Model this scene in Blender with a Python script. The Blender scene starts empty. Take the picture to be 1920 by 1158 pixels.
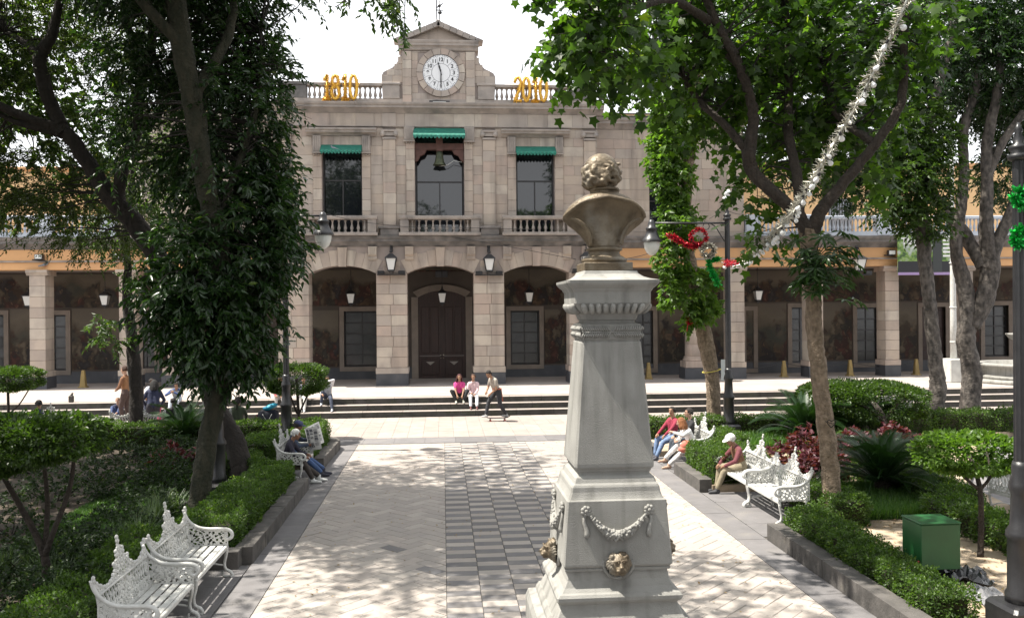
import bpy, math, random
import numpy as np
from mathutils import Vector, Matrix, Euler

S = bpy.context.scene
COL = S.collection
random.seed(7)
RNG = np.random.default_rng(11)
PI = math.pi

# ------------------------------------------------------------------ camera
FPX, EYE = 1620.0, 3.7                      # focal length in pixels of the 1920 px wide frame, eye height
_d = np.array([(830. - 960.) / FPX, (581. - 579.) / FPX, 1.]); _d /= np.linalg.norm(_d)
_r = np.array([1., -0.0085, 0.])
_n = np.cross(_d, _r); _n /= np.linalg.norm(_n)
_up = _n if _n[1] < 0 else -_n
_x = np.cross(_d, _up)
if _x[0] < 0: _x = -_x
CM = np.stack([_x, _d, _up], 1)             # world axes seen from the camera (x right, y down, z forward)

def _ray(u, v):
    return CM.T @ np.array([(u - 960.) / FPX, (v - 579.) / FPX, 1.])
def A(u, v, y):                             # point of the place at depth y that shows at (u, v) of the photograph
    r = _ray(u, v); p = r * (y / r[1]); return Vector((p[0], y, p[2] + EYE))
def G(u, v, z=0.):                          # point at height z that shows at (u, v)
    r = _ray(u, v); p = r * ((z - EYE) / r[2]); return Vector((p[0], p[1], z))

cam_d = bpy.data.cameras.new('camera'); cam = bpy.data.objects.new('camera', cam_d); COL.objects.link(cam)
cam_d.sensor_width = 36; cam_d.lens = FPX / 1920 * 36; cam_d.clip_end = 2000; cam_d.clip_start = 0.05
R3 = np.stack([CM.T @ np.array([1., 0, 0]), CM.T @ np.array([0, -1., 0]), CM.T @ np.array([0, 0, -1.])], 1)
cam.matrix_world = Matrix.Translation((0, 0, EYE)) @ Matrix([list(r) for r in R3]).to_4x4()
S.camera = cam

# ------------------------------------------------------------------ sky, sun, exposure
SUN = Vector((-0.44, 0.03, 0.90)).normalized()    # towards the sun: high on the left, just behind the building line
W = bpy.data.worlds.new('World'); S.world = W; W.use_nodes = True
nt = W.node_tree; nt.nodes.clear()
wo = nt.nodes.new('ShaderNodeOutputWorld'); bg = nt.nodes.new('ShaderNodeBackground')
sk = nt.nodes.new('ShaderNodeTexSky'); sk.sky_type = 'NISHITA'; sk.sun_disc = False
sk.sun_elevation = math.asin(SUN.z); sk.sun_rotation = math.atan2(SUN.x, SUN.y)
sk.altitude = 2240; sk.air_density = 1.0; sk.dust_density = 4.0; sk.ozone_density = 1.0
tc = nt.nodes.new('ShaderNodeTexCoord'); nz = nt.nodes.new('ShaderNodeTexNoise')
nz.inputs['Scale'].default_value = 2.6; nz.inputs['Detail'].default_value = 6; nz.inputs['Roughness'].default_value = .55
rp = nt.nodes.new('ShaderNodeValToRGB'); rp.color_ramp.elements[0].position = .16; rp.color_ramp.elements[1].position = .40
mxs = nt.nodes.new('ShaderNodeMix'); mxs.data_type = 'RGBA'
nt.links.new(tc.outputs['Generated'], nz.inputs['Vector']); nt.links.new(nz.outputs['Fac'], rp.inputs['Fac'])
nt.links.new(rp.outputs['Color'], mxs.inputs['Factor'])
nt.links.new(sk.outputs['Color'], mxs.inputs['A']); mxs.inputs['B'].default_value = (11.0, 11.2, 11.6, 1)   # thin white cloud over the blue
nt.links.new(mxs.outputs['Result'], bg.inputs['Color']); bg.inputs['Strength'].default_value = 0.062
nt.links.new(bg.outputs['Background'], wo.inputs['Surface'])
sl = bpy.data.lights.new('sun', 'SUN'); so = bpy.data.objects.new('sun', sl); COL.objects.link(so)
sl.energy = 5.0; sl.angle = math.radians(0.53); sl.color = (1, .94, .84)
so.rotation_euler = (-SUN).to_track_quat('-Z', 'Y').to_euler(); so.location = (0, 0, 60)
S.view_settings.view_transform = 'Standard'; S.view_settings.look = 'None'
S.view_settings.gamma = 1; S.view_settings.use_curve_mapping = False
S.view_settings.exposure = 1.2
S.cycles.max_bounces = 8; S.cycles.diffuse_bounces = 4; S.cycles.transmission_bounces = 6
S.cycles.use_denoising = True

# ------------------------------------------------------------------ materials
def mat(name, col, rough=.7, col2=None, scale=3., mixlo=.35, mixhi=.65, rnd=0., bump=0., bscale=30., metal=0., spec=.5,
        grime=None, gscale=(2, 2, .3), glo=.5, ghi=.75, detail=5, stretch=None, objcol=None, alpha_n=None):
    m = bpy.data.materials.new(name); m.use_nodes = True
    t = m.node_tree; n = t.nodes; l = t.links
    b = n['Principled BSDF']; b.inputs['Roughness'].default_value = rough; b.inputs['Metallic'].default_value = metal
    b.inputs['Specular IOR Level'].default_value = spec
    geo = n.new('ShaderNodeNewGeometry')
    def noise(sc, st=None, det=detail):
        x = n.new('ShaderNodeTexNoise'); x.inputs['Scale'].default_value = sc; x.inputs['Detail'].default_value = det
        if st:
            mp = n.new('ShaderNodeMapping'); mp.inputs['Scale'].default_value = st
            l.new(geo.outputs['Position'], mp.inputs['Vector']); l.new(mp.outputs['Vector'], x.inputs['Vector'])
        else: l.new(geo.outputs['Position'], x.inputs['Vector'])
        return x
    def ramp(src, lo, hi, c0=(0, 0, 0, 1), c1=(1, 1, 1, 1)):
        r = n.new('ShaderNodeValToRGB'); e = r.color_ramp.elements
        e[0].position = lo; e[1].position = hi; e[0].color = c0; e[1].color = c1
        l.new(src, r.inputs['Fac']); return r.outputs['Color']
    c4 = lambda c: (c[0], c[1], c[2], 1)
    if objcol:                                   # a palette picked per piece
        oi = n.new('ShaderNodeObjectInfo'); r = n.new('ShaderNodeValToRGB'); e = r.color_ramp.elements
        r.color_ramp.interpolation = 'CONSTANT'
        k = len(objcol)
        for i in range(2, k): e.new(.5)
        for i in range(k): e[i].position = i / k; e[i].color = c4(objcol[i])
        l.new(oi.outputs['Random'], r.inputs['Fac']); cur = r.outputs['Color']
    else:
        rg = n.new('ShaderNodeRGB'); rg.outputs[0].default_value = c4(col); cur = rg.outputs[0]
    def mix(fac, a, bcol, mode='MIX'):
        x = n.new('ShaderNodeMix'); x.data_type = 'RGBA'; x.blend_type = mode
        if isinstance(fac, (int, float)): x.inputs['Factor'].default_value = fac
        else: l.new(fac, x.inputs['Factor'])
        l.new(a, x.inputs['A'])
        if isinstance(bcol, tuple): x.inputs['B'].default_value = bcol
        else: l.new(bcol, x.inputs['B'])
        return x.outputs['Result']
    if col2: cur = mix(ramp(noise(scale, stretch).outputs['Fac'], mixlo, mixhi), cur, c4(col2))
    if rnd:
        oi = n.new('ShaderNodeObjectInfo'); mr = n.new('ShaderNodeMapRange')
        mr.inputs['To Min'].default_value = 1 - rnd; mr.inputs['To Max'].default_value = 1 + rnd
        l.new(oi.outputs['Random'], mr.inputs['Value'])
        hs = n.new('ShaderNodeHueSaturation'); l.new(mr.outputs['Result'], hs.inputs['Value']); l.new(cur, hs.inputs['Color'])
        cur = hs.outputs['Color']
    if grime: cur = mix(ramp(noise(1., gscale, 6).outputs['Fac'], glo, ghi), cur, c4(grime))
    l.new(cur, b.inputs['Base Color'])
    if bump:
        bn = noise(bscale, None, 6); bp = n.new('ShaderNodeBump'); bp.inputs['Strength'].default_value = bump
        bp.inputs['Distance'].default_value = .05 if bump >= .8 else .02
        l.new(bn.outputs['Fac'], bp.inputs['Height']); l.new(bp.outputs['Normal'], b.inputs['Normal'])
    return m

def leafmat(name, c0, c1, c2=None, trans=.35, rough=.42, spec=.4):
    m = bpy.data.materials.new(name); m.use_nodes = True
    t = m.node_tree; n = t.nodes; l = t.links; b = n['Principled BSDF']; out = n['Material Output']
    at = n.new('ShaderNodeAttribute'); at.attribute_name = 'var'
    r = n.new('ShaderNodeValToRGB'); e = r.color_ramp.elements
    e[0].color = (*c0, 1); e[1].color = (*c1, 1)
    if c2: x = e.new(.92); x.color = (*c1, 1); e[2].color = (*c2, 1)
    l.new(at.outputs['Fac'], r.inputs['Fac']); l.new(r.outputs['Color'], b.inputs['Base Color'])
    b.inputs['Roughness'].default_value = rough; b.inputs['Specular IOR Level'].default_value = spec
    tr = n.new('ShaderNodeBsdfTranslucent'); g = n.new('ShaderNodeMix'); g.data_type = 'RGBA'; g.blend_type = 'MULTIPLY'
    g.inputs['Factor'].default_value = 1; g.inputs['B'].default_value = (2.3, 2.6, .8, 1)
    l.new(r.outputs['Color'], g.inputs['A']); l.new(g.outputs['Result'], tr.inputs['Color'])
    ms = n.new('ShaderNodeMixShader'); ms.inputs['Fac'].default_value = trans
    l.new(b.outputs['BSDF'], ms.inputs[1]); l.new(tr.outputs['BSDF'], ms.inputs[2]); l.new(ms.outputs['Shader'], out.inputs['Surface'])
    return m

M = {}
STONES = [(0.412, 0.339, 0.283), (0.428, 0.367, 0.308), (0.387, 0.326, 0.276), (0.417, 0.334, 0.282), (0.377, 0.328, 0.286), (0.465, 0.41, 0.346), (0.401, 0.334, 0.274), (0.423, 0.357, 0.298)]
M['stone'] = mat('cantera_stone', (.36, .3, .27), .85, objcol=STONES, col2=(.31, .265, .235), scale=1.7, mixlo=.45, mixhi=.8, rnd=.07, bump=.35, bscale=22,
                 grime=(.20, .172, .152), gscale=(2.4, 2.4, .28), glo=.50, ghi=.82)
M['core'] = mat('wall_mortar', (.33, .278, .252), .9, (.28, .238, .215), 1.5, bump=.3, bscale=18, grime=(.2, .175, .16), glo=.5, ghi=.85)
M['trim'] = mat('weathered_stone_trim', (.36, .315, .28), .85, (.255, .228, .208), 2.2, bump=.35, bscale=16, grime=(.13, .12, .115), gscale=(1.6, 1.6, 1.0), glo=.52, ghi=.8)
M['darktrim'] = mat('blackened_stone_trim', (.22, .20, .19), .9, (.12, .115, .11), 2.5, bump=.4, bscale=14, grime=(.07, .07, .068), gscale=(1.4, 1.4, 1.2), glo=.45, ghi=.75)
M['plinth'] = mat('painted_plinth', (.050, .053, .062), .55, (.075, .078, .088), 1.5, bump=.15, grime=(.12, .115, .11), gscale=(3, 3, 3), glo=.62, ghi=.9)
M['orange'] = mat('ochre_plaster', (.62, .36, .17), .85, (.56, .32, .16), .8, bump=.12, bscale=10, grime=(.42, .27, .16), gscale=(1.5, 1.5, .6), glo=.6, ghi=.9)
M['yellow'] = mat('yellow_plaster', (.66, .45, .24), .85, (.6, .41, .22), .6, bump=.1, bscale=10)
M['bluewhite'] = mat('pale_blue_paint', (.48, .52, .58), .6, (.41, .45, .51), 1.2, bump=.1, grime=(.3, .32, .35), glo=.6, ghi=.9)
M['awning'] = mat('green_canvas', (.006, .105, .075), .75, (.010, .145, .103), 5, stretch=(1, 1, 4), bump=.15, bscale=60, grime=(.05, .24, .19), gscale=(5, 5, 2), glo=.6, ghi=.8)
M['awnfade'] = mat('faded_green_canvas', (.03, .30, .22), .8, (.04, .36, .27), 6)
M['frame'] = mat('dark_window_frame', (.028, .026, .028), .4)
M['glass'] = mat('window_glass', (.012, .014, .017), .03, spec=.9)
M['dullglass'] = mat('dusty_window_glass', (.035, .037, .037), .18, (.06, .06, .058), 2.5, spec=.6)
M['bedframe'] = mat('dim_stone_surround', (.24, .20, .168), .9, (.19, .16, .135), 2, bump=.2)
M['wood'] = mat('dark_door_wood', (.042, .020, .016), .5, (.024, .012, .010), 3, stretch=(5, 5, .5), bump=.2, bscale=40)
M['beam'] = mat('red_beam_wood', (.115, .052, .042), .7, (.08, .038, .03), 4)
M['bronze'] = mat('weathered_bronze', (.165, .128, .082), .5, (.095, .072, .046), 9, metal=.32, bump=.35, bscale=45, grime=(.24, .22, .185), gscale=(5, 5, 3), glo=.52, ghi=.8)
M['bell'] = mat('green_bell_bronze', (.10, .11, .065), .55, (.05, .06, .04), 6, metal=.6)
M['pedestal'] = mat('grey_volcanic_stone', (.29, .285, .265), .8, (.235, .23, .213), 4, bump=.28, bscale=130, grime=(.125, .122, .112), gscale=(9, 9, .7), glo=.50, ghi=.80)
M['kerb'] = mat('basalt_kerb', (.098, .090, .084), .85, (.06, .056, .052), 5, rnd=.12, bump=.4, bscale=30, grime=(.15, .135, .115), gscale=(3, 3, 3), glo=.55, ghi=.8)
M['band'] = mat('dark_or_shaded_slab', (.155, .148, .15), .75, (.125, .12, .122), 4, rnd=.12, bump=.25, bscale=45, grime=(.22, .205, .19), gscale=(2, 2, 2), glo=.55, ghi=.85)
BR = [(.315, .282, .255), (.335, .302, .272), (.30, .27, .245), (.325, .29, .26), (.345, .31, .278), (.305, .27, .243)]
M['brick'] = mat('warm_grey_paver', (.35, .32, .3), .8, objcol=BR, col2=(.29, .265, .245), scale=2.2, mixlo=.5, mixhi=.85, rnd=.06, bump=.25, bscale=50,
                 grime=(.21, .19, .175), gscale=(9, 9, 9), glo=.63, ghi=.78)
M['tiledark'] = mat('dark_grey_paver', (.135, .13, .134), .78, (.165, .156, .152), 4, rnd=.16, bump=.25, bscale=50, grime=(.17, .155, .145), gscale=(4, 4, 4), glo=.58, ghi=.8)
M['slab'] = mat('beige_paving_slab', (.305, .262, .235), .8, (.26, .222, .20), 2.5, rnd=.08, bump=.2, bscale=40, grime=(.25, .225, .2), gscale=(2.5, 2.5, 2.5), glo=.58, ghi=.85)
M['joint'] = mat('paving_joint', (.06, .055, .05), .95, (.085, .08, .07), 8)
M['riser'] = mat('shaded_mossy_step', (.062, .06, .058), .9, (.035, .036, .033), 4, rnd=.15, bump=.4, bscale=25, grime=(.055, .062, .04), gscale=(2, 2, 4), glo=.5, ghi=.75)  # dark tone carries the shade of the risers; greenish moss blotches over it
M['soil'] = mat('dark_garden_soil', (.045, .034, .024), .95, (.07, .052, .036), 5, bump=.5, bscale=25)
M['sand'] = mat('dry_sandy_soil', (.40, .32, .235), .95, (.30, .235, .165), 2.5, bump=.5, bscale=30, grime=(.16, .12, .08), gscale=(5, 5, 5), glo=.55, ghi=.72)
M['asphalt'] = mat('street_asphalt', (.06, .06, .062), .9, (.045, .045, .046), 6)
M['whiteiron'] = mat('white_painted_cast_iron', (.56, .56, .54), .45, (.46, .46, .44), 8, bump=.15, bscale=60, grime=(.42, .41, .37), gscale=(6, 6, 6), glo=.58, ghi=.8)
M['blackiron'] = mat('black_painted_iron', (.014, .014, .016), .38, (.022, .022, .024), 8, bump=.12, bscale=50)
M['lampglass'] = mat('frosted_lamp_glass', (.62, .64, .62), .25, (.55, .57, .55), 3)
M['lanternglass'] = mat('milky_lantern_glass', (.66, .67, .66), .3)
M['green'] = mat('green_enamel', (.014, .088, .026), .42, (.011, .07, .02), 3, bump=.06, bscale=20, grime=(.03, .10, .05), gscale=(5, 5, 2), glo=.62, ghi=.8)
M['plasticbag'] = mat('black_plastic_film', (.03, .03, .034), .25, spec=.7)
M['whitebag'] = mat('white_plastic', (.75, .76, .76), .4)
M['bark'] = mat('brown_bark', (.042, .032, .025), .95, (.025, .019, .015), 5, stretch=(3, 3, .8), bump=1.0, bscale=16)
M['barkpale'] = mat('pale_bark', (.25, .19, .135), .95, (.10, .075, .05), 9, stretch=(1.6, 1.6, 1), mixlo=.35, mixhi=.75, bump=1.0, bscale=22, grime=(.10, .075, .05), gscale=(5, 5, 9), glo=.5, ghi=.8)
M['barkgrey'] = mat('grey_smooth_bark', (.125, .108, .094), .9, (.038, .033, .029), 5, stretch=(2, 2, 1.1), bump=.8, bscale=10)
M['barkmoss'] = mat('mossy_bark', (.036, .033, .020), .95, (.015, .018, .009), 4, stretch=(3, 3, 1), bump=1.0, bscale=16)
M['barkdark'] = mat('dark_bark', (.030, .024, .020), .95, (.018, .015, .013), 5, stretch=(3, 3, .8), bump=.8, bscale=16)
M['leafdark'] = leafmat('dark_laurel_leaf', (.009, .025, .008), (.028, .062, .016), (.09, .14, .03), .28, .34, .5)
M['leafmid'] = leafmat('mid_green_leaf', (.017, .036, .009), (.052, .092, .019), (.15, .20, .04), .38)
M['leaflight'] = leafmat('bright_green_leaf', (.042, .088, .016), (.10, .17, .032), (.20, .26, .06), .42)
M['leafolive'] = leafmat('olive_green_leaf', (.020, .037, .010), (.060, .084, .021), (.15, .16, .045), .36)
M['leafbox'] = leafmat('box_hedge_leaf', (.024, .050, .012), (.082, .142, .028), (.19, .24, .05), .34, .5)
M['leafgarden'] = leafmat('shaded_shrub_leaf', (.010, .022, .007), (.027, .052, .013), (.08, .11, .03), .28, .5)
M['leafred'] = leafmat('crimson_coleus_leaf', (.045, .010, .016), (.105, .022, .034), (.25, .115, .125), .25, .5)
M['cycad'] = leafmat('cycad_frond_leaf', (.012, .034, .010), (.026, .062, .018), None, .12, .32, .5)
M['grassblade'] = leafmat('grass_blade', (.035, .085, .018), (.075, .15, .03), (.14, .2, .06), .3)
M['strapleaf'] = leafmat('striped_strap_leaf', (.06, .10, .05), (.13, .18, .10), (.24, .28, .18), .25)
M['hedgecore'] = mat('hedge_twigs', (.022, .026, .012), .95, (.035, .03, .018), 12)
def flat(name, c, rough=.8, c2=None, sc=14, **k): return mat(name, c, rough, c2, sc, **k)

# ------------------------------------------------------------------ mesh helpers
ORG = {}                                     # world place of each parent
def wpos(o): return ORG.get(o.name, Vector((0, 0, 0))) if o else Vector((0, 0, 0))

def props(o, label=None, cat=None, group=None, kind=None):
    if label: o['label'] = label
    if cat: o['category'] = cat
    if group: o['group'] = group
    if kind: o['kind'] = kind
    return o

def thing(name, label, cat, loc=(0, 0, 0), group=None, rz=0.):
    o = bpy.data.objects.new(name, None); COL.objects.link(o); o.location = loc; o.rotation_euler = (0, 0, rz)
    o.empty_display_size = .1
    ORG[o.name] = Vector(loc)
    return props(o, label, cat, group)

def link(name, me, parent=None, loc=(0, 0, 0), rot=None, scale=None):
    o = bpy.data.objects.new(name, me); COL.objects.link(o); o.location = loc
    if rot is not None: o.rotation_euler = rot
    if scale is not None: o.scale = scale
    if parent: o.parent = parent
    return o

def dup(root, loc, rz=0., label=None, scale=None):
    r = root.copy(); COL.objects.link(r); r.location = loc; r.rotation_euler = (0, 0, rz); ORG[r.name] = Vector(loc)
    if scale: r.scale = scale
    if label: r['label'] = label
    for ch in list(root.children):
        c = ch.copy(); COL.objects.link(c); c.parent = r
        for g in list(ch.children):
            d = g.copy(); COL.objects.link(d); d.parent = c
    return r

def big_mesh(name, V, F, mats, var=None, midx=None, smooth=False):
    V = np.ascontiguousarray(V, dtype=np.float32); F = np.ascontiguousarray(F, dtype=np.int32)
    me = bpy.data.meshes.new(name); k = F.shape[1]
    me.vertices.add(len(V)); me.vertices.foreach_set('co', V.ravel())
    me.loops.add(F.size); me.loops.foreach_set('vertex_index', F.ravel())
    me.polygons.add(len(F)); me.polygons.foreach_set('loop_start', np.arange(0, F.size, k, dtype=np.int32))
    me.polygons.foreach_set('loop_total', np.full(len(F), k, dtype=np.int32))
    if midx is not None: me.polygons.foreach_set('material_index', np.asarray(midx, dtype=np.int32))
    if smooth: me.polygons.foreach_set('use_smooth', np.ones(len(F), dtype=bool))
    for m in (mats if isinstance(mats, (list, tuple)) else [mats]): me.materials.append(m)
    if var is not None:
        a = me.attributes.new('var', 'FLOAT', 'FACE'); a.data.foreach_set('value', np.ascontiguousarray(var, dtype=np.float32))
    me.update(); me.validate(clean_customdata=False)
    return me

def smooth_path(pts, n=6):
    P = [Vector(p) for p in pts]
    if len(P) < 3: return P
    out = []
    for i in range(len(P) - 1):
        a = P[max(i - 1, 0)]; b = P[i]; c = P[i + 1]; d = P[min(i + 2, len(P) - 1)]
        for k in range(n):
            t = k / n
            out.append(.5 * ((2 * b) + (-a + c) * t + (2 * a - 5 * b + 4 * c - d) * t * t + (-a + 3 * b - 3 * c + d) * t ** 3))
    out.append(P[-1]); return out

class MB:
    def __init__(s): s.v = []; s.f = []; s.m = []; s.sm = []
    def add(s, vs, fs, m=0, smooth=False):
        b = len(s.v); s.v += [tuple(p) for p in vs]; s.f += [[i + b for i in f] for f in fs]; s.m += [m] * len(fs); s.sm += [smooth] * len(fs); return s
    def box(s, x0, x1, y0, y1, z0, z1, m=0):
        return s.add([(x0, y0, z0), (x1, y0, z0), (x1, y1, z0), (x0, y1, z0), (x0, y0, z1), (x1, y0, z1), (x1, y1, z1), (x0, y1, z1)],
                     [(0, 3, 2, 1), (4, 5, 6, 7), (0, 1, 5, 4), (1, 2, 6, 5), (2, 3, 7, 6), (3, 0, 4, 7)], m)
    def cbox(s, x0, x1, y0, y1, z0, z1, c=.01, m=0):     # box with chamfered edges
        vs = []; idx = {}
        for ix, x in enumerate((x0, x1)):
            for iy, y in enumerate((y0, y1)):
                for iz, z in enumerate((z0, z1)):
                    sx, sy, sz = (1 - 2 * ix) * c, (1 - 2 * iy) * c, (1 - 2 * iz) * c
                    idx[ix, iy, iz] = len(vs)
                    vs += [(x, y + sy, z + sz), (x + sx, y, z + sz), (x + sx, y + sy, z)]
        q = lambda a, k: idx[a] + k
        fs = []
        for k in range(3):
            for side in (0, 1):
                o = [i for i in range(3) if i != k]; cs = []
                for p in ((0, 0), (1, 0), (1, 1), (0, 1)):
                    a = [0, 0, 0]; a[k] = side; a[o[0]] = p[0]; a[o[1]] = p[1]; cs.append(q(tuple(a), k))
                fs.append(cs)
        for k in range(3):
            o = [i for i in range(3) if i != k]
            for p in ((0, 0), (1, 0), (1, 1), (0, 1)):
                a = [0, 0, 0]; b = [0, 0, 0]; a[k] = 0; b[k] = 1
                for j in (0, 1): a[o[j]] = b[o[j]] = p[j]
                fs.append([q(tuple(a), o[0]), q(tuple(a), o[1]), q(tuple(b), o[1]), q(tuple(b), o[0])])
        for a in idx: fs.append([q(a, 0), q(a, 1), q(a, 2)])
        return s.add(vs, fs, m)
    def prism(s, prof, x0, x1, m=0, cap=True):            # profile of (y, z) run along x
        n = len(prof); vs = [(x0, p[0], p[1]) for p in prof] + [(x1, p[0], p[1]) for p in prof]
        fs = [(i, (i + 1) % n, n + (i + 1) % n, n + i) for i in range(n)]
        if cap: fs += [tuple(range(n))[::-1], tuple(range(n, 2 * n))]
        return s.add(vs, fs, m)
    def poly(s, out, y0, y1, m=0):                        # outline of (x, z) given depth in y (convex or simple)
        n = len(out); vs = [(p[0], y0, p[1]) for p in out] + [(p[0], y1, p[1]) for p in out]
        fs = [tuple(range(n)), tuple(range(n, 2 * n))[::-1]] + [(i, n + i, n + (i + 1) % n, (i + 1) % n) for i in range(n)]
        return s.add(vs, fs, m)
    def tube(s, pts, rad, n=8, m=0, cap=True, wob=0., smooth=True):
        P = [Vector(p) for p in pts]; k = len(P)
        R = rad if isinstance(rad, (list, tuple)) else [rad] * k
        if len(R) != k: R = list(np.interp(np.linspace(0, 1, k), np.linspace(0, 1, len(R)), R))
        vs = []; up = None; ph = random.random() * 6
        for i in range(k):
            t = (P[min(i + 1, k - 1)] - P[max(i - 1, 0)])
            t = t.normalized() if t.length > 1e-9 else Vector((0, 0, 1))
            if up is None:
                up = Vector((1, 0, 0)) if abs(t.x) < .8 else Vector((0, 1, 0))
            a = (up - t * up.dot(t)).normalized(); b = t.cross(a); up = a
            for j in range(n):
                th = 2 * PI * j / n; r = R[i]
                if wob: r *= 1 + wob * (math.sin(3 * th + ph + i * .25) * .6 + math.sin(5 * th - i * .4 + ph) * .4 + random.uniform(-.35, .35))
                vs.append(P[i] + (a * math.cos(th) + b * math.sin(th)) * r)
        fs = [(i * n + j, i * n + (j + 1) % n, (i + 1) * n + (j + 1) % n, (i + 1) * n + j) for i in range(k - 1) for j in range(n)]
        if cap: fs += [tuple(range(n))[::-1], tuple(range((k - 1) * n, k * n))]
        return s.add(vs, fs, m, smooth)
    def lathe(s, prof, n=12, c=(0, 0, 0), m=0, smooth=True, sx=1., sy=1.):   # profile of (r, z)
        k = len(prof); vs = []
        for r, z in prof:
            for j in range(n):
                th = 2 * PI * j / n; vs.append((c[0] + r * math.cos(th) * sx, c[1] + r * math.sin(th) * sy, c[2] + z))
        fs = [(i * n + j, i * n + (j + 1) % n, (i + 1) * n + (j + 1) % n, (i + 1) * n + j) for i in range(k - 1) for j in range(n)]
        fs += [tuple(range(n))[::-1], tuple(range((k - 1) * n, k * n))]
        return s.add(vs, fs, m, smooth)
    def sqlathe(s, prof, c=(0, 0), m=0, cham=0.):         # square section of half width h at height z
        vs = []; k = len(prof)
        for h, z in prof:
            e = min(cham, h * .3)
            vs += [(c[0] + x, c[1] + y, z) for x, y in ((-h + e, -h), (h - e, -h), (h, -h + e), (h, h - e), (h - e, h), (-h + e, h), (-h, h - e), (-h, -h + e))]
        fs = [(i * 8 + j, i * 8 + (j + 1) % 8, (i + 1) * 8 + (j + 1) % 8, (i + 1) * 8 + j) for i in range(k - 1) for j in range(8)]
        fs += [tuple(range(8))[::-1], tuple(range((k - 1) * 8, k * 8))]
        return s.add(vs, fs, m)
    def ball(s, c, r, n=8, k=6, m=0, smooth=True, rot=None):
        rx, ry, rz = (r, r, r) if isinstance(r, (int, float)) else r
        vs = [Vector((0, 0, -rz))]
        for i in range(1, k):
            ph = -PI / 2 + PI * i / k
            for j in range(n):
                th = 2 * PI * j / n; vs.append(Vector((rx * math.cos(ph) * math.cos(th), ry * math.cos(ph) * math.sin(th), rz * math.sin(ph))))
        vs.append(Vector((0, 0, rz)))
        if rot is not None: vs = [rot @ p for p in vs]
        C = Vector(c); vs = [p + C for p in vs]
        fs = [(0, 1 + (j + 1) % n, 1 + j) for j in range(n)]
        for i in range(k - 2):
            for j in range(n): fs.append((1 + i * n + j, 1 + i * n + (j + 1) % n, 1 + (i + 1) * n + (j + 1) % n, 1 + (i + 1) * n + j))
        t = len(vs) - 1; b = 1 + (k - 2) * n
        fs += [(b + j, b + (j + 1) % n, t) for j in range(n)]
        return s.add(vs, fs, m, smooth)
    def mesh(s, name, mats, org=(0, 0, 0)):
        me = bpy.data.meshes.new(name); o = Vector(org)
        me.from_pydata([tuple(Vector(p) - o) for p in s.v], [], s.f)
        for m in (mats if isinstance(mats, (list, tuple)) else [mats]): me.materials.append(m)
        me.polygons.foreach_set('material_index', s.m); me.polygons.foreach_set('use_smooth', s.sm)
        me.update(); return me
    def build(s, name, mats, parent=None, org=None, local=False):
        # vertices are in world coordinates unless local; the object sits at org (or at its parent's place)
        if local: return link(name, s.mesh(name, mats), parent)
        pw = wpos(parent); og = Vector(org) if org is not None else pw
        o = link(name, s.mesh(name, mats, og), parent, og - pw); ORG[o.name] = og
        return o

def fix_normals():                           # consistent outward faces, one pass over the meshes
    import bmesh
    for me in bpy.data.meshes:
        if len(me.polygons) > 6000 or 'var' in me.attributes: continue
        bm = bmesh.new(); bm.from_mesh(me); bmesh.ops.recalc_face_normals(bm, faces=bm.faces); bm.to_mesh(me); bm.free()

def joined_pieces(name, mesh, mats, placements, parent, org):
    # many copies of one small mesh as one mesh: the pieces beyond the count that get objects of their own
    vs = np.array([v.co[:] for v in mesh.vertices]); fs = [list(p.vertices) for p in mesh.polygons]
    V = []; F = []; b = 0
    for loc, rz, sc in placements:
        c, s_ = math.cos(rz), math.sin(rz); q = vs * np.array(sc)
        V += [(loc[0] + x * c - y * s_, loc[1] + x * s_ + y * c, loc[2] + z) for x, y, z in q]
        F += [[i + b for i in f] for f in fs]; b += len(vs)
    mb = MB(); mb.add(V, F); o = mb.build(name, mats, parent, org); o['kind'] = 'stuff'; return o

_u = MB().cbox(-.5, .5, -.5, .5, -.5, .5, .02)
UNIT = {}
def unit(matname):                           # chamfered unit block per material, shared by all the pieces cut from it
    if matname not in UNIT: UNIT[matname] = _u.mesh('block_' + matname, M[matname])
    return UNIT[matname]
def block(name, matname, x0, x1, y0, y1, z0, z1, parent=None):
    pw = wpos(parent)
    return link(name, unit(matname), parent, Vector(((x0 + x1) / 2, (y0 + y1) / 2, (z0 + z1) / 2)) - pw, None, (x1 - x0, y1 - y0, z1 - z0))

def text(name, body, size, loc, parent, m, rot=(PI / 2, 0, 0), extrude=.004, align='CENTER', scale=None, bold=0.):
    c = bpy.data.curves.new(name, 'FONT'); c.body = body; c.size = size; c.extrude = extrude; c.align_x = align; c.align_y = 'CENTER'
    c.offset = bold
    o = bpy.data.objects.new(name, c); COL.objects.link(o)
    dg = bpy.context.evaluated_depsgraph_get(); me = bpy.data.meshes.new_from_object(o.evaluated_get(dg)); me.name = name
    bpy.data.objects.remove(o); me.materials.clear(); me.materials.append(m)
    return link(name, me, parent, Vector(loc) - wpos(parent), rot, scale)
# ================================================================== the setting: ground, paving, steps
def sheet(name, x0, x1, y0, y1, z, m, kind='structure', n=1):
    mb = MB(); mb.add([(x0, y0, z), (x1, y0, z), (x1, y1, z), (x0, y1, z)], [(0, 1, 2, 3)])
    return props(mb.build(name, m), kind=kind)

sheet('ground', -400, 400, -300, 700, -.06, M['asphalt'])
sheet('foreground_pavement', -40, 40, -40, 9.9, -.012, M['band'])
sheet('side_pavement', 9.0, 40, 9.9, 24.2, -.012, M['band'])

# the path between the two gardens
path = sheet('path', -2.85, 5.2, 9.9, 24.2, -.016, M['joint'])
XL, XC0, XC1, XR = -2.36, .02, 2.27, 4.65
YF0, YF1 = 9.92, 24.15
BL, BW, GAP = .42, .21, .007

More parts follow.
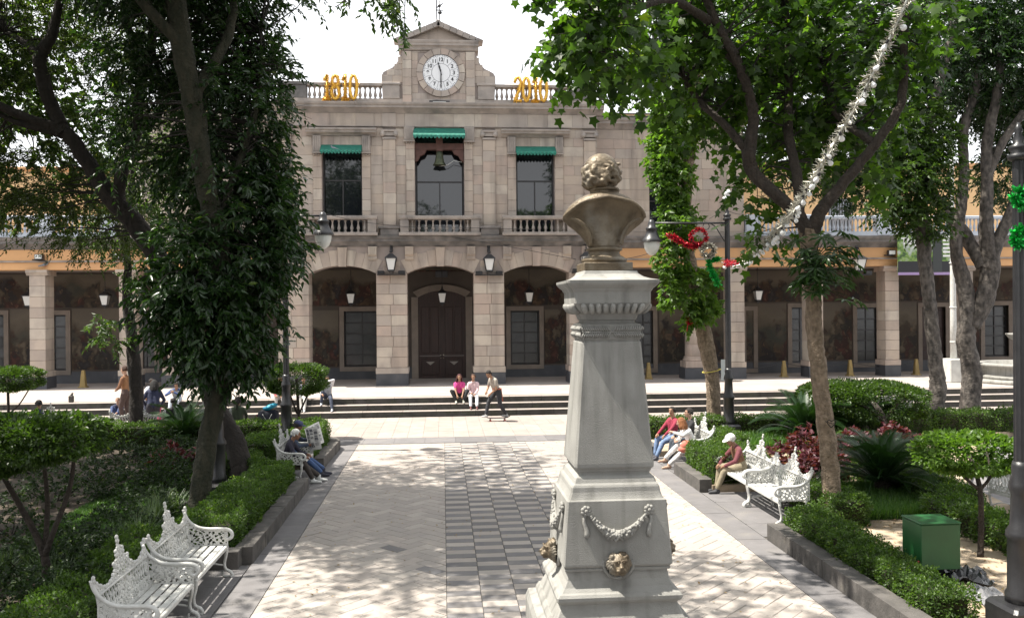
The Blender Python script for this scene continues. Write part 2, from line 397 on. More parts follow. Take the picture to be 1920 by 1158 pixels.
def brick_me():
    mb = MB(); l, w, c = BL - GAP, BW - GAP, .006
    a = [(-l / 2, -w / 2), (l / 2, -w / 2), (l / 2, w / 2), (-l / 2, w / 2)]
    i = [(x - math.copysign(c, x), y - math.copysign(c, y)) for x, y in a]
    vs = [(x, y, -.03) for x, y in a] + [(x, y, -.006) for x, y in a] + [(x, y, 0) for x, y in i]
    fs = [(8, 9, 10, 11)] + [(4 + k, 4 + (k + 1) % 4, 8 + (k + 1) % 4, 8 + k) for k in range(4)] + [(k, (k + 1) % 4, 4 + (k + 1) % 4, 4 + k) for k in range(4)]
    return vs, fs
bv, bf = brick_me()
BRICK = MB().add(bv, bf).mesh('paving_brick', M['brick']); BRICKD = MB().add(bv, bf).mesh('dark_paving_brick', M['tiledark'])

def clip_poly(P, x0, x1, y0, y1):
    for ax, lim, sg in ((0, x0, 1), (0, x1, -1), (1, y0, 1), (1, y1, -1)):
        out = []
        for i in range(len(P)):
            a, b = P[i], P[(i + 1) % len(P)]; da, db = (a[ax] - lim) * sg, (b[ax] - lim) * sg
            if da >= 0: out.append(a)
            if da * db < 0:
                t = da / (da - db); out.append((a[0] + (b[0] - a[0]) * t, a[1] + (b[1] - a[1]) * t))
        P = out
        if not P: return []
    return P

def herringbone(x0, x1, label, dark):
    root = sheet('herringbone_paving', x0, x1, YF0, YF1, -.012, M['joint'])
    ORG[root.name] = Vector((0, 0, 0))
    cx, cy = (x0 + x1) / 2, 12.9
    bricks = []
    R = 60; c45 = math.cos(PI / 4)
    for i in range(-R, R):
        for j in range(-R, R):
            k = (i - j) % 4                                      # 2:1 herringbone on a unit grid
            if k == 0: c = (i + 1, j + .5); rot = 0
            elif k == 3: c = (i + .5, j + 1.); rot = 1
            else: continue
            u, v = c[0] * BW, c[1] * BW
            x, y = (u - v) * c45 + cx, (u + v) * c45 + cy
            if x0 - .3 < x < x1 + .3 and YF0 - .3 < y < YF1 + .3: bricks.append((x, y, PI / 4 + rot * PI / 2))
    bricks.sort(key=lambda b: b[1])
    rest = []; n = 0; V = []; F = []
    l, w = (BL - GAP) / 2, (BW - GAP) / 2
    for x, y, a in bricks:
        ca, sa = math.cos(a), math.sin(a)
        P = [(x + px * ca - py * sa, y + px * sa + py * ca) for px, py in ((-l, -w), (l, -w), (l, w), (-l, w))]
        Q = clip_poly(P, x0 + .004, x1 - .004, YF0, YF1)
        if len(Q) < 3: continue
        ar = abs(sum(Q[i][0] * Q[(i + 1) % len(Q)][1] - Q[(i + 1) % len(Q)][0] * Q[i][1] for i in range(len(Q)))) / 2
        if ar < .006: continue
        z = random.uniform(-.0035, .0)
        whole = ar > 4 * l * w * .99
        isd = any((x - dx) ** 2 + (y - dy) ** 2 < .02 for dx, dy in dark)
        if n < 298:
            if whole: o = link('paving_brick', BRICKD if isd else BRICK, root, (x, y, z), (0, 0, a))
            else:
                mb = MB(); k = len(Q)
                mb.add([(p[0] - x, p[1] - y, 0) for p in Q] + [(p[0] - x, p[1] - y, -.03) for p in Q],
                       [tuple(range(k))] + [(i, k + i, k + (i + 1) % k, (i + 1) % k) for i in range(k)])
                o = link('paving_brick', mb.mesh('cut_paving_brick', M['tiledark'] if isd else M['brick']), root, (x, y, z))
            if isd: o['label'] = 'dark grey replacement brick'
            n += 1
        else:
            b = len(V); k = len(Q); V += [(p[0], p[1], z) for p in Q] + [(p[0], p[1], -.03) for p in Q]
            F += [tuple(range(b, b + k))] + [(b + i, b + k + i, b + k + (i + 1) % k, b + (i + 1) % k) for i in range(k)]
    if V:
        o = MB().add(V, F).build('paving_brick', M['brick'], root, (0, 0, 0)); o['kind'] = 'stuff'
    return root
herringbone(XL, XC0, 'left', [(-.845, 13.56), (-.215, 12.38)])
herringbone(XC1, XR, 'right', [])

# striped strip down the middle: light and dark pavers, offset from column to column
chk = sheet('striped_paving', XC0, XC1, YF0, YF1, -.012, M['joint'])
def paver_me(w, h, matn, c=.006):
    mb = MB(); mb.cbox(-w / 2, w / 2, -h / 2, h / 2, -.03, 0, c); return mb.mesh('paver', M[matn])
CW, RH = .45, .2155
PL, PD = paver_me(CW - .008, RH - .006, 'brick'), paver_me(CW - .008, RH - .006, 'tiledark')
rows = int((YF1 - YF0) / RH); restL, restD = [], []
for r in range(rows):
    for c in range(5):
        dk = (r + c) % 2 == 0
        loc = (XC0 + CW * (c + .5), YF0 + RH * (r + .5), random.uniform(-.003, 0))
        if r < 60: link('paver', PD if dk else PL, chk, loc)
        else: (restD if dk else restL).append((loc, 0, (1, 1, 1)))
joined_pieces('paver', PL, M['brick'], restL, chk, (0, 0, 0)); joined_pieces('paver', PD, M['tiledark'], restD, chk, (0, 0, 0))

# dark slabs along both kerbs, and in the seat bays
def slabs(root, x0, x1, y0, y1, nx, ny, matn, name='paving_slab', zt=0., g=.006, z0=-.03, stag=0.):
    w, h = (x1 - x0) / nx, (y1 - y0) / ny
    for i in range(nx):
        for j in range(ny):
            yy0, yy1 = y0 + h * j + g / 2, y0 + h * (j + 1) - g / 2
            o = block(name, matn, x0 + w * i + g / 2, x0 + w * (i + 1) - g / 2, yy0, yy1, z0, zt + random.uniform(-.003, 0))
            o.parent = root
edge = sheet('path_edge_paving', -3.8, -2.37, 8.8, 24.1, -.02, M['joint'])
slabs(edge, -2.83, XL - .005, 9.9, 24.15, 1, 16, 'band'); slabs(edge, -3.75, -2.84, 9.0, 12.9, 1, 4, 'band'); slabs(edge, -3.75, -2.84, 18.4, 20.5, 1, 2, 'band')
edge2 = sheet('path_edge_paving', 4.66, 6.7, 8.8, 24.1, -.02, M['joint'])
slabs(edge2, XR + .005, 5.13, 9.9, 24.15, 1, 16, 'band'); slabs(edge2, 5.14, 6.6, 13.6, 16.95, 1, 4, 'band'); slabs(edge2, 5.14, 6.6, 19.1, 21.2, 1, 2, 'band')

# lower plaza
plaza = sheet('plaza', -60, 60, 24.2, 30.2, -.014, M['joint'])
slabs(plaza, -9.2, 11.6, 25.3, 30.12, 46, 4, 'slab'); slabs(plaza, -9.2, 11.6, 24.22, 25.29, 24, 1, 'band')  # dark first row: shade across the plaza edge put into the slab colour
sheet('plaza_outer_paving', -60, -9.21, 24.2, 30.2, -.004, M['slab']); sheet('plaza_outer_paving', 11.61, 60, 24.2, 30.2, -.004, M['slab'])

# three steps and the upper plaza
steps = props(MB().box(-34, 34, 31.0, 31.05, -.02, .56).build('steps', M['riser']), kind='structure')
for k in range(3):
    y0, y1, z = 30.15 + .36 * k, 30.15 + .36 * (k + 1) + .06, .2 * (k + 1)
    x = -22.
    while x < 22:
        w = random.uniform(1.15, 1.6)
        yy = y0 + random.uniform(-.006, .006)
        mb = MB(); g = .004
        # worn nosing and pale tread; the riser's shade is put into its dark colour
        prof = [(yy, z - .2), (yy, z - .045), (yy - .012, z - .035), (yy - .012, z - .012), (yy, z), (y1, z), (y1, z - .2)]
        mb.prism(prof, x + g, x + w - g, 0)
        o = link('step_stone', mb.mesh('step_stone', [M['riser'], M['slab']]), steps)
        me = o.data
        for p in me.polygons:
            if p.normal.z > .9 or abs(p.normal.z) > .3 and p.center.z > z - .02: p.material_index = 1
        x += w
    sheet('step_flank', 22.2, 34, y0, y1, z - .002, M['slab'])
    sheet('step_flank', -34, -22.2, y0, y1, z - .002, M['slab'])
up = props(MB().box(-60, 60, 31.2, 46, -.02, .6).build('upper_plaza', mat('upper_plaza_slab', (.345, .305, .28), .8, (.31, .272, .248), 1.2, bump=.2, bscale=30, grime=(.27, .245, .22), gscale=(1.2, 1.2, 1.2), glo=.55, ghi=.85)), kind='structure')

# garden beds
def bed(name, pts, z, m):
    n = len(pts); mb = MB(); mb.add([(x, y, z) for x, y in pts] + [(x, y, -.05) for x, y in pts], [tuple(range(n))] + [(i, n + i, n + (i + 1) % n, (i + 1) % n) for i in range(n)])
    return props(mb.build(name, m), kind='structure')
bed('garden_bed', [(-30, 6), (-3.76, 6), (-3.76, 12.95), (-3.06, 12.95), (-3.06, 18.35), (-3.76, 18.35), (-3.76, 20.55), (-3.06, 20.55), (-3.06, 23.7), (-3.4, 24.0), (-30, 24.0)], .15, M['soil'])
RB = [(5.38, 5), (9.2, 5), (9.6, 12.0), (10.4, 16.5), (15, 22.8), (17.5, 24.0), (5.6, 24.0), (5.38, 23.8), (5.38, 21.25), (6.62, 21.25), (6.62, 19.05), (5.38, 19.05), (5.38, 17.0), (6.62, 17.0), (6.62, 13.55), (5.38, 13.55)]
bed('sandy_garden_bed', RB, .13, M['sand'])

def kerb_run(label, pts, group, w=.26, h=.25, ln=.95, side=1):
    root = thing('garden_kerb', label, 'kerb', (pts[0][0], pts[0][1], 0), group)
    for a, b in zip(pts[:-1], pts[1:]):
        a, b = Vector((*a, 0)), Vector((*b, 0)); d = b - a; L = d.length; n = max(1, round(L / ln)); ang = math.atan2(d.y, d.x)
        for i in range(n):
            c = a + d * ((i + .5) / n)
            o = link('kerb_stone', unit('kerb'), root, c + Vector((0, 0, h / 2 - .01)) - wpos(root) + Vector((random.uniform(-.006, .006), random.uniform(-.006, .006), random.uniform(-.006, .004))),
                     (0, random.uniform(-.006, .006), ang + random.uniform(-.006, .006)), (L / n - .008, w, h + .02))
    return root
KG = 'stone kerbs round the gardens'
kerb_run('dark stone kerb behind the two nearer benches on the left', [(-3.63, 8.0), (-3.63, 12.83), (-2.96, 12.83)], KG)
kerb_run('long dark stone kerb between the left benches and the seated newspaper reader', [(-2.94, 12.98), (-2.94, 18.3)], KG)
kerb_run('dark stone kerb with curved corner beyond the newspaper reader', [(-2.94, 20.6), (-2.90, 23.5), (-3.05, 23.85), (-3.5, 24.02), (-14, 24.02)], KG)
kerb_run('dark stone kerb in front of the low hedge at the lower right', [(5.26, 8.4), (5.26, 13.45)], KG)
kerb_run('short stone kerb beside the old man in the white cap', [(5.26, 17.05), (5.26, 19.0)], KG)
kerb_run('stone kerb beyond the three people on the right bench', [(5.26, 21.3), (5.28, 23.7), (5.6, 24.02), (17, 24.02)], KG)
# ================================================================== leaves
def norm(v): return v / np.maximum(np.linalg.norm(v, axis=1, keepdims=True), 1e-9)
DIAMOND = (np.array([[0, 0, 0], [.38, .5, .10], [1, 0, -.08], [.38, -.5, .10]]), np.array([[0, 2, 1], [0, 3, 2]]))
LANCE = (np.array([[0, 0, 0], [.25, .42, .07], [.62, .40, .05], [1, 0, -.16], [.62, -.40, .05], [.25, -.42, .07], [.55, 0, -.03]]),
         np.array([[0, 6, 1], [1, 6, 2], [2, 6, 3], [0, 5, 6], [5, 4, 6], [4, 3, 6]]))
_st = []
for i, (ang, r) in enumerate([(180, .16), (122, .62), (96, .44), (64, .86), (34, .55), (0, 1.0), (-34, .55), (-64, .86), (-96, .44), (-122, .62)]):
    a = math.radians(ang); _st.append([.22 + .78 * r * math.cos(a) if r > .2 else .0, .62 * r * math.sin(a) * 1.25, -.10 * r * r + .02])
LOBED = (np.array([[.25, 0, .03]] + _st), np.array([[0, 1 + k, 1 + (k + 1) % 10] for k in range(10)]))

def leaf_arrays(P, D, L, Wd, tmpl=DIAMOND, upb=1.2, jit=.5, var=None, rng=RNG, lj=.25):
    """leaves at P pointing along D; returns vertices, triangles, per-face shade of green"""
    n = len(P); T, TF = tmpl
    a = norm(D + rng.normal(0, jit, (n, 3)))
    up = np.tile([0., 0., 1.], (n, 1)) * upb + rng.normal(0, .55, (n, 3))
    nn = norm(up - a * np.sum(up * a, 1, keepdims=True)); s = np.cross(nn, a)
    ln = L * rng.uniform(1 - lj, 1 + lj, (n, 1)); wd = Wd * ln / L
    V = P[:, None, :] + T[None, :, 0:1] * ln[:, None] * a[:, None] + T[None, :, 1:2] * wd[:, None] * s[:, None] + T[None, :, 2:3] * ln[:, None] * nn[:, None]
    k = len(T); F = (np.arange(n) * k)[:, None, None] + TF[None]
    if var is None: var = rng.uniform(0, 1, n)
    return V.reshape(-1, 3), F.reshape(-1, 3), np.repeat(np.clip(var, 0, 1), len(TF))

def merge(parts):
    V = []; F = []; A_ = []; b = 0
    for v, f, a in parts: V.append(v); F.append(f + b); A_.append(a); b += len(v)
    return np.concatenate(V), np.concatenate(F), np.concatenate(A_)

def crown_arrays(blobs, L, Wd, tmpl=DIAMOND, per=12, twig=.4, shell=.55, droop=.35, upb=1.1, jit=.45, rng=RNG, dens=1.):
    """blobs: (centre, (rx, ry, rz), number of twigs). Twigs sit in the volume, mostly towards its skin, and carry leaves both sides."""
    out = []; tw = []
    for c, r, n in blobs:
        n = max(1, int(n * dens)); c = np.array(c, float); r = np.array(r, float)
        d = norm(rng.normal(0, 1, (n, 3))); q = rng.uniform(0, 1, (n, 1)) ** (1 / 3.); q = q * (1 - shell) + shell * np.maximum(q, rng.uniform(.65, 1.03, (n, 1)))
        lump = 1 + .22 * np.sin(d[:, :1] * 5 + c[0]) * np.cos(d[:, 1:2] * 4 + c[1]) + .15 * np.sin(d[:, 2:] * 7 + c[2])
        P0 = c + d * q * r * lump
        D = norm(d * .9 + rng.normal(0, .55, (n, 3)) + np.array([0, 0, -.15]))
        cv = rng.normal(0, .13, n) + .08 * d[:, 2]
        t = np.tile(np.linspace(.15, 1, per), (n, 1)); tl = twig * rng.uniform(.6, 1.3, (n, 1))
        P = P0[:, None] + D[:, None] * (t * tl)[..., None] + np.array([0, 0, -1.]) * (.25 * tl * t * t)[..., None]
        side = np.cross(D, np.array([0, 0, 1.])); side = norm(side + 1e-6)
        sg = np.where(np.arange(per) % 2, 1., -1.)[None, :, None]
        LD = D[:, None] * .65 + side[:, None] * sg * .8 + np.array([0, 0, -droop])
        vv = (.42 + cv[:, None] + rng.normal(0, .2, (n, per)))
        out.append(leaf_arrays(P.reshape(-1, 3), LD.reshape(-1, 3), L, Wd, tmpl, upb, jit, vv.ravel(), rng))
        tw.append((P0, P0 + D * tl))
    return merge(out), tw

def box_arrays(x0, x1, y0, y1, z0, z1, n, L, Wd, rng=RNG, rough=.05, tmpl=DIAMOND):
    """leaves over the top and sides of a clipped hedge"""
    w, d, h = x1 - x0, y1 - y0, z1 - z0
    ar = np.array([w * d, w * h, w * h, d * h, d * h]); f = rng.choice(5, n, p=ar / ar.sum())
    u, v = rng.uniform(0, 1, n), rng.uniform(0, 1, n)
    P = np.zeros((n, 3)); N = np.zeros((n, 3))
    for k in range(5):
        i = f == k
        if k == 0: P[i] = np.stack([x0 + w * u[i], y0 + d * v[i], np.full(i.sum(), z1)], 1); N[i] = (0, 0, 1)
        elif k in (1, 2): P[i] = np.stack([x0 + w * u[i], np.full(i.sum(), y0 if k == 1 else y1), z0 + h * v[i]], 1); N[i] = (0, -1 if k == 1 else 1, .25)
        else: P[i] = np.stack([np.full(i.sum(), x0 if k == 3 else x1), y0 + d * u[i], z0 + h * v[i]], 1); N[i] = (-1 if k == 3 else 1, 0, .25)
    bumpf = np.sin(P[:, 0] * 7.1 + P[:, 1] * 3.3) * np.sin(P[:, 1] * 6.3 - P[:, 2] * 9) + .6 * np.sin(P[:, 0] * 17 + 2 * P[:, 2]) * np.sin(P[:, 1] * 15)
    P += N * (bumpf[:, None] * rough + rng.uniform(-.07, .035, (n, 1)) + (rng.uniform(0, 1, (n, 1)) > .985) * rng.uniform(0, .09, (n, 1)))
    e = .10                                                     # rounded shoulders
    top = np.clip((P[:, 2] - (z1 - e)) / e, 0, 1)[:, None]; C = np.array([(x0 + x1) / 2, (y0 + y1) / 2, 0]); C2 = P - C; C2[:, 2] = 0
    P -= C2 * top * np.array([.09 / max(w / 2, .1) , .09 / max(d / 2, .1), 0]) * (f > 0)[:, None] * .5
    return leaf_arrays(P, N + rng.normal(0, .5, (n, 3)), L, Wd, tmpl, .5, .5, .45 + .12 * bumpf + rng.normal(0, .2, n) , rng)

def leaf_part(name, arr, m, parent, kind=None):
    V, F, a = arr; pw = np.array(wpos(parent)[:]) if parent else np.zeros(3)
    o = link(name, big_mesh(name, V - pw, F, m, a), parent)
    if kind: o['kind'] = kind
    return o

def hedge(label, boxes, n_per_m2=2600, L=.042, W_=.026, m='leafbox', group='clipped box hedges', name='hedge', cat='hedge', rough=.05):
    x0, x1, y0, y1, z0, z1 = boxes[0]
    root = thing(name, label, cat, ((x0 + x1) / 2, (y0 + y1) / 2, z0), group)
    arr = []; mb = MB()
    for x0, x1, y0, y1, z0, z1 in boxes:
        a = (x1 - x0) * (y1 - y0) + 2 * (z1 - z0) * ((x1 - x0) + (y1 - y0))
        arr.append(box_arrays(x0, x1, y0, y1, z0, z1, int(a * n_per_m2), L, W_, rough=rough))
        mb.box(x0 + .07, x1 - .07, y0 + .07, y1 - .07, z0, z1 - .07)
    leaf_part('foliage', merge(arr), M[m], root); mb.build('twigs', M['hedgecore'], root)
    return root

def mound(label, c, r, n, L=.05, W_=.032, m='leafgarden', group='low rounded shrubs of the garden', name='shrub', cat='shrub', per=9, twig=.16, tmpl=DIAMOND):
    root = thing(name, label, cat, (c[0], c[1], .13), group)
    arr, tw = crown_arrays([(c, r, n)], L, W_, tmpl, per, twig, .85, .05, .8, .5)
    leaf_part('foliage', arr, M[m], root)
    mb = MB()
    for k in range(7):
        a = k / 7 * 2 * PI
        mb.tube([(c[0], c[1], .12), (c[0] + .25 * r[0] * math.cos(a), c[1] + .25 * r[1] * math.sin(a), c[2]), (c[0] + .6 * r[0] * math.cos(a), c[1] + .6 * r[1] * math.sin(a), c[2] + r[2] * .5)], [.018, .012, .005], 5)
    mb.build('stems', M['barkdark'], root)
    return root

def blobs_px(lst, dens):
    """(u, v, depth, radius_u px, radius_v px, radius in depth m) -> blobs with twigs by surface"""
    out = []
    for u, v, y, ru, rv, ry in lst:
        c = A(u, v, y); k = c.y / FPX; r = (ru * k, ry, rv * k)
        ar = (r[0] * r[1] + r[1] * r[2] + r[0] * r[2]) / 3 * 4 * PI
        out.append((tuple(c), r, int(ar * dens)))
    return out

def limb_px(mb, pts, r, n=14, wob=.13, seg=9, m=0):
    """pts: (u, v, depth); r radii in m"""
    P = smooth_path([A(*p) for p in pts], seg)
    P = [p + Vector((random.uniform(-1, 1), random.uniform(-1, 1), 0)) * (.012 if 0 < i < len(P) - 1 else 0) for i, p in enumerate(P)]
    mb.tube(P, r, n, m, True, wob); return P

def twigs_into(mb, tw, limbs, every=14, r=.014, m=0):
    """thin branches from the limbs out to the leaf clusters"""
    L = np.array([p[:] for p in limbs])
    for P0, P1 in tw:
        for i in range(0, len(P0), every):
            p = P0[i]; d = np.linalg.norm(L - p, axis=1) + .8 * np.maximum(L[:, 2] - p[2], 0); q = L[int(np.argmin(d))]
            if np.linalg.norm(q - p) > 3.6: continue
            mid = (p + q) / 2 + RNG.normal(0, .12, 3) + np.array([0, 0, .12])
            mb.tube(smooth_path([q, mid, p, P1[i]], 3), [r * 1.7, r, r * .5, .003], 4, m, False)
# ================================================================== the town hall
XCN, YW, YB = -0.08, 36.0, 39.6             # axis of the building, plane of its front, back wall of its arcade
YG = 36.85                                  # plane of the side ranges, a little further back
ZP = .6                                     # level of the upper plaza

STONE_COUNT = {}
def lay_stones(parent, x0, x1, z0, z1, y, openings=(), ch=.41, wmin=.5, wmax=.95, name='stone', depth=.12, limit=300, matn='stone', org=None):
    zs = {z0, z1}
    for o in openings:
        for z in (o[2], o[3]):
            if z0 < z < z1: zs.add(z)
    zs = sorted(zs); courses = []
    for a, b in zip(zs[:-1], zs[1:]):
        n = max(1, round((b - a) / ch))
        courses += [(a + (b - a) * i / n, a + (b - a) * (i + 1) / n) for i in range(n)]
    for a, b in courses:
        iv = [(x0, x1)]
        for o in openings:
            if o[2] < b - 1e-4 and o[3] > a + 1e-4:
                nv = []
                for p, q in iv:
                    if o[1] <= p or o[0] >= q: nv.append((p, q)); continue
                    if o[0] > p: nv.append((p, o[0]))
                    if o[1] < q: nv.append((o[1], q))
                iv = nv
        for p, q in iv:
            if q - p < .05: continue
            n = max(1, round((q - p) / random.uniform(wmin, wmax))); cut = [p]
            for i in range(1, n): cut.append(p + (q - p) * (i + random.uniform(-.18, .18)) / n)
            cut.append(q)
            for s_, e_ in zip(cut[:-1], cut[1:]):
                k = STONE_COUNT.get(parent.name, 0)
                g = .004
                if k < limit:
                    block(name, matn, s_ + g, e_ - g, y - .012 - random.uniform(0, .006), y + depth, a + g, b - g, parent); STONE_COUNT[parent.name] = k + 1

def wall_cells(mb, x0, x1, z0, z1, y0, y1, openings, m=0):
    xs = sorted({x0, x1} | {v for o in openings for v in o[:2] if x0 < v < x1}); zs = sorted({z0, z1} | {v for o in openings for v in o[2:4] if z0 < v < z1})
    for a, b in zip(xs[:-1], xs[1:]):
        run = None
        for c, d in zip(zs[:-1], zs[1:]):
            mx, mz = (a + b) / 2, (c + d) / 2
            if any(o[0] < mx < o[1] and o[2] < mz < o[3] for o in openings):
                if run: mb.box(a, b, y0, y1, run[0], run[1], m); run = None
            else: run = (run[0], d) if run else (c, d)
        if run: mb.box(a, b, y0, y1, run[0], run[1], m)

def arch_curve(cx, hw, zs, rise, n=14):
    R = (hw * hw + rise * rise) / (2 * rise); cz = zs + rise - R; t = math.asin(hw / R)
    return [(cx + R * math.sin(-t + 2 * t * i / n), cz + R * math.cos(-t + 2 * t * i / n)) for i in range(n + 1)], R, cz, t

BAL = MB().lathe([(.062, 0), (.062, .05), (.035, .07), (.045, .10), (.068, .17), (.066, .22), (.040, .32), (.030, .40), (.034, .46), (.048, .48), (.048, .51), (.060, .515), (.060, .56)], 8)
def baluster_mesh(matn, h, sc=1.):
    me = BAL.mesh('baluster', M[matn])
    for v in me.vertices: v.co.x *= sc; v.co.y *= sc; v.co.z *= h / .56
    return me

hall = thing('town_hall', 'pink stone two-storey town hall with three arches, clock gable and green awnings', 'building', (XCN, YW, ZP))
def hx(*v): return [XCN + a for a in v]

# ---- ground floor pillars
PILL = [(-6.63, -5.38), (-2.65, -1.38), (1.38, 2.65), (5.38, 6.63)]
for a, b in PILL:
    mb = MB(); xa, xb = XCN + a, XCN + b
    mb.box(xa + .02, xb - .02, YW + .015, YW + .95, 1.1, 5.24, 0)
    p = mb.build('pillar', M['core'], hall, ((xa + xb) / 2, YW, ZP))
    mb = MB(); mb.box(xa - .03, xb + .03, YW - .05, YW + 1.0, ZP - .01, 1.09); mb.build('plinth', M['plinth'], p)
    block('base_stone', 'stone', xa - .04, xb + .04, YW - .06, YW + 1.0, 1.092, 1.33, p)
    lay_stones(p, xa, xb, 1.335, 5.24, YW, ch=.42, wmin=.6, wmax=.75, depth=.96)

# ---- arches
BAYS = [(-4.015, 1.365), (0, 1.38), (4.015, 1.365)]
mb = MB(); ZS, RISE, ZT = 5.24, .33, 6.34
for (cx, hw), (e0, e1) in zip(BAYS, [(-6.63, -2.015), (-2.015, 2.015), (2.015, 6.63)]):
    cx += XCN; e0 += XCN; e1 += XCN
    C, R, cz, t = arch_curve(cx, hw, ZS, RISE)
    mb.box(e0, cx - hw, YW + .012, YW + .95, ZS, ZT); mb.box(cx + hw, e1, YW + .012, YW + .95, ZS, ZT)
    for (x0, z0), (x1, z1) in zip(C[:-1], C[1:]):
        mb.add([(x0, YW + .012, z0), (x1, YW + .012, z1), (x1, YW + .012, ZT), (x0, YW + .012, ZT), (x0, YW + .95, z0), (x1, YW + .95, z1), (x1, YW + .95, ZT), (x0, YW + .95, ZT)],
               [(0, 1, 2, 3), (7, 6, 5, 4), (0, 4, 5, 1)])
arc = mb.build('arcade_wall', M['core'], hall)
for cx, hw in BAYS:
    cx += XCN; C, R, cz, t = arch_curve(cx, hw, ZS, RISE); N = 9
    for i in range(N):
        a0, a1 = -t + 2 * t * i / N + .0016, -t + 2 * t * (i + 1) / N - .0016
        key = i == N // 2
        R1 = R + (.58 + .06 * (i % 2)); y0 = YW - (.10 if key else .012); R0 = R - (.05 if key else .004)
        if key: R1 = R + .74
        mb = MB(); q = [(cx + r * math.sin(a), cz + r * math.cos(a)) for r, a in ((R0, a0), (R0, a1), (R1, a1), (R1, a0))]
        mb.poly(q, y0, YW + .2)
        mb.build('keystone' if key else 'voussoir', M['stone'], arc, (cx, YW, ZS + .4))
for a, b in PILL:
    lay_stones(arc, XCN + a + .28, XCN + b - .28, 5.245, 5.75, YW, ch=.25, wmin=.65, wmax=.9)
for i, x in enumerate((-6.1, -5.3, -2.78, -1.28, 1.28, 2.78, 5.3, 6.1)):
    mb = MB(); x += XCN
    mb.prism([(YW + .1, 5.78), (YW - .05, 5.78), (YW - .09, 5.86), (YW - .07, 5.92), (YW - .16, 6.0), (YW - .16, 6.335), (YW + .1, 6.335)], x - .17, x + .17)
    for g in range(4): mb.box(x - .15 + .085 * g, x - .15 + .085 * g + .045, YW - .175, YW - .15, 6.02, 6.28)
    mb.build('corbel', M['stone'], arc)

# ---- string course and balconies
def cornice(parent, x0, x1, y, z0, z1, proj, matn='darktrim', name='cornice', back=.3, piece=1.3):
    h = z1 - z0; x = x0; root = None
    prof = [(y + back, z0), (y - .02, z0), (y - .06, z0 + .1 * h), (y - proj * .35, z0 + .26 * h), (y - proj * .42, z0 + .4 * h), (y - proj * .8, z0 + .46 * h), (y - proj * .8, z0 + .68 * h), (y - proj * .92, z0 + .74 * h), (y - proj, z0 + .9 * h), (y - proj, z0 + h), (y + back, z0 + h)]
    n = max(1, round((x1 - x0) / piece))
    mb = MB(); mb.prism([(y + back, z0 + .005), (y - .01, z0 + .005), (y - proj * .8, z0 + .6 * h), (y - proj * .8, z0 + h - .006), (y + back, z0 + h - .006)], x0 + .01, x1 - .01)
    root = mb.build(name, M[matn], parent, ((x0 + x1) / 2, y, z0))
    pr = [(p[0] - y, p[1] - z0) for p in prof]; L = (x1 - x0) / n
    mb = MB(); mb.prism(pr, -L / 2 + .003, L / 2 - .003); me = mb.mesh('cornice_stone', M[matn])
    for i in range(n): link('cornice_stone', me, root, Vector((x0 + L * (i + .5), y + random.uniform(-.004, .004), z0)) - wpos(root))
    return root
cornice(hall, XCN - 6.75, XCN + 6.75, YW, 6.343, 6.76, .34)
BM = baluster_mesh('trim', .52)
def balcony(parent, x0, x1, y, z, n, rail=.16, mt='trim', bm=BM, pier=.34, h=.52, proj=.42, name='balcony', base=.13):
    mb = MB(); mb.cbox(x0 - .06, x1 + .06, y - proj - .06, y + .1, z, z + base, .015)
    b = mb.build(name, M[mt], parent, ((x0 + x1) / 2, y, z))
    zb = z + base
    for xx in (x0, x1 - pier):
        mb = MB(); mb.cbox(xx, xx + pier, y - proj, y - proj + .28, zb + .002, zb + h + .002, .01); mb.build('pier', M[mt], b)
    mb = MB(); mb.prism([(y - proj + .30, zb + h + .004), (y - proj - .02, zb + h + .004), (y - proj - .05, zb + h + .05), (y - proj - .05, zb + h + rail - .02), (y - proj - .02, zb + h + rail), (y - proj + .30, zb + h + rail)], x0 - .05, x1 + .05)
    mb.build('rail', M[mt], b)
    for i in range(n):
        x = x0 + pier + (x1 - x0 - 2 * pier) * (i + .5) / n
        link('baluster', bm, b, Vector((x, y - proj + .14, zb)) - wpos(b), (0, 0, random.uniform(0, 1)))
    return b
balcony(hall, *hx(-5.62, -2.6), YW, 6.765, 9); balcony(hall, *hx(-1.62, 1.62), YW, 6.765, 9); balcony(hall, *hx(2.62, 5.62), YW, 6.765, 9)
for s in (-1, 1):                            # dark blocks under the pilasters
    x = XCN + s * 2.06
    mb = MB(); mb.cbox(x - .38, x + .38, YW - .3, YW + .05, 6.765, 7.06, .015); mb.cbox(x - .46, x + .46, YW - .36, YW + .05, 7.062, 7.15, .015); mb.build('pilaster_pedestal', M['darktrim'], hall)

# ---- upper storey wall, windows
WIN = [(-4.81, -3.19, 6.9, 10.5), (-1.02, 1.02, 6.9, 11.22), (3.19, 4.81, 6.9, 10.5)]
OPN = [(XCN + a, XCN + b, c, d) for a, b, c, d in WIN]
X0, X1 = XCN - 6.63, XCN + 6.63
mb = MB(); wall_cells(mb, X0, X1, 6.35, 12.0, YW + .01, YW + .75, OPN); mb.box(X0, X0 + .4, YW + .75, 46, 6.35, 12.3); mb.box(X1 - .4, X1, YW + .75, 46, 6.35, 12.3)
mb.box(X0 + .4, X1 - .4, YW + .75, 46, 12.0, 12.3); mb.box(X0 + .4, X1 - .4, YW + .95, YW + 6, 6.35, 6.6); mb.box(X0 + .4, X1 - .4, YW + 2.6, YW + 2.7, 6.6, 12.0)
uw = mb.build('upper_wall', M['core'], hall)
PILA = [(-2.32, -1.80), (1.80, 2.32), (6.05, 6.55), (-6.55, -6.05)]
jamb = [(o[0] - .36, o[0] - .005) for o in OPN] + [(o[1] + .005, o[1] + .36) for o in OPN]
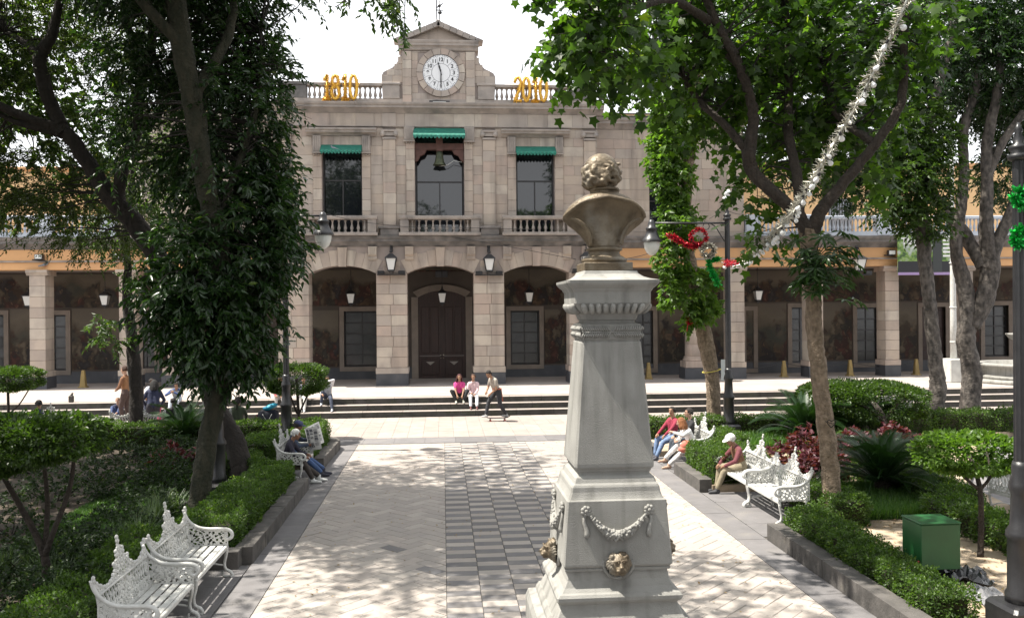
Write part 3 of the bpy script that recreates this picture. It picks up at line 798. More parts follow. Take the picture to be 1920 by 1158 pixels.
blk = OPN + [(XCN + a, XCN + b, 6.77, 11.26) for a, b in PILA] + [(o[0] - .40, o[1] + .40, o[3], 11.26) for o in (OPN[0], OPN[2])] + [(j[0], j[1], 6.77, OPN[i % 3][3]) for i, j in enumerate(jamb)]
lay_stones(uw, X0, X1, 6.78, 11.26, YW, blk, ch=.42, wmin=.45, wmax=.75)
for i, (a, b) in enumerate(jamb): lay_stones(uw, a, b, 6.9, OPN[i % 3][3], YW - .06, ch=.45, wmin=.3, wmax=.4, depth=.3, name='jamb_stone')
lay_stones(uw, X0, X1, 11.30, 11.83, YW - .04, ch=.55, wmin=.9, wmax=1.5, name='frieze_stone')
mb = MB(); mb.prism([(YW + .05, 11.262), (YW - .06, 11.262), (YW - .10, 11.275), (YW - .10, 11.297), (YW + .05, 11.297)], X0, X1); mb.build('architrave_moulding', M['trim'], uw)
for o, wd in ((OPN[0], 1), (OPN[2], 1)):
    lay_stones(uw, o[0] - .03, o[1] + .03, o[3], 10.88, YW - .03, ch=.38, wmin=.5, wmax=.7, name='lintel_stone')
    mb = MB(); mb.prism([(YW + .05, 10.885), (YW - .08, 10.885), (YW - .12, 10.95), (YW - .3, 11.0), (YW - .3, 11.06), (YW - .36, 11.1), (YW - .36, 11.17), (YW + .05, 11.2)], o[0] - .62, o[1] + .62); mb.build('window_hood', M['trim'], uw)
def bracket(x, z0, z1, w=.34):
    mb = MB(); mb.cbox(x - w / 2, x + w / 2, YW - .17, YW + .02, z0 + .16, z1, .012)
    for g in range(4): mb.box(x - w / 2 + .03 + g * .075, x - w / 2 + .07 + g * .075, YW - .195, YW - .16, z0 + .2, z1 - .04)
    mb.box(x - w / 2 - .02, x + w / 2 + .02, YW - .19, YW + .02, z0 + .10, z0 + .158)
    for g in range(3): mb.ball((x - .1 + .1 * g, YW - .09, z0 + .06), (.04, .05, .05), 6, 4)
    mb.build('fluted_bracket', M['trim'], uw)
for o in (OPN[0], OPN[2]): bracket(o[0] - .19, 10.05, 10.88); bracket(o[1] + .19, 10.05, 10.88)
bracket(OPN[1][0] - .22, 10.55, 11.26, .42); bracket(OPN[1][1] + .22, 10.55, 11.26, .42)
for a, b in PILA:                            # pilasters with ionic capitals
    xa, xb = XCN + a, XCN + b; xm = (xa + xb) / 2
    mb = MB(); mb.box(xa + .01, xb - .01, YW - .07, YW + .02, 6.77, 10.86); p = mb.build('pilaster', M['core'], uw)
    lay_stones(p, xa, xb, 6.78, 10.74, YW - .085, ch=.44, wmin=.5, wmax=.6, depth=.09)
    mb = MB(); mb.box(xa - .02, xb + .02, YW - .13, YW + .02, 10.76, 10.84); mb.cbox(xa - .08, xb + .08, YW - .17, YW + .02, 11.06, 11.14, .012)
    for s in (-1, 1):
        c = Vector((xm + s * .27, YW - .1, 10.96))
        P = [c + Vector((s * r * math.cos(th), -.05, r * math.sin(th))) for th, r in ((k * .55 + .8, .12 - .0085 * k) for k in range(14))]
        mb.tube(P, .024, 5)
        mb.tube([c + Vector((0, -.07, 0)), c + Vector((0, .1, 0))], .1, 10)
    mb.box(xm - .2, xm + .2, YW - .12, YW + .02, 10.90, 11.05); mb.build('ionic_capital', M['trim'], uw)
    mb = MB(); mb.box(xa - .02, xb + .02, YW - .09, YW, 11.302, 11.828); mb.build('frieze_block', M['stone'], uw)

def window(parent, x0, x1, z0, z1, y, tr, cols=2, nrow=1, mt='glass', fr=.06, name='window'):
    mb = MB(); mb.box(x0, x0 + fr, y, y + .08, z0, z1); mb.box(x1 - fr, x1, y, y + .08, z0, z1); mb.box(x0 + fr, x1 - fr, y, y + .08, z1 - fr, z1); mb.box(x0 + fr, x1 - fr, y, y + .08, z0, z0 + fr)
    zr = [z0 + fr] + ([tr] if tr else []) + [z1 - fr]
    if nrow > 1: zr = [z0 + fr + (z1 - z0 - 2 * fr) * k / nrow for k in range(nrow + 1)]
    for z in zr[1:-1]: mb.box(x0 + fr, x1 - fr, y + .004, y + .075, z - .03, z + .03)
    panes = []
    for k, (a, b) in enumerate(zip(zr[:-1], zr[1:])):
        n = 1 if (tr and k == len(zr) - 2) else cols
        for i in range(n):
            u0, u1 = x0 + fr + (x1 - x0 - 2 * fr) * i / n, x0 + fr + (x1 - x0 - 2 * fr) * (i + 1) / n
            if i: mb.box(u0 - .025, u0 + .025, y + .002, y + .07, a + .03, b - .03)
            panes.append((u0 + .02, u1 - .02, a + .02, b - .02))
    f = mb.build(name, M['frame'], parent, ((x0 + x1) / 2, y, z0))
    for a, b, c, d in panes:
        mb = MB(); t = random.uniform(-.004, .004); mb.add([(a, y + .04 + t, c), (b, y + .04 - t, c), (b, y + .045 - t, d), (a, y + .045 + t, d), (a, y + .05, c), (b, y + .05, c), (b, y + .055, d), (a, y + .055, d)], [(0, 1, 2, 3), (7, 6, 5, 4), (0, 4, 5, 1), (1, 5, 6, 2), (2, 6, 7, 3), (3, 7, 4, 0)])
        mb.build('pane', M[mt], f)
    return f
for i, o in enumerate(OPN): window(hall, o[0] + .002, o[1] - .002, o[2] + .002, o[3] - .002, YW + (.62 if i == 1 else .32), 9.1)

def awning(x0, x1, zt, drop, out, n):
    y = YW - .05; mb = MB(); k = n * 6
    top = []; for_v = []
    for i in range(k + 1):
        x = x0 + (x1 - x0) * i / k; w = .012 * math.sin(i * .9)
        sc = abs(math.sin(PI * i / 6)) * .075
        mb.v += [(x, y, zt), (x, y - out * .5, zt - drop * .42 - .02), (x, y - out + w * .4, zt - drop), (x, y - out + w, zt - drop - .07 - sc)]
        mb.v += [(x, y, zt - .012), (x, y - out * .5, zt - drop * .42 - .032), (x, y - out + .008 + w * .4, zt - drop - .012), (x, y - out + .008 + w, zt - drop - .07 - sc)]
    for i in range(k):
        b = i * 8
        for j in range(3):
            mb.f += [[b + j, b + 8 + j, b + 9 + j, b + 1 + j], [b + 4 + j, b + 5 + j, b + 13 + j, b + 12 + j]]; mb.m += [1 if j == 2 else 0] * 2; mb.sm += [False] * 2
        mb.f.append([b + 3, b + 11, b + 15, b + 7]); mb.m.append(1); mb.sm.append(False)
    for x in (x0, x1): mb.add([(x, y, zt), (x, y - out * .5, zt - drop * .42 - .02), (x, y - out, zt - drop), (x, y, zt - drop)], [(0, 1, 2, 3)])
    a = mb.build('awning', [M['awning'], M['awning']], hall)
    m2 = MB(); m2.box(x0, x1, y - out + .003, y - out + .012, zt - drop - .035, zt - drop - .012); m2.build('awning_piping', M['awnfade'], a)
    m2 = MB(); m2.tube([(x0, y - out + .02, zt - drop - .02), (x1, y - out + .02, zt - drop - .02)], .014, 6)
    for x in (x0 + .02, x1 - .02): m2.tube([(x, y, zt - drop - .1), (x, y - out + .02, zt - drop - .02)], .012, 6)
    m2.build('awning_frame', M['blackiron'], a)
awning(OPN[0][0] - .02, OPN[0][1] + .02, 10.52, .30, .42, 12); awning(OPN[1][0] - .04, OPN[1][1] + .04, 11.24, .38, .5, 13); awning(OPN[2][0] - .02, OPN[2][1] + .02, 10.50, .30, .42, 12)

# ---- main cornice, roof balustrade
cornice(hall, X0 - .25, X1 + .25, YW - .04, 11.832, 12.23, .36, 'trim', piece=1.15)
mb = MB(); mb.box(X0 + .05, X1 - .05, YW - .02, YW + .38, 12.232, 12.44); rb = mb.build('parapet_base', M['trim'], hall)
RBM = baluster_mesh('trim', .52, 1.05)
for s in (-1, 1):
    xs = (XCN + s * 2.32, XCN + s * 5.42); xa, xb = min(xs), max(xs)
    for i in range(15): link('baluster', RBM, rb, Vector((xa + (xb - xa) * (i + .5) / 15, YW + .16, 12.442)) - wpos(rb), (0, 0, random.random()))
    mb = MB(); mb.cbox(xa, xb, YW - .0, YW + .32, 12.964, 13.10, .02); mb.build('parapet_rail', M['trim'], rb)
    e0, e1 = sorted((XCN + s * 5.42, XCN + s * 6.6)); mb = MB(); mb.cbox(e0, e1, YW - .02, YW + .36, 12.442, 12.98, .015); mb.cbox(e0 - .05, e1 + .05, YW - .06, YW + .4, 12.982, 13.12, .02); mb.build('parapet_pier', M['darktrim'], rb)
    e0, e1 = sorted((XCN + s * 1.62, XCN + s * 2.32)); mb = MB(); mb.cbox(e0, e1, YW - .06, YW + .4, 12.442, 13.0, .015); mb.cbox(e0 - .04, e1 + .04, YW - .10, YW + .44, 13.002, 13.11, .02); mb.build('parapet_pier', M['trim'], rb)

# ---- clock gable
YT = YW + .02
mb = MB(); mb.box(XCN - 1.50, XCN + 1.50, YT + .01, YT + .7, 12.235, 14.5)
for s in (-1, 1):
    C = [(1.5, 12.25), (2.3, 12.25), (2.36, 13.12), (2.36, 13.42), (2.28, 13.56), (2.1, 13.66), (1.92, 13.74), (1.74, 13.92), (1.62, 14.14), (1.55, 14.38), (1.5, 14.5)]
    mb.poly([(XCN + s * x, z) for x, z in C], YT + .03, YT + .5)
tower = mb.build('clock_gable', M['core'], hall)
lay_stones(tower, XCN - 1.12, XCN + 1.12, 12.24, 14.42, YT, [(XCN - .86, XCN + .86, 12.7, 14.38)], ch=.36, wmin=.4, wmax=.6)
for s in (-1, 1):
    e0, e1 = sorted((XCN + s * 1.125, XCN + s * 1.5)); lay_stones(tower, e0, e1, 12.24, 14.42, YT - .05, ch=.37, wmin=.34, wmax=.4)
    for (z0, z1, w) in ((13.13, 13.42, .84), (13.425, 13.66, .62), (13.665, 13.9, .33), (13.905, 14.2, .18)):
        n = 2 if w > .5 else 1
        for i in range(n):
            a, b = sorted((XCN + s * (1.505 + w * i / n), XCN + s * (1.505 + w * (i + 1) / n - .006))); block('stone', 'stone', a, b, YT + .005, YT + .3, z0, z1, tower)
# ring of stones round the dial
DC = Vector((XCN + .09, YT - .03, 13.54))
N = 16
for i in range(N):
    a0, a1 = 2 * PI * i / N + .012, 2 * PI * (i + 1) / N - .012
    q = [(DC.x + r * math.sin(a), DC.z + r * math.cos(a)) for r, a in ((.76, a0), (.76, (a0 + a1) / 2), (.76, a1), (1.0, a1), (1.0, (a0 + a1) / 2), (1.0, a0))]
    MB().poly(q, YT - .09, YT + .05).build('dial_surround_stone', M['stone'], tower)
mb = MB(); mb.poly([(DC.x + 1.01 * math.sin(2 * PI * i / 40), DC.z + 1.01 * math.cos(2 * PI * i / 40)) for i in range(40)], YT - .02, YT + .06); mb.build('dial_bed', M['core'], tower)
clock = thing('clock', 'round white clock with black hands in the stone gable', 'clock', (DC.x, YT - .03, DC.z))
mb = MB(); mb.poly([(DC.x + .75 * math.sin(2 * PI * i / 48), DC.z + .75 * math.cos(2 * PI * i / 48)) for i in range(48)], YT - .045, YT - .02)
clock_dial = mb.build('dial', flat('white_clock_dial', (.74, .75, .76), .35), clock)
ink = flat('black_clock_paint', (.012, .012, .014), .4); greyink = flat('grey_clock_lines', (.12, .12, .14), .5)
mb = MB(); yd = YT - .05
mb.tube([(DC.x + .755 * math.sin(2 * PI * i / 48), YT - .045, DC.z + .755 * math.cos(2 * PI * i / 48)) for i in range(49)], .02, 5, 0, False)
for i in range(48):
    a0, a1 = 2 * PI * i / 48, 2 * PI * (i + 1) / 48
    for r0, r1 in ((.375, .39),): mb.add([(DC.x + r * math.sin(a), yd, DC.z + r * math.cos(a)) for r, a in ((r0, a0), (r0, a1), (r1, a1), (r1, a0))], [(0, 1, 2, 3)])
for i in range(60):
    a = 2 * PI * i / 60; w = .012; 
    if i % 5 == 0: continue
    mb.add([(DC.x + r * math.sin(a) + t * math.cos(a), yd, DC.z + r * math.cos(a) - t * math.sin(a)) for r, t in ((.68, -w), (.68, w), (.72, w), (.72, -w))], [(0, 1, 2, 3)])
for i in range(12):
    a = 2 * PI * (i + .5) / 12; w = .006
    mb.add([(DC.x + r * math.sin(a) + t * math.cos(a), yd, DC.z + r * math.cos(a) - t * math.sin(a)) for r, t in ((.39, -w), (.39, w), (.66, w), (.66, -w))], [(0, 1, 2, 3)])
mb.build('minute_track', greyink, clock)
for h in range(1, 13):
    a = 2 * PI * h / 12; text('numeral', str(h), .215, (DC.x + .54 * math.sin(a), yd - .003, DC.z + .54 * math.cos(a)), clock, ink, extrude=.002, bold=.006)
def hand(ang, ln, w, y):
    mb = MB(); c, s_ = math.cos(ang), math.sin(ang)
    P = [(-w * .5, -.12), (w * .5, -.12), (w * .6, 0), (w, ln * .55), (w * .4, ln * .75), (w * 1.1, ln * .82), (0, ln), (-w * 1.1, ln * .82), (-w * .4, ln * .75), (-w, ln * .55), (-w * .6, 0)]
    mb.poly([(DC.x + x * c + z * s_, DC.z - x * s_ + z * c) for x, z in P], y, y + .012); return mb
hand(2 * PI * 11.5 / 12, .46, .035, yd - .03).build('hour_hand', ink, clock); hand(PI, .68, .028, yd - .05).build('minute_hand', ink, clock)
# gable cornice and pediment
cornice(tower, XCN - 1.66, XCN + 1.66, YT - .02, 14.45, 14.86, .2, 'trim', 'gable_cornice', back=.7, piece=.55)
mb = MB(); mb.poly([(XCN - 1.6, 14.865), (XCN + 1.6, 14.865), (XCN, 15.5)], YT + .06, YT + .66); ped = mb.build('pediment', M['stone'], tower)
for s in (-1, 1):
    n = 7; a = Vector((XCN + s * 1.86, 0, 14.87)); b = Vector((XCN, 0, 15.66)); d = b - a; L = d.length; ang = math.atan2(d.z, d.x)
    for i in range(n):
        p = [a + d * (i / n + .004), a + d * ((i + 1) / n - .004)]; t = Vector((-d.z, 0, d.x)).normalized(); t = -t if t.z > 0 else t
        q = [(p[0].x, p[0].z), (p[1].x, p[1].z), (p[1].x + t.x * .2, p[1].z + t.z * .2), (p[0].x + t.x * .2, max(p[0].z + t.z * .2, 14.87))]
        MB().poly(q, YT - .2, YT + .68).build('coping_stone', M['trim'], ped)
mb = MB(); mb.cbox(XCN - .09, XCN + .09, YT + .05, YT + .25, 15.6, 15.78, .02); mb.build('finial_block', M['trim'], ped)
lamp_m = MB(); p = A(824, 192, YW - .2); lamp_m.box(p.x - .42, p.x + .42, p.y - .1, p.y + .12, p.z - .02, p.z + .05); lamp_m.box(p.x - .3, p.x + .3, p.y - .16, p.y - .1, p.z - .05, p.z + .0)
fl = thing('floodlight', 'black strip floodlight on the cornice below the clock', 'floodlight', (p.x, p.y, p.z)); lamp_m.build('housing', M['blackiron'], fl)
mb = MB(); mb.box(p.x - .27, p.x + .27, p.y - .165, p.y - .1605, p.z - .03, p.z - .012); mb.build('lens', M['lampglass'], fl)
# mast and weather vane on the gable
mast = thing('roof_mast', 'thin mast with small vane on top of the clock gable', 'mast', (XCN, YT + .15, 15.78))
mb = MB(); mb.tube([(XCN - .06, YT + .15, 15.78), (XCN - .1, YT + .15, 18.2)], .022, 6); mb.build('pole', M['blackiron'], mast)
mb = MB(); c = Vector((XCN + .05, YT + .15, 16.1))
mb.tube([c + Vector((0, 0, -.3)), c + Vector((0, 0, .5))], .018, 6); mb.tube([c + Vector((-.16, 0, .1)), c + Vector((.16, 0, .1))], .02, 6); mb.ball(c + Vector((0, 0, .28)), .07, 6, 5); mb.ball(c + Vector((.02, 0, .0)), (.09, .05, .08), 6, 5); mb.tube([c + Vector((-.12, 0, .2)), c + Vector((.14, 0, .38))], .025, 5)
mb.build('vane', M['blackiron'], mast)

# ---- bell in the middle window
bell = thing('bell', 'green bronze bell hanging in the middle upper window', 'bell', (XCN + .0, YW + .05, 9.75))
c = (XCN, YW + .12, 9.72)
mb = MB(); mb.lathe([(.02, .62), (.10, .60), (.145, .5), (.165, .3), (.20, .14), (.27, .02), (.275, 0), (.25, 0), (.18, .12), (.13, .3), (.02, .5)], 16, c); mb.build('bell_body', M['bell'], bell)
mb = MB(); mb.tube([(c[0], c[1], 9.98), (c[0], c[1], 9.66)], [.012, .012, .035], 6); mb.build('clapper', M['blackiron'], bell)
mb = MB(); mb.tube([(c[0] + .05, c[1], 9.68), (c[0] + .35, c[1], 9.75), (c[0] + .6, c[1], 9.92), (c[0] + .95, c[1], 9.85)], .012, 5); mb.build('rope', M['lampglass'], bell)
mb = MB(); mb.box(XCN - 1.01, XCN + 1.01, YW + .02, YW + .3, 10.36, 10.62); mb.box(XCN - .14, XCN + .14, YW - .03, YW + .32, 10.3, 10.9)
for s in (-1, 1):
    a, b = sorted((XCN + s * 1.0, XCN + s * .72)); q = [(XCN + s * 1.0, 9.86), (XCN + s * .9, 9.9), (XCN + s * .78, 10.12), (XCN + s * .62, 10.18), (XCN + s * .52, 10.355), (XCN + s * 1.0, 10.355)]
    mb.poly(q, YW + .04, YW + .28)
mb.build('bell_beam', M['beam'], bell)

# ---- arcade behind the arches: back wall, ceiling, murals, door, windows
def back_range(parent, x0, x1, panels, zt=5.62, matn='bedframe'):
    """panels: (kind, x0, x1, z0, z1)"""
    ops = [(a, b, c, d) for k, a, b, c, d in panels if k in ('win', 'door')]
    mb = MB(); wall_cells(mb, x0, x1, ZP - .01, zt, YB, YB + .4, ops); mb.box(x0, x1, YB - .01, YB + .0, ZP - .01, 1.12)
    mb.box(x0, x1, YW + .97, YB + .4, zt + .004, zt + .3); mb.box(x0, x1, YB + 1.2, YB + 1.3, ZP, zt + .3); mb.box(x0, x1, YB + .4, YB + 1.3, zt + .1, zt + .3)
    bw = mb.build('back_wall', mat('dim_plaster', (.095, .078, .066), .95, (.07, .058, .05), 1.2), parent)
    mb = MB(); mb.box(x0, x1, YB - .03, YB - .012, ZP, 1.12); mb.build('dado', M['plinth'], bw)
    for k, a, b, c, d in panels:
        if k in ('win', 'door'):
            f = .2
            mb = MB(); mb.box(a - f, a, YB - .07, YB + .1, max(c - f, ZP), d + f); mb.box(b, b + f, YB - .07, YB + .1, max(c - f, ZP), d + f); mb.box(a, b, YB - .07, YB + .1, d, d + f)
            if k == 'win': mb.box(a, b, YB - .07, YB + .1, c - f, c)
            mb.build('stone_surround', M['bedframe'], bw)
        if k == 'win': window(parent, a, b, c, d, YB + .12, None, 2 if b - a > .75 else 1, 5, 'dullglass', .05)
        if k == 'door':
            mb = MB(); mb.box(a, b, YB + .15, YB + .25, c, d); dr = mb.build('side_door', M['wood'], parent)
            for i in (0, 1):
                for j in range(3):
                    mb = MB(); u = a + (b - a) * (.08 + .46 * i); w = (b - a) * .38; mb.cbox(u, u + w, YB + .12, YB + .16, c + .15 + (d - c) * .31 * j, c + .05 + (d - c) * .31 * (j + 1), .02); mb.build('door_panel', M['wood'], dr)
    return bw
mural_i = [0]
def mural_mat(z0, z1):
    i = mural_i[0]; mural_i[0] += 1
    m = bpy.data.materials.new('mural_paint'); m.use_nodes = True; t = m.node_tree; n = t.nodes; l = t.links; b = n['Principled BSDF']; b.inputs['Roughness'].default_value = .7
    def ramp(src, st, const=False):
        r = n.new('ShaderNodeValToRGB'); e = r.color_ramp.elements
        if const: r.color_ramp.interpolation = 'CONSTANT'
        for k in range(2, len(st)): e.new(.5)
        for k, (p, c) in enumerate(st): e[k].position = p; e[k].color = (*c, 1)
        l.new(src, r.inputs['Fac']); return r.outputs['Color']
    def mixc(f, a, c):
        x = n.new('ShaderNodeMix'); x.data_type = 'RGBA'; l.new(f, x.inputs['Factor']); l.new(a, x.inputs['A']); l.new(c, x.inputs['B']); return x.outputs['Result']
    g = n.new('ShaderNodeNewGeometry'); mp = n.new('ShaderNodeMapping'); mp.inputs['Location'].default_value = (i * 7.1, 0, i * 1.7); l.new(g.outputs['Position'], mp.inputs['Vector'])
    sp = n.new('ShaderNodeSeparateXYZ'); l.new(g.outputs['Position'], sp.inputs['Vector'])
    z = n.new('ShaderNodeTexNoise'); z.inputs['Scale'].default_value = .9; z.inputs['Detail'].default_value = 4; l.new(mp.outputs['Vector'], z.inputs['Vector'])
    hgt = n.new('ShaderNodeMapRange'); hgt.inputs['From Min'].default_value = z0; hgt.inputs['From Max'].default_value = z1; l.new(sp.outputs['Z'], hgt.inputs['Value'])
    ad = n.new('ShaderNodeMath'); ad.operation = 'MULTIPLY_ADD'; ad.inputs[1].default_value = .9; l.new(z.outputs['Fac'], ad.inputs[0]); l.new(hgt.outputs['Result'], ad.inputs[2])
    sc = n.new('ShaderNodeMath'); sc.operation = 'MULTIPLY'; sc.inputs[1].default_value = .55; l.new(ad.outputs[0], sc.inputs[0])
    land = ramp(sc.outputs[0], [(.0, (.035, .028, .022)), (.38, (.075, .06, .035)), (.5, (.05, .055, .045)), (.58, (.11, .095, .07)), (.70, (.17, .15, .12)), (.85, (.14, .125, .11))])
    fig = n.new('ShaderNodeMapping'); fig.inputs['Scale'].default_value = (1.0, 1, .42); wn = n.new('ShaderNodeTexNoise'); wn.inputs['Scale'].default_value = 2.2; wn.inputs['Detail'].default_value = 3; l.new(mp.outputs['Vector'], wn.inputs['Vector']); wa = n.new('ShaderNodeVectorMath'); wa.operation = 'MULTIPLY_ADD'; wa.inputs[1].default_value = (.9, .9, .9); l.new(wn.outputs['Color'], wa.inputs[0]); l.new(mp.outputs['Vector'], wa.inputs[2]); l.new(wa.outputs[0], fig.inputs['Vector'])
    v = n.new('ShaderNodeTexVoronoi'); v.inputs['Scale'].default_value = 3.4; v.inputs['Randomness'].default_value = .75; l.new(fig.outputs['Vector'], v.inputs['Vector'])
    sv = n.new('ShaderNodeSeparateColor'); l.new(v.outputs['Color'], sv.inputs['Color'])
    robes = ramp(sv.outputs['Red'], [(0, (.10, .035, .022)), (.2, (.12, .09, .06)), (.36, (.045, .04, .045)), (.52, (.10, .06, .03)), (.68, (.05, .045, .032)), (.84, (.15, .125, .09))], True)
    edge = ramp(v.outputs['Distance'], [(.2, (1, 1, 1)), (.5, (.42, .38, .34))])
    fm = n.new('ShaderNodeMix'); fm.data_type = 'RGBA'; fm.blend_type = 'MULTIPLY'; fm.inputs['Factor'].default_value = 1; l.new(robes, fm.inputs['A']); l.new(edge, fm.inputs['B'])
    v2 = n.new('ShaderNodeTexVoronoi'); v2.inputs['Scale'].default_value = 3.4; v2.inputs['Randomness'].default_value = .8; l.new(wa.outputs[0], v2.inputs['Vector'])
    heads = ramp(v2.outputs['Distance'], [(.16, (.6, .6, .6)), (.24, (0, 0, 0))]); skin = n.new('ShaderNodeRGB'); skin.outputs[0].default_value = (.17, .105, .065, 1)
    crowd = mixc(heads, fm.outputs['Result'], skin.outputs[0])
    w = n.new('ShaderNodeTexNoise'); w.inputs['Scale'].default_value = .7; l.new(fig.outputs['Vector'], w.inputs['Vector'])
    k1 = n.new('ShaderNodeMath'); k1.operation = 'SUBTRACT'; l.new(w.outputs['Fac'], k1.inputs[0]); k2 = n.new('ShaderNodeMath'); k2.operation = 'MULTIPLY'; k2.inputs[1].default_value = .5; l.new(hgt.outputs['Result'], k2.inputs[0]); l.new(k2.outputs[0], k1.inputs[1])
    msk = ramp(k1.outputs[0], [(.16, (0, 0, 0)), (.24, (1, 1, 1))])
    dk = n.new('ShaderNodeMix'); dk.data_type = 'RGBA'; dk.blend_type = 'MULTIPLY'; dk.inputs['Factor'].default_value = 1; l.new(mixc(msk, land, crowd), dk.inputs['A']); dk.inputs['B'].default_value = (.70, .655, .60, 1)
    l.new(dk.outputs['Result'], b.inputs['Base Color']); return m
def mural(parent, x0, x1, z0, z1):
    mb = MB(); mb.box(x0, x1, YB - .022, YB - .004, z0, z1); return mb.build('mural', mural_mat(z0, z1), parent)
def wx(u, v=600): return A(u, v, YB).x
def wz(v, u=900): return A(u, v, YB).z
def px(u0, u1, v0, v1): return (wx(u0), wx(u1), A((u0 + u1) / 2, v1, YB).z, A((u0 + u1) / 2, v0, YB).z)
w1 = px(645, 712, 583, 687); w2 = px(957, 1011, 582, 683)
dz1 = A(828, 548, YB).z
D0, D1 = wx(784), wx(873)
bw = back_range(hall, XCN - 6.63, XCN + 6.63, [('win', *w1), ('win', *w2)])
mural(hall, w1[0] - 2.2, w1[1] + .2, w1[3] + .25, 5.55); mural(hall, w1[0] - 1.65, w1[0] - .25, 1.2, w1[3] + .05)
mural(hall, w2[0] - .4, w2[1] + 2.3, w2[3] + .25, 5.55); mural(hall, w2[1] + .25, w2[1] + 1.9, 1.2, w2[3] + .05)
mural(hall, D0 - .9, D1 + .9, dz1 + .95, 5.6)
# great door with its stone arch
dm = (D0 + D1) / 2; dh = (D1 - D0) / 2; zs = dz1 - .22
C, R, cz, t = arch_curve(dm, dh, zs, .30, 12)
mb = MB(); O = [(dm + (R + .3) * math.sin(-t + 2 * t * i / 12) * 1.06, cz + (R + .28) * math.cos(-t + 2 * t * i / 12)) for i in range(13)]
for i in range(12):
    q = [C[i], C[i + 1], O[i + 1], O[i]]; mb.poly(q, YB - .12, YB - .03)
for s in (-1, 1):
    a, b = sorted((dm + s * dh, dm + s * (dh + .3))); mb.box(a, b, YB - .12, YB - .03, ZP, zs + .01)
surround = mb.build('door_surround', M['bedframe'], hall)
mb = MB(); out = [(D0, ZP), (D1, ZP)] + [p for p in C[::-1]]
mb.poly(out, YB - .06, YB - .032); door = mb.build('door', M['wood'], hall, (dm, YB, ZP))
for s in (-1, 1):
    a, b = sorted((dm + s * .03, dm + s * (dh - .04)))
    mb = MB(); mb.box(a, b, YB - .085, YB - .062, ZP + .02, zs - .28); leaf = mb.build('door_leaf', M['wood'], door)
    w = b - a
    for i in (0, 1):
        mb = MB(); mb.cbox(a + w * (.1 + .42 * i), a + w * (.46 + .42 * i), YB - .115, YB - .085, 1.75, zs - .42, .02); mb.build('door_panel', M['wood'], leaf)
    mb = MB(); mb.cbox(a + .1, b - .1, YB - .115, YB - .085, .75, 1.5, .02); mb.build('door_panel', M['wood'], leaf)
    mb = MB(); xm = (a + b) / 2; mb.poly([(xm - .2, 1.36), (xm + .2, 1.36), (xm, 1.2)], YB - .15, YB - .115); mb.build('door_boss', flat('pale_door_boss', (.3, .27, .24), .6), leaf)
    mb = MB(); mb.box(a + .02, b - .05, YB - .14, YB - .086, 1.60, 1.64); mb.build('door_rail', flat('worn_door_rail', (.16, .14, .13), .6), leaf)
    mb = MB(); mb.ball((dm + s * .06, YB - .14, 1.66), .035, 8, 6); mb.ball((dm + s * .06, YB - .14, 1.52), .022, 8, 6); mb.build('door_knob', flat('brass_knob', (.6, .55, .45), .25, metal=.9), leaf)
text('arch_lettering', 'TLALPAN', .2, (dm, YW + .5, 5.47), hall, flat('dark_painted_letters', (.05, .035, .03), .7), rot=(PI / 2, 0, 0), extrude=.003)
tx = [o for o in hall.children if o.name.startswith('arch_lettering')][0]; tx.location = Vector((dm, YB - .03, 5.47)) - wpos(hall)
mb = MB(); p = A(828, 514, YB - .05); mb.cbox(p.x - .28, p.x + .28, YB - .06, YB - .024, p.z - .14, p.z + .14, .01); mb.build('plaque', M['plinth'], hall)
# ================================================================== side ranges of the hall and the arcades beyond
def pillar_part(parent, xa, xb, y=YG, zt=5.5, limit=300):
    mb = MB(); mb.box(xa + .015, xb - .015, y + .015, y + .8, 1.1, zt - .25); p = mb.build('pillar', M['core'], parent, ((xa + xb) / 2, y, ZP))
    mb = MB(); mb.box(xa - .04, xb + .04, y - .05, y + .86, ZP - .01, 1.09); mb.build('plinth', M['plinth'], p)
    block('base_stone', 'stone', xa - .05, xb + .05, y - .06, y + .86, 1.092, 1.32, p)
    lay_stones(p, xa, xb, 1.325, zt - .25, y, ch=.42, wmin=.5, wmax=.62, depth=.8)
    mb = MB(); mb.prism([(y + .8, zt - .248), (y - .03, zt - .248), (y - .05, zt - .2), (y - .12, zt - .12), (y - .12, zt - .02), (y + .8, zt - .02)], xa - .1, xb + .1); mb.build('capital', M['stone'], p)
    return p
def column_part(parent, xm, y=YG, zt=5.5):
    c = (xm, y + .42, 0)
    mb = MB(); mb.box(xm - .5, xm + .5, y - .05, y + .9, ZP - .01, 1.09); p = mb.build('plinth', M['plinth'], parent, (xm, y, ZP))
    mb = MB(); mb.cbox(xm - .46, xm + .46, y - .04, y + .88, 1.092, 1.38, .02); mb.lathe([(.45, 1.382), (.46, 1.45), (.40, 1.5), (.42, 1.55), (.38, 1.58)], 20, c); mb.build('column_base', M['stone'], p)
    for k in range(7):
        r0, r1 = .36 - .008 * k, .36 - .008 * (k + 1); z0 = 1.582 + .52 * k
        mb = MB(); mb.lathe([(r0 - .006, z0), (r0, z0 + .008), (r1, z0 + .508), (r1 - .006, z0 + .516)], 20, c); mb.build('drum', M['stone'], p)
    mb = MB(); mb.lathe([(.30, 5.222), (.34, 5.24), (.31, 5.27), (.42, 5.36)], 20, c); mb.cbox(xm - .46, xm + .46, y - .06, y + .9, 5.362, zt - .02, .015); mb.build('capital', M['stone'], p)
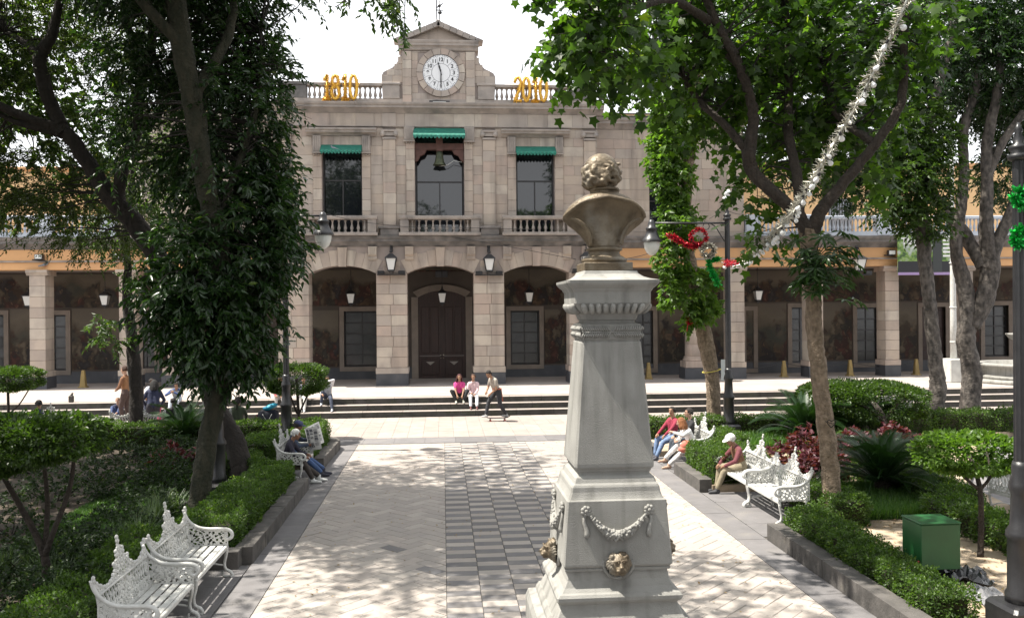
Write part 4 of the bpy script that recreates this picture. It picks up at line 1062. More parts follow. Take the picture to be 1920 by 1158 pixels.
def lintel(parent, x0, x1, y=YG):
    mb = MB(); mb.box(x0, x1, y + .0, y + .8, 5.485, 5.78); mb.box(x0, x1, y - .03, y + .8, 5.86, 6.30); l = mb.build('lintel', M['orange'], parent, ((x0 + x1) / 2, y, 5.5))
    mb = MB(); mb.prism([(y + .8, 5.782), (y - .03, 5.782), (y - .08, 5.80), (y - .08, 5.84), (y - .03, 5.858), (y + .8, 5.858)], x0, x1); mb.build('lintel_moulding', M['trim'], l)
    mb = MB(); mb.box(x0, x1, y + .8, YB, 5.5, 5.6); mb.build('arcade_ceiling', M['core'], parent, ((x0 + x1) / 2, y + 2, 5.5))

def rpx(u0, u1, v0, v1): return ('win', wx(u0), wx(u1), A((u0 + u1) / 2, v1, YB).z, A((u0 + u1) / 2, v0, YB).z)
def back_wall(parent, x0, x1, panels): 
    YWs = globals()['YW']; globals()['YW'] = YG; r = back_range(parent, x0, x1, panels, 5.5); globals()['YW'] = YWs; return r

for s, lab in ((1, 'plain stone side range right of the arches, behind the ivy-clad tree'), (-1, 'plain stone side range left of the arches, mostly behind the big dark tree')):
    e = lambda a, b: tuple(sorted((XCN + s * a, XCN + s * b)))
    root = thing('side_range', lab, 'building', (XCN + s * 9.9, YG, ZP))
    x0, x1 = e(6.64, 13.25); w0, w1_ = e(9.05, 10.35)
    mb = MB(); op = [(w0, w1_, 7.0, 9.75)]
    wall_cells(mb, x0, x1, 6.31, 11.9, YG + .012, YG + .6, op); mb.box(x0, x0 + .3, YG + .6, 46, 6.31, 11.9); mb.box(x1 - .3, x1, YG + .6, 46, 6.31, 11.9); mb.box(x0, x1, YG + .6, 46, 11.5, 11.9); mb.box(x0 + .3, x1 - .3, YG + 2, YG + 2.1, 6.3, 11.5)
    uwl = mb.build('upper_wall', M['core'], root)
    lay_stones(uwl, x0, x1, 6.82, 11.42, YG, op, ch=.44, wmin=.6, wmax=1.15, limit=130)
    cornice(uwl, x0, x1, YG, 11.43, 11.88, .3, 'trim', piece=1.1)
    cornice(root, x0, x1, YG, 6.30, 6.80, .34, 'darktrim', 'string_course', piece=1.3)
    window(root, w0 + .002, w1_ - .002, 7.002, 9.748, YG + .3, None, 2, 4)
    mb = MB(); mb.prism([(YG + .05, 9.98), (YG - .1, 9.98), (YG - .16, 10.05), (YG - .2, 10.12), (YG + .05, 10.14)], w0 - .25, w1_ + .25); mb.build('window_hood', M['stone'], uwl)
    mb = MB(); mb.box(x0, x1, YG + 1.2, YG + 1.5, 11.9, 12.35); at = mb.build('attic_wall', M['yellow'], root)
    mb = MB(); mb.box(x0, x1, YG + 1.15, YG + 1.55, 12.352, 12.42); mb.build('coping', M['darktrim'], at)
    mb = MB(); mb.cbox(x0, x1, YG - .1, YG + .4, 11.885, 12.02, .02); mb.build('mossy_coping', M['riser'], uwl)
    lintel(root, x0, x1)
    column_part(root, XCN + s * 11.05)
    pa, pb = e(12.55, 13.24); pillar_part(root, pa, pb)
    if s > 0: pan = [rpx(1190, 1224, 582, 690), rpx(1398, 1412, 582, 690)]
    else: pan = [rpx(255, 290, 582, 690), rpx(400, 436, 582, 690)]
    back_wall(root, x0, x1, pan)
    a = [p for p in pan]
    mural(root, x0 + .2, x1 - .2, 3.75, 5.4)
    g0, g1 = (a[0][2] + .3, a[1][1] - .3); mural(root, g0, g1, 1.2, 3.7)

WBM = baluster_mesh('bluewhite', .56, .9)
for s, lab in ((1, 'long arcade of square stone pillars under an ochre beam on the right'), (-1, 'arcade of square stone pillars under an ochre beam at the far left')):
    e = lambda a, b: tuple(sorted((XCN + s * a, XCN + s * b)))
    root = thing('arcade_range', lab, 'building', (XCN + s * 18, YG, ZP))
    x0, x1 = e(13.26, 31); lintel(root, x0, x1)
    for c in (16.47, 19.95, 23.4, 26.9, 30.4): pillar_part(root, *e(c - .32, c + .32))
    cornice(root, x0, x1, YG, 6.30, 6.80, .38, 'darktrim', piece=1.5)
    mb = MB(); mb.box(x0, x1, YG + .1, 46, 6.6, 6.82); mb.build('terrace', M['core'], root, (XCN + s * 18, YG, 6.7))
    mb = MB(); mb.box(x0, x1, YG - .12, YG + .2, 6.822, 7.0); bal = mb.build('terrace_balustrade', M['bluewhite'], root, (XCN + s * 18, YG, 6.82))
    mb = MB(); mb.cbox(x0, x1, YG - .14, YG + .22, 7.562, 7.70, .02); mb.build('rail', M['bluewhite'], bal)
    prev = 13.3
    for k, c in enumerate((13.6, 16.2, 19.55, 22.9, 26.2, 29.5)):
        mb = MB(); a, b = e(c - .3, c + .3); mb.cbox(a, b, YG - .17, YG + .25, 6.83, 7.75, .02); mb.build('pier', M['bluewhite'], bal)
        if k:
            n = round((c - .3 - prev) / .185)
            for i in range(n):
                link('baluster', WBM, bal, Vector((XCN + s * (prev + (c - .3 - prev) * (i + .5) / n), YG + .04, 7.0)) - wpos(bal), (0, 0, random.random()))
        prev = c + .3
    if s > 0:
        pan = [rpx(1414, 1417, 582, 690), rpx(1484, 1520, 576, 680), rpx(1606, 1646, 576, 680), ('door', wx(1728), wx(1772), .62, A(1750, 575, YB).z), rpx(1845, 1890, 572, 668)]
        pan = pan[1:]
    else: pan = [rpx(97, 124, 590, 694), rpx(-28, 8, 590, 694)][::-1]
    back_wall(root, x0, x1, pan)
    mural(root, x0 + .2, x1 - .2, 3.95, 5.42)
    xs = sorted([x0 + .1] + [v for p in pan for v in (p[1] - .25, p[2] + .25)] + [x1 - .1])
    for k in range(0, len(xs), 2):
        if xs[k + 1] - xs[k] > .4: mural(root, xs[k], xs[k + 1], 1.2, 3.9)

    # the yellow storey behind the terrace
    yb = thing('yellow_building', 'yellow plastered upper building behind the right terrace' if s > 0 else 'yellow plastered upper building behind the left terrace', 'building', (XCN + s * 22, 42, 6.8))
    mb = MB(); a, b = e(13.3, 40); zt = 10.35 if s < 0 else 10.75
    wins = [rpx(1555, 1600, 372, 440)] if s > 0 else [rpx(28, 62, 362, 386)]
    k42 = 42 / YB
    op = [(w[1] * k42, w[2] * k42, EYE + (w[3] - EYE) * k42, EYE + (w[4] - EYE) * k42) for w in wins]
    wall_cells(mb, a, b, 6.8, zt, 42, 42.4, op); mb.box(a, b, 42.4, 50, zt - .3, zt); mb.box(a, b, 43.5, 43.6, 6.8, zt - .3); mb.build('wall', M['yellow'], yb)
    mb = MB(); mb.cbox(a, b, 41.85, 42.5, zt + .003, zt + .18, .03); mb.build('coping', M['orange'], yb)
    for o in op:
        f = window(yb, o[0], o[1], o[2], o[3], 42.15, None, 2, 1, 'glass', .07)
        mb = MB(); n = 9
        for i in range(n): x = o[0] + (o[1] - o[0]) * (i + .5) / n; mb.tube([(x, 41.95, o[2]), (x, 41.95, o[3])], .012, 5)
        for z in (o[2] + .1, o[3] - .1): mb.tube([(o[0] - .05, 41.95, z), (o[1] + .05, 41.95, z)], .014, 5)
        mb.build('window_bars', M['bluewhite'], f)
# ================================================================== lanterns, lamps, signs, furniture
def lantern_parts(root, hang=.0, s=1.):
    """four sided lantern, origin at its top hook"""
    t = Vector((0, 0, -hang))
    mb = MB()
    if hang: mb.tube([(0, 0, 0), (0, 0, -hang)], .012 * s, 5)
    mb.lathe([(.012, 0), (.03, -.02), (.02, -.06), (.05, -.09), (.06, -.12), (.03, -.15)], 8, t, sx=s, sy=s)
    mb.build('finial', M['blackiron'], root, local=True)
    mb = MB(); q = lambda h, z: (h * s, z * s - hang)
    mb.sqlathe([q(.05, -.14), q(.10, -.19), q(.19, -.27), q(.20, -.30), q(.17, -.30)]); mb.build('hood', M['blackiron'], root, local=True)
    mb = MB()
    for sx, sy in ((-1, -1), (1, -1), (1, 1), (-1, 1)): mb.tube([(sx * .17 * s, sy * .17 * s, -.30 * s - hang), (sx * .10 * s, sy * .10 * s, -.68 * s - hang)], .013 * s, 4)
    mb.sqlathe([q(.11, -.68), q(.115, -.71), q(.06, -.75), q(.03, -.80), q(.01, -.84)]); mb.build('lantern_frame', M['blackiron'], root, local=True)
    for k in range(4):
        mb = MB(); a = k * PI / 2; c, d = math.cos(a), math.sin(a)
        P = [(-.155, -.162, -.305), (.155, -.162, -.305), (.092, -.098, -.675), (-.092, -.098, -.675)]
        mb.add([(s * (x * c - y * d), s * (x * d + y * c), z * s - hang) for x, y, z in P] + [(s * (x * c - (y + .006) * d), s * (x * d + (y + .006) * c), z * s - hang) for x, y, z in P],
               [(0, 1, 2, 3), (7, 6, 5, 4), (0, 4, 5, 1), (1, 5, 6, 2), (2, 6, 7, 3), (3, 7, 4, 0)]); mb.build('pane', M['lanternglass'], root, local=True)
wl = thing('wall_lantern', 'white glazed wall lantern on the stone pier left of the door arch', 'lantern', (0, 0, 0), 'wall lanterns along the front')
lantern_parts(wl, 0, 1.25)
mb = MB(); mb.tube([(0, 0, -.02), (0, .1, .12), (0, .3, .16)], .02, 6); mb.box(-.06, .06, .26, .31, -.1, .3); mb.build('bracket', M['blackiron'], wl, local=True)
mb = MB(); mb.box(-.58, .58, .02, .28, -1.06, -1.02)
for s in (-1, 1): mb.cbox(s * .42 - .14, s * .42 + .14, -.02, .24, -1.018, -.88, .02)
mb.build('spotlight_tray', M['blackiron'], wl, local=True)
P = A(733, 467, YW - .3); wl.location = P
for (u, v, y, lab) in ((917, 468, YW - .3, 'white glazed wall lantern on the stone pier right of the door arch'), (1099, 464, YW - .3, 'white glazed wall lantern on the stone pier behind the bust'), (1612, 470, YG - .35, 'white glazed wall lantern on the ochre beam of the right arcade')):
    dup(wl, A(u, v, y), 0, lab)
hl = thing('hanging_lantern', 'dim lantern hanging in the arch left of the door', 'lantern', (0, 0, 0), 'lanterns hanging in the arcade')
lantern_parts(hl, .75, 1.05)
first = True
for (u, v, lab) in ((658, 552, 'dim lantern hanging in the arch left of the door'), (829, 549, 'dim lantern hanging before the great door'), (992, 547, 'dim lantern hanging in the arch right of the door'), (197, 553, 'dim lantern hanging between the second and third pillars at the left'),
                    (53, 556, 'dim lantern hanging beside the leftmost pillar'), (1421, 546, 'dim lantern hanging in the right arcade beside the end pillar')):
    p = A(u, v, 38.0); p.z = 5.5
    if first: hl.location = p; first = False
    else: dup(hl, p, 0, lab)

# ---- gold tinsel years on the roof balustrade
gold = mat('gold_tinsel', (.62, .33, .035), .3, (.85, .55, .10), 40, metal=.55, bump=.6, bscale=90)
def tinsel(mb, path, r, n, L, rng=RNG, k=1):
    P = np.array([p[:] for p in path]); seg = np.linalg.norm(np.diff(P, axis=0), axis=1); cum = np.concatenate([[0], np.cumsum(seg)])
    t = rng.uniform(0, cum[-1], n); X = np.stack([np.interp(t, cum, P[:, i]) for i in range(3)], 1)
    d = norm(rng.normal(0, 1, (n, 3))); s = norm(np.cross(d, rng.normal(0, 1, (n, 3))))
    a = X + d * (r * .15); b = X + d * (r * rng.uniform(.6, 1.15, (n, 1))); w = L
    V = np.stack([a - s * w, a + s * w, b + s * w * .6, b - s * w * .6], 1).reshape(-1, 3); F = np.arange(n * 4).reshape(-1, 4)
    return V, F
GLY = {'1': [[(-.12, .78), (.06, 1.0), (.06, 0)], [(-.14, 0), (.22, 0)]], '8': [[(.2 * math.sin(k * .5), .76 + .22 * math.cos(k * .5)) for k in range(14)], [(.25 * math.sin(k * .5), .27 + .27 * math.cos(k * .5)) for k in range(14)]],
       '0': [[(.23 * math.sin(k * .45), .5 + .5 * math.cos(k * .45)) for k in range(15)]], '2': [[(-.22, .78), (-.1, .98), (.1, 1), (.22, .8), (.12, .5), (-.22, .02), (.25, .02)]], }
def year(body, u0, v0, u1, lab):
    p0, p1 = A(u0, v0, YW - .12), A(u1, v0, YW - .12)
    root = thing('tinsel_year', lab, 'sign', (p0.x, p0.y, p0.z))
    n = len(body)
    for i, ch in enumerate(body):
        c = p0.lerp(p1, i / (n - 1)); parts = []; mb = MB()
        for st in GLY[ch]:
            P = [Vector((c.x + x * .62, YW - .14, c.z + z * .98)) for x, z in st]; mb.tube(P, .062, 6)
            parts.append(tinsel(None, P, .125, 340, .013))
        for V, F in parts: mb.add(V, F.tolist())
        mb.build('numeral_' + {'1': 'one', '8': 'eight', '0': 'zero', '2': 'two'}[ch], gold, root, c)
year('1810', 612, 186, 663, 'gold tinsel year 1810 on the roof balustrade left of the clock')
year('2010', 971, 190, 1019, 'gold tinsel year 2010 on the roof balustrade right of the clock')

# ---- floodlights on the arcade beam
flo = thing('arcade_floodlight', 'black floodlight on the ochre beam at the far left', 'floodlight', (0, 0, 0), 'floodlights along the arcade beam')
mb = MB(); mb.cbox(-.16, .16, -.12, .12, -.1, .12, .02); mb.build('housing', M['blackiron'], flo, local=True)
mb = MB(); mb.box(-.13, .13, -.128, -.122, -.07, .09); mb.build('lens', M['lampglass'], flo, local=True)
mb = MB(); mb.tube([(-.3, .05, -.1), (0, 0, -.13), (.2, .1, -.14)], .03, 6); mb.build('bracket', M['blackiron'], flo, local=True)
flo.location = A(74, 482, YG - .2)
for u, v, lab in ((222, 480, 'black floodlight on the beam above the third pillar from the left'), (1671, 474, 'black floodlight above the pillar beside the banner')): dup(flo, A(u, v, YG - .2), random.uniform(-.3, .3), lab)

# ---- bollards with chains
bo = thing('bollard', 'yellow tapered bollard between the two leftmost pillars', 'bollard', (0, 0, 0), 'yellow bollards along the arcade')
ycol = mat('yellow_bollard_paint', (.30, .21, .075), .7, (.22, .16, .06), 6)
mb = MB(); mb.sqlathe([(.125, 0), (.115, .1), (.065, .68), (.05, .72)], cham=.02); mb.build('post', ycol, bo, local=True)
mb = MB(); mb.sqlathe([(.17, 0), (.17, .04), (.13, .05)], cham=.02); mb.build('foot', ycol, bo, local=True)
bspots = [(156, 'yellow tapered bollard between the two leftmost pillars'), (1216, 'yellow bollard beside the pedestal, under the arcade'), (1470, 'yellow bollard behind the thick trunk of the right tree'), (1594, 'yellow bollard in the right arcade between trunk and pillar'), (1718, 'yellow bollard in front of the brown side door')]
prev = None
for i, (u, lab) in enumerate(bspots):
    p = A(u, 700, YG + .5); p.z = ZP
    if i == 0: bo.location = p
    else: dup(bo, p, 0, lab)
    if i: 
        q = prev if i > 2 else Vector((p.x - 3, p.y, ZP)); mb = MB(); P = [q.lerp(p, t / 14) + Vector((0, 0, .62 - .22 * math.sin(PI * t / 14))) for t in range(15)]
        mb.tube(P, .014, 5); ch = props(mb.build('chain', M['blackiron'], None, q), 'sagging black chain tied to the ' + lab, 'chain', 'chains between the bollards')
    prev = p

# ---- banner at the right terrace
bc = A(1736, 478, YG - .5); b0, b1 = A(1683, 440, YG - .5), A(1789, 515, YG - .5)
ban = thing('banner', 'printed green landscape banner hung below the right terrace', 'banner', (bc.x, bc.y, b1.z))
m = bpy.data.materials.new('banner_print'); m.use_nodes = True; t = m.node_tree; nn = t.nodes; ll = t.links
g = nn.new('ShaderNodeNewGeometry'); z = nn.new('ShaderNodeTexNoise'); z.inputs['Scale'].default_value = 4.; z.inputs['Detail'].default_value = 4; ll.new(g.outputs['Position'], z.inputs['Vector'])
r = nn.new('ShaderNodeValToRGB'); e = r.color_ramp.elements; e[0].position = .32; e[0].color = (.02, .03, .02, 1); e[1].position = .7; e[1].color = (.55, .6, .55, 1)
for p_, c_ in ((.42, (.06, .14, .03)), (.52, (.20, .32, .06)), (.6, (.30, .36, .30))): x = e.new(p_); x.color = (*c_, 1)
ll.new(z.outputs['Fac'], r.inputs['Fac']); ll.new(r.outputs['Color'], nn['Principled BSDF'].inputs['Base Color']); nn['Principled BSDF'].inputs['Roughness'].default_value = .5
zt, zb = b0.z, b1.z; h = zt - zb; y = bc.y
mb = MB(); mb.box(b0.x, b1.x, y, y + .02, zb, zt); mb.build('sheet', [m], ban)
mb = MB(); mb.box(b0.x, b1.x, y - .006, y - .002, zb + .12, zb + h * .34); mb.build('dark_panel', flat('banner_black', (.012, .012, .016), .5), ban)
mb = MB(); mb.box(b0.x, b1.x, y - .006, y - .002, zb, zb + .118); mb.build('purple_strip', flat('banner_lilac', (.34, .24, .45), .5), ban)
wt = flat('banner_white', (.8, .8, .8), .5)
text('lettering', 'Tlalpan', .42, (b0.x + (b1.x - b0.x) * .30, y - .01, zt - .3), ban, wt, bold=.01)
mb = MB(); mb.box(b0.x + (b1.x - b0.x) * .62, b0.x + (b1.x - b0.x) * .78, y - .02, y - .008, zb + .12, zt - .02); mb.build('dark_figure', flat('banner_dark_grey', (.03, .035, .035), .5), ban)
mb = MB()
for k in range(6): mb.box(b0.x + (b1.x - b0.x) * (.80), b0.x + (b1.x - b0.x) * .98, y - .02, y - .008, zt - .12 - .17 * k, zt - .04 - .17 * k)
mb.build('window_print', wt, ban)
mb = MB(); mb.tube([(b0.x - .1, y + .01, zt + .03), (b1.x + .1, y + .01, zt + .03)], .025, 6); mb.build('batten', M['frame'], ban)

# ---- white flagpole with its stone base
fp = G(1797, 735, .6); fp.y = 33.6; fp.x = A(1787, 560, 33.6).x
fr = thing('flagpole', 'white flagpole on a pale block beside the right forked tree', 'flagpole', (fp.x, fp.y, ZP))
mb = MB(); mb.lathe([(.13, 1.55), (.12, 3.2), (.105, 5.2), (.085, 7.8), (.06, 12.0)], 14, (fp.x, fp.y, 0)); mb.build('pole', M['whiteiron'], fr)
mb = MB(); mb.cbox(fp.x - .34, fp.x + .34, fp.y - .34, fp.y + .34, ZP, 1.55, .03); mb.build('base', mat('pale_render', (.55, .55, .52), .85, (.42, .42, .4), 3, bump=.2), fr)
mb = MB()
for z in (2.2, 3.6, 5.4): mb.lathe([(.135, z), (.14, z + .03), (.135, z + .06)], 12, (fp.x, fp.y, 0))
mb.build('collar', M['whiteiron'], fr)
# ---- round stone fountain at the right
fo = thing('stone_fountain', 'round stepped stone fountain with small bowl at the far right', 'fountain', (23.7, 33.2, ZP))
mb = MB(); mb.lathe([(2.3, ZP - .01), (2.3, .72), (2.25, .75), (2.1, .75)], 40, (23.7, 33.2, 0)); mb.build('step', M['pedestal'], fo)
mb = MB(); mb.lathe([(1.9, .75), (1.95, .85), (1.8, .9), (1.8, 1.2), (1.98, 1.26), (2.0, 1.34), (1.9, 1.38), (1.6, 1.38), (1.6, 1.0), (.2, 1.0)], 40, (23.7, 33.2, 0)); mb.build('basin', M['pedestal'], fo)
mb = MB(); mb.lathe([(.35, 1.0), (.3, 1.3), (.16, 1.5), (.14, 1.9), (.24, 2.1), (.75, 2.35), (.86, 2.5), (.88, 2.55), (.8, 2.55), (.5, 2.42)], 24, (23.7, 33.2, 0)); mb.build('bowl', M['pedestal'], fo)

# ---- lamp posts
def lamp_post(name_label, loc, H, arm, rz, shaft=.075, group='black iron lamp posts', lantern=True, base=True):
    root = thing('lamp_post', name_label, 'lamp post', loc, group)
    X, Y, Z = loc
    if base:
        mb = MB(); mb.sqlathe([(.27, Z - .1), (.27, Z + .32), (.24, Z + .36), (.19, Z + .37)], (X, Y), cham=.03); mb.build('base', M['blackiron'], root)
        mb = MB(); mb.lathe([(.17, .37), (.175, .45), (.15, .5), (.145, 1.05), (.165, 1.08), (.16, 1.13), (.12, 1.2), (.105, 1.55), (.13, 1.6), (.125, 1.66), (.095, 1.74), (.10, 1.84), (.085, 1.9)], 16, loc); mb.build('pedestal', M['blackiron'], root)
    mb = MB(); n = 20                                   # fluted shaft
    k = 9; vs = []
    for i in range(k):
        z = Z + 1.88 + (H - 1.88 - .25) * i / (k - 1)
        for j in range(n): th = 2 * PI * j / n; r = (shaft * (1.08 - .16 * i / (k - 1))) * (1 if j % 2 else .88); vs.append((X + r * math.cos(th), Y + r * math.sin(th), z))
    mb.add(vs, [(i * n + j, i * n + (j + 1) % n, (i + 1) * n + (j + 1) % n, (i + 1) * n + j) for i in range(k - 1) for j in range(n)]); mb.build('shaft', M['blackiron'], root)
    mb = MB(); z = H - .28
    mb.lathe([(shaft, z), (shaft + .04, z + .02), (shaft + .045, z + .06), (shaft, z + .09), (shaft + .03, z + .13), (shaft + .03, z + .16), (.05, z + .19), (.06, z + .24), (.03, z + .3), (.045, z + .34), (.01, z + .42)], 14, loc); mb.build('finial', M['blackiron'], root)
    if arm:
        za = Z + H - .35; dx, dy = math.cos(rz), math.sin(rz)
        mb = MB(); e = Vector((X + dx * arm, Y + dy * arm, za))
        mb.tube([(X, Y, za), e], .028, 8); P = [Vector((X + dx * .08, Y + dy * .08, za - .5))] + [Vector((X + dx * (.1 + .4 * t), Y + dy * (.1 + .4 * t), za - .5 + .5 * math.sin(t * PI / 2))) for t in (.3, .6, 1)]
        mb.tube(smooth_path(P), .016, 6)
        for t in (.35, .72): mb.tube([e.lerp(Vector((X, Y, za)), t) + Vector((dx * .09 * math.cos(a), dy * .09 * math.cos(a), -.09 + .09 * math.sin(a))) for a in np.linspace(0, 5.4, 14)], .011, 5)
        mb.build('arm', M['blackiron'], root)
        c = (e.x, e.y, za)
        mb = MB(); mb.lathe([(.03, .10), (.07, .08), (.10, 0), (.11, -.1), (.16, -.13), (.165, -.17), (.14, -.2), (.17, -.3), (.235, -.42), (.27, -.46), (.275, -.49), (.24, -.49)], 18, c); lh = mb.build('lamp_hood', M['blackiron'], root)
        mb = MB(); mb.lathe([(.22, -.48), (.225, -.55), (.205, -.68), (.15, -.80), (.07, -.87), (.01, -.885)], 18, c); mb.build('lamp_globe', M['lampglass'], root)
        mb = MB(); mb.lathe([(.25, -.475), (.283, -.485), (.285, -.51), (.25, -.52)], 18, c); mb.build('lamp_ring', M['blackiron'], root)
    return root
lpR = lamp_post('black lamp post hung with tinsel, its lamp arm reaching left towards the bust', (7.85, 23.3, .13), 6.25, 2.12, PI)
lpL = lamp_post('black lamp post behind the newspaper readers, its lamp beside the dark leaves', (-4.15, 23.3, .13), 6.45, 1.0, 0)
lamp_post('black lamp post on a square base beside the mossy trunk on the left', (-4.26, 16.7, .13), 4.6, 0, 0)
lamp_post('thick black lamp post at the right edge with green tinsel', (A(1915, 900, 8.95).x, 8.95, .1), 5.45, .55, -.3, .07)
mb = MB()
for p in ((0, 0, 0), (.06, .02, .07), (-.06, .0, .08), (.02, .03, .16), (-.02, 0, .22), (.03, -.02, .26)): mb.ball(Vector((7.85, 23.3, 6.62)) + Vector(p), (.07, .06, .075), 6, 5)
props(mb.build('plastic_bag', M['whitebag'], None, (7.85, 23.3, 6.6)), 'crumpled white plastic bag tied on the top of the right lamp post', 'bag')

# ---- green meter box on a post
gp = G(1750, 1088, .13); X, Y = gp.x + .03, gp.y + .1
bn = thing('utility_box', 'green metal box on a short post in the sandy bed', 'box', (X, Y, .13))
mb = MB(); mb.cbox(X - .265, X + .265, Y - .23, Y + .23, .31, .89, .008); mb.build('casing', M['green'], bn)
mb = MB(); mb.cbox(X - .275, X + .275, Y - .24, Y + .24, .891, .915, .008); mb.build('lid', M['green'], bn)
mb = MB(); mb.tube([(X, Y, .05), (X, Y, .31)], .05, 10); mb.box(X - .12, X + .12, Y - .1, Y + .1, .29, .309); mb.build('post', M['frame'], bn)
mb = MB(); mb.tube([(X - .27, Y - .18, .42), (X - .29, Y - .18, .38), (X - .25, Y - .2, .22)], .014, 6); mb.build('hasp', flat('red_hasp', (.35, .03, .03), .5), bn)
# black plastic on the ground
def sheet_crumple(name, label, cat, c, rx, ry, m, h=.12, seed=3):
    rng = np.random.default_rng(seed); n = 14; V = []; F = []
    for i in range(n):
        for j in range(n):
            x, y = (i / (n - 1) - .5) * 2, (j / (n - 1) - .5) * 2; k = max(.0, 1 - .5 * (x * x + y * y))
            V.append((c[0] + x * rx * (1 + .2 * math.sin(3 * y)) , c[1] + y * ry * (1 + .25 * math.sin(4 * x)), c[2] + .01 + h * k * abs(math.sin(5 * x + 3 * y) * math.cos(4 * y - 2 * x)) + rng.uniform(0, .03)))
    F = [(i * n + j, (i + 1) * n + j, (i + 1) * n + j + 1, i * n + j + 1) for i in range(n - 1) for j in range(n - 1)]
    mb = MB(); mb.add(V, F); o = mb.build(name, m, None, c); return props(o, label, cat)
p = G(1805, 1085, .13); sheet_crumple('plastic_sheet', 'crumpled black plastic lying behind the green box', 'plastic sheet', p, .33, .28, M['plasticbag'], .16)
p = G(1845, 1120, .13); sheet_crumple('plastic_scrap', 'grey torn plastic on the sand near the lower right', 'plastic sheet', p, .24, .3, flat('grey_plastic', (.2, .2, .21), .4), .1, 5)
# valve cover in the lawn
p = G(305, 955, .15)
vc = thing('valve_cover', 'square stone access cover lying in the left lawn', 'cover', p)
mb = MB(); mb.cbox(p.x - .33, p.x + .33, p.y - .45, p.y + .45, .12, .20, .015); mb.build('frame', M['kerb'], vc)
mb = MB(); mb.cbox(p.x - .27, p.x + .27, p.y - .39, p.y + .39, .2, .225, .01); mb.build('lid', M['band'], vc)
# ================================================================== white cast iron benches
def lace(mb, cells, place, th):
    """cells: {(i, j)} kept cells; place(i, j, side) -> point"""
    idx = {}
    def p(i, j, s):
        if (i, j, s) not in idx: idx[i, j, s] = len(mb.v); mb.v.append(tuple(place(i, j, s)))
        return idx[i, j, s]
    def f(*q): mb.f.append(list(q)); mb.m.append(0); mb.sm.append(False)
    for i, j in cells:
        f(p(i, j, 0), p(i + 1, j, 0), p(i + 1, j + 1, 0), p(i, j + 1, 0)); f(p(i, j, 1), p(i, j + 1, 1), p(i + 1, j + 1, 1), p(i + 1, j, 1))
        for di, dj, a, b in ((-1, 0, (0, 1), (0, 0)), (1, 0, (1, 0), (1, 1)), (0, -1, (0, 0), (1, 0)), (0, 1, (1, 1), (0, 1))):
            if (i + di, j + dj) not in cells:
                f(p(i + a[0], j + a[1], 0), p(i + a[0], j + a[1], 1), p(i + b[0], j + b[1], 1), p(i + b[0], j + b[1], 0))

def back_top(x):
    t = abs(x) / .75
    if t < .62: return .80 + .36 * (1 - t / .62) ** 2.2
    return .80 + .13 * ((t - .62) / .38) ** 1.6
def back_y(z): return .47 + .17 * max(0, z - .42)

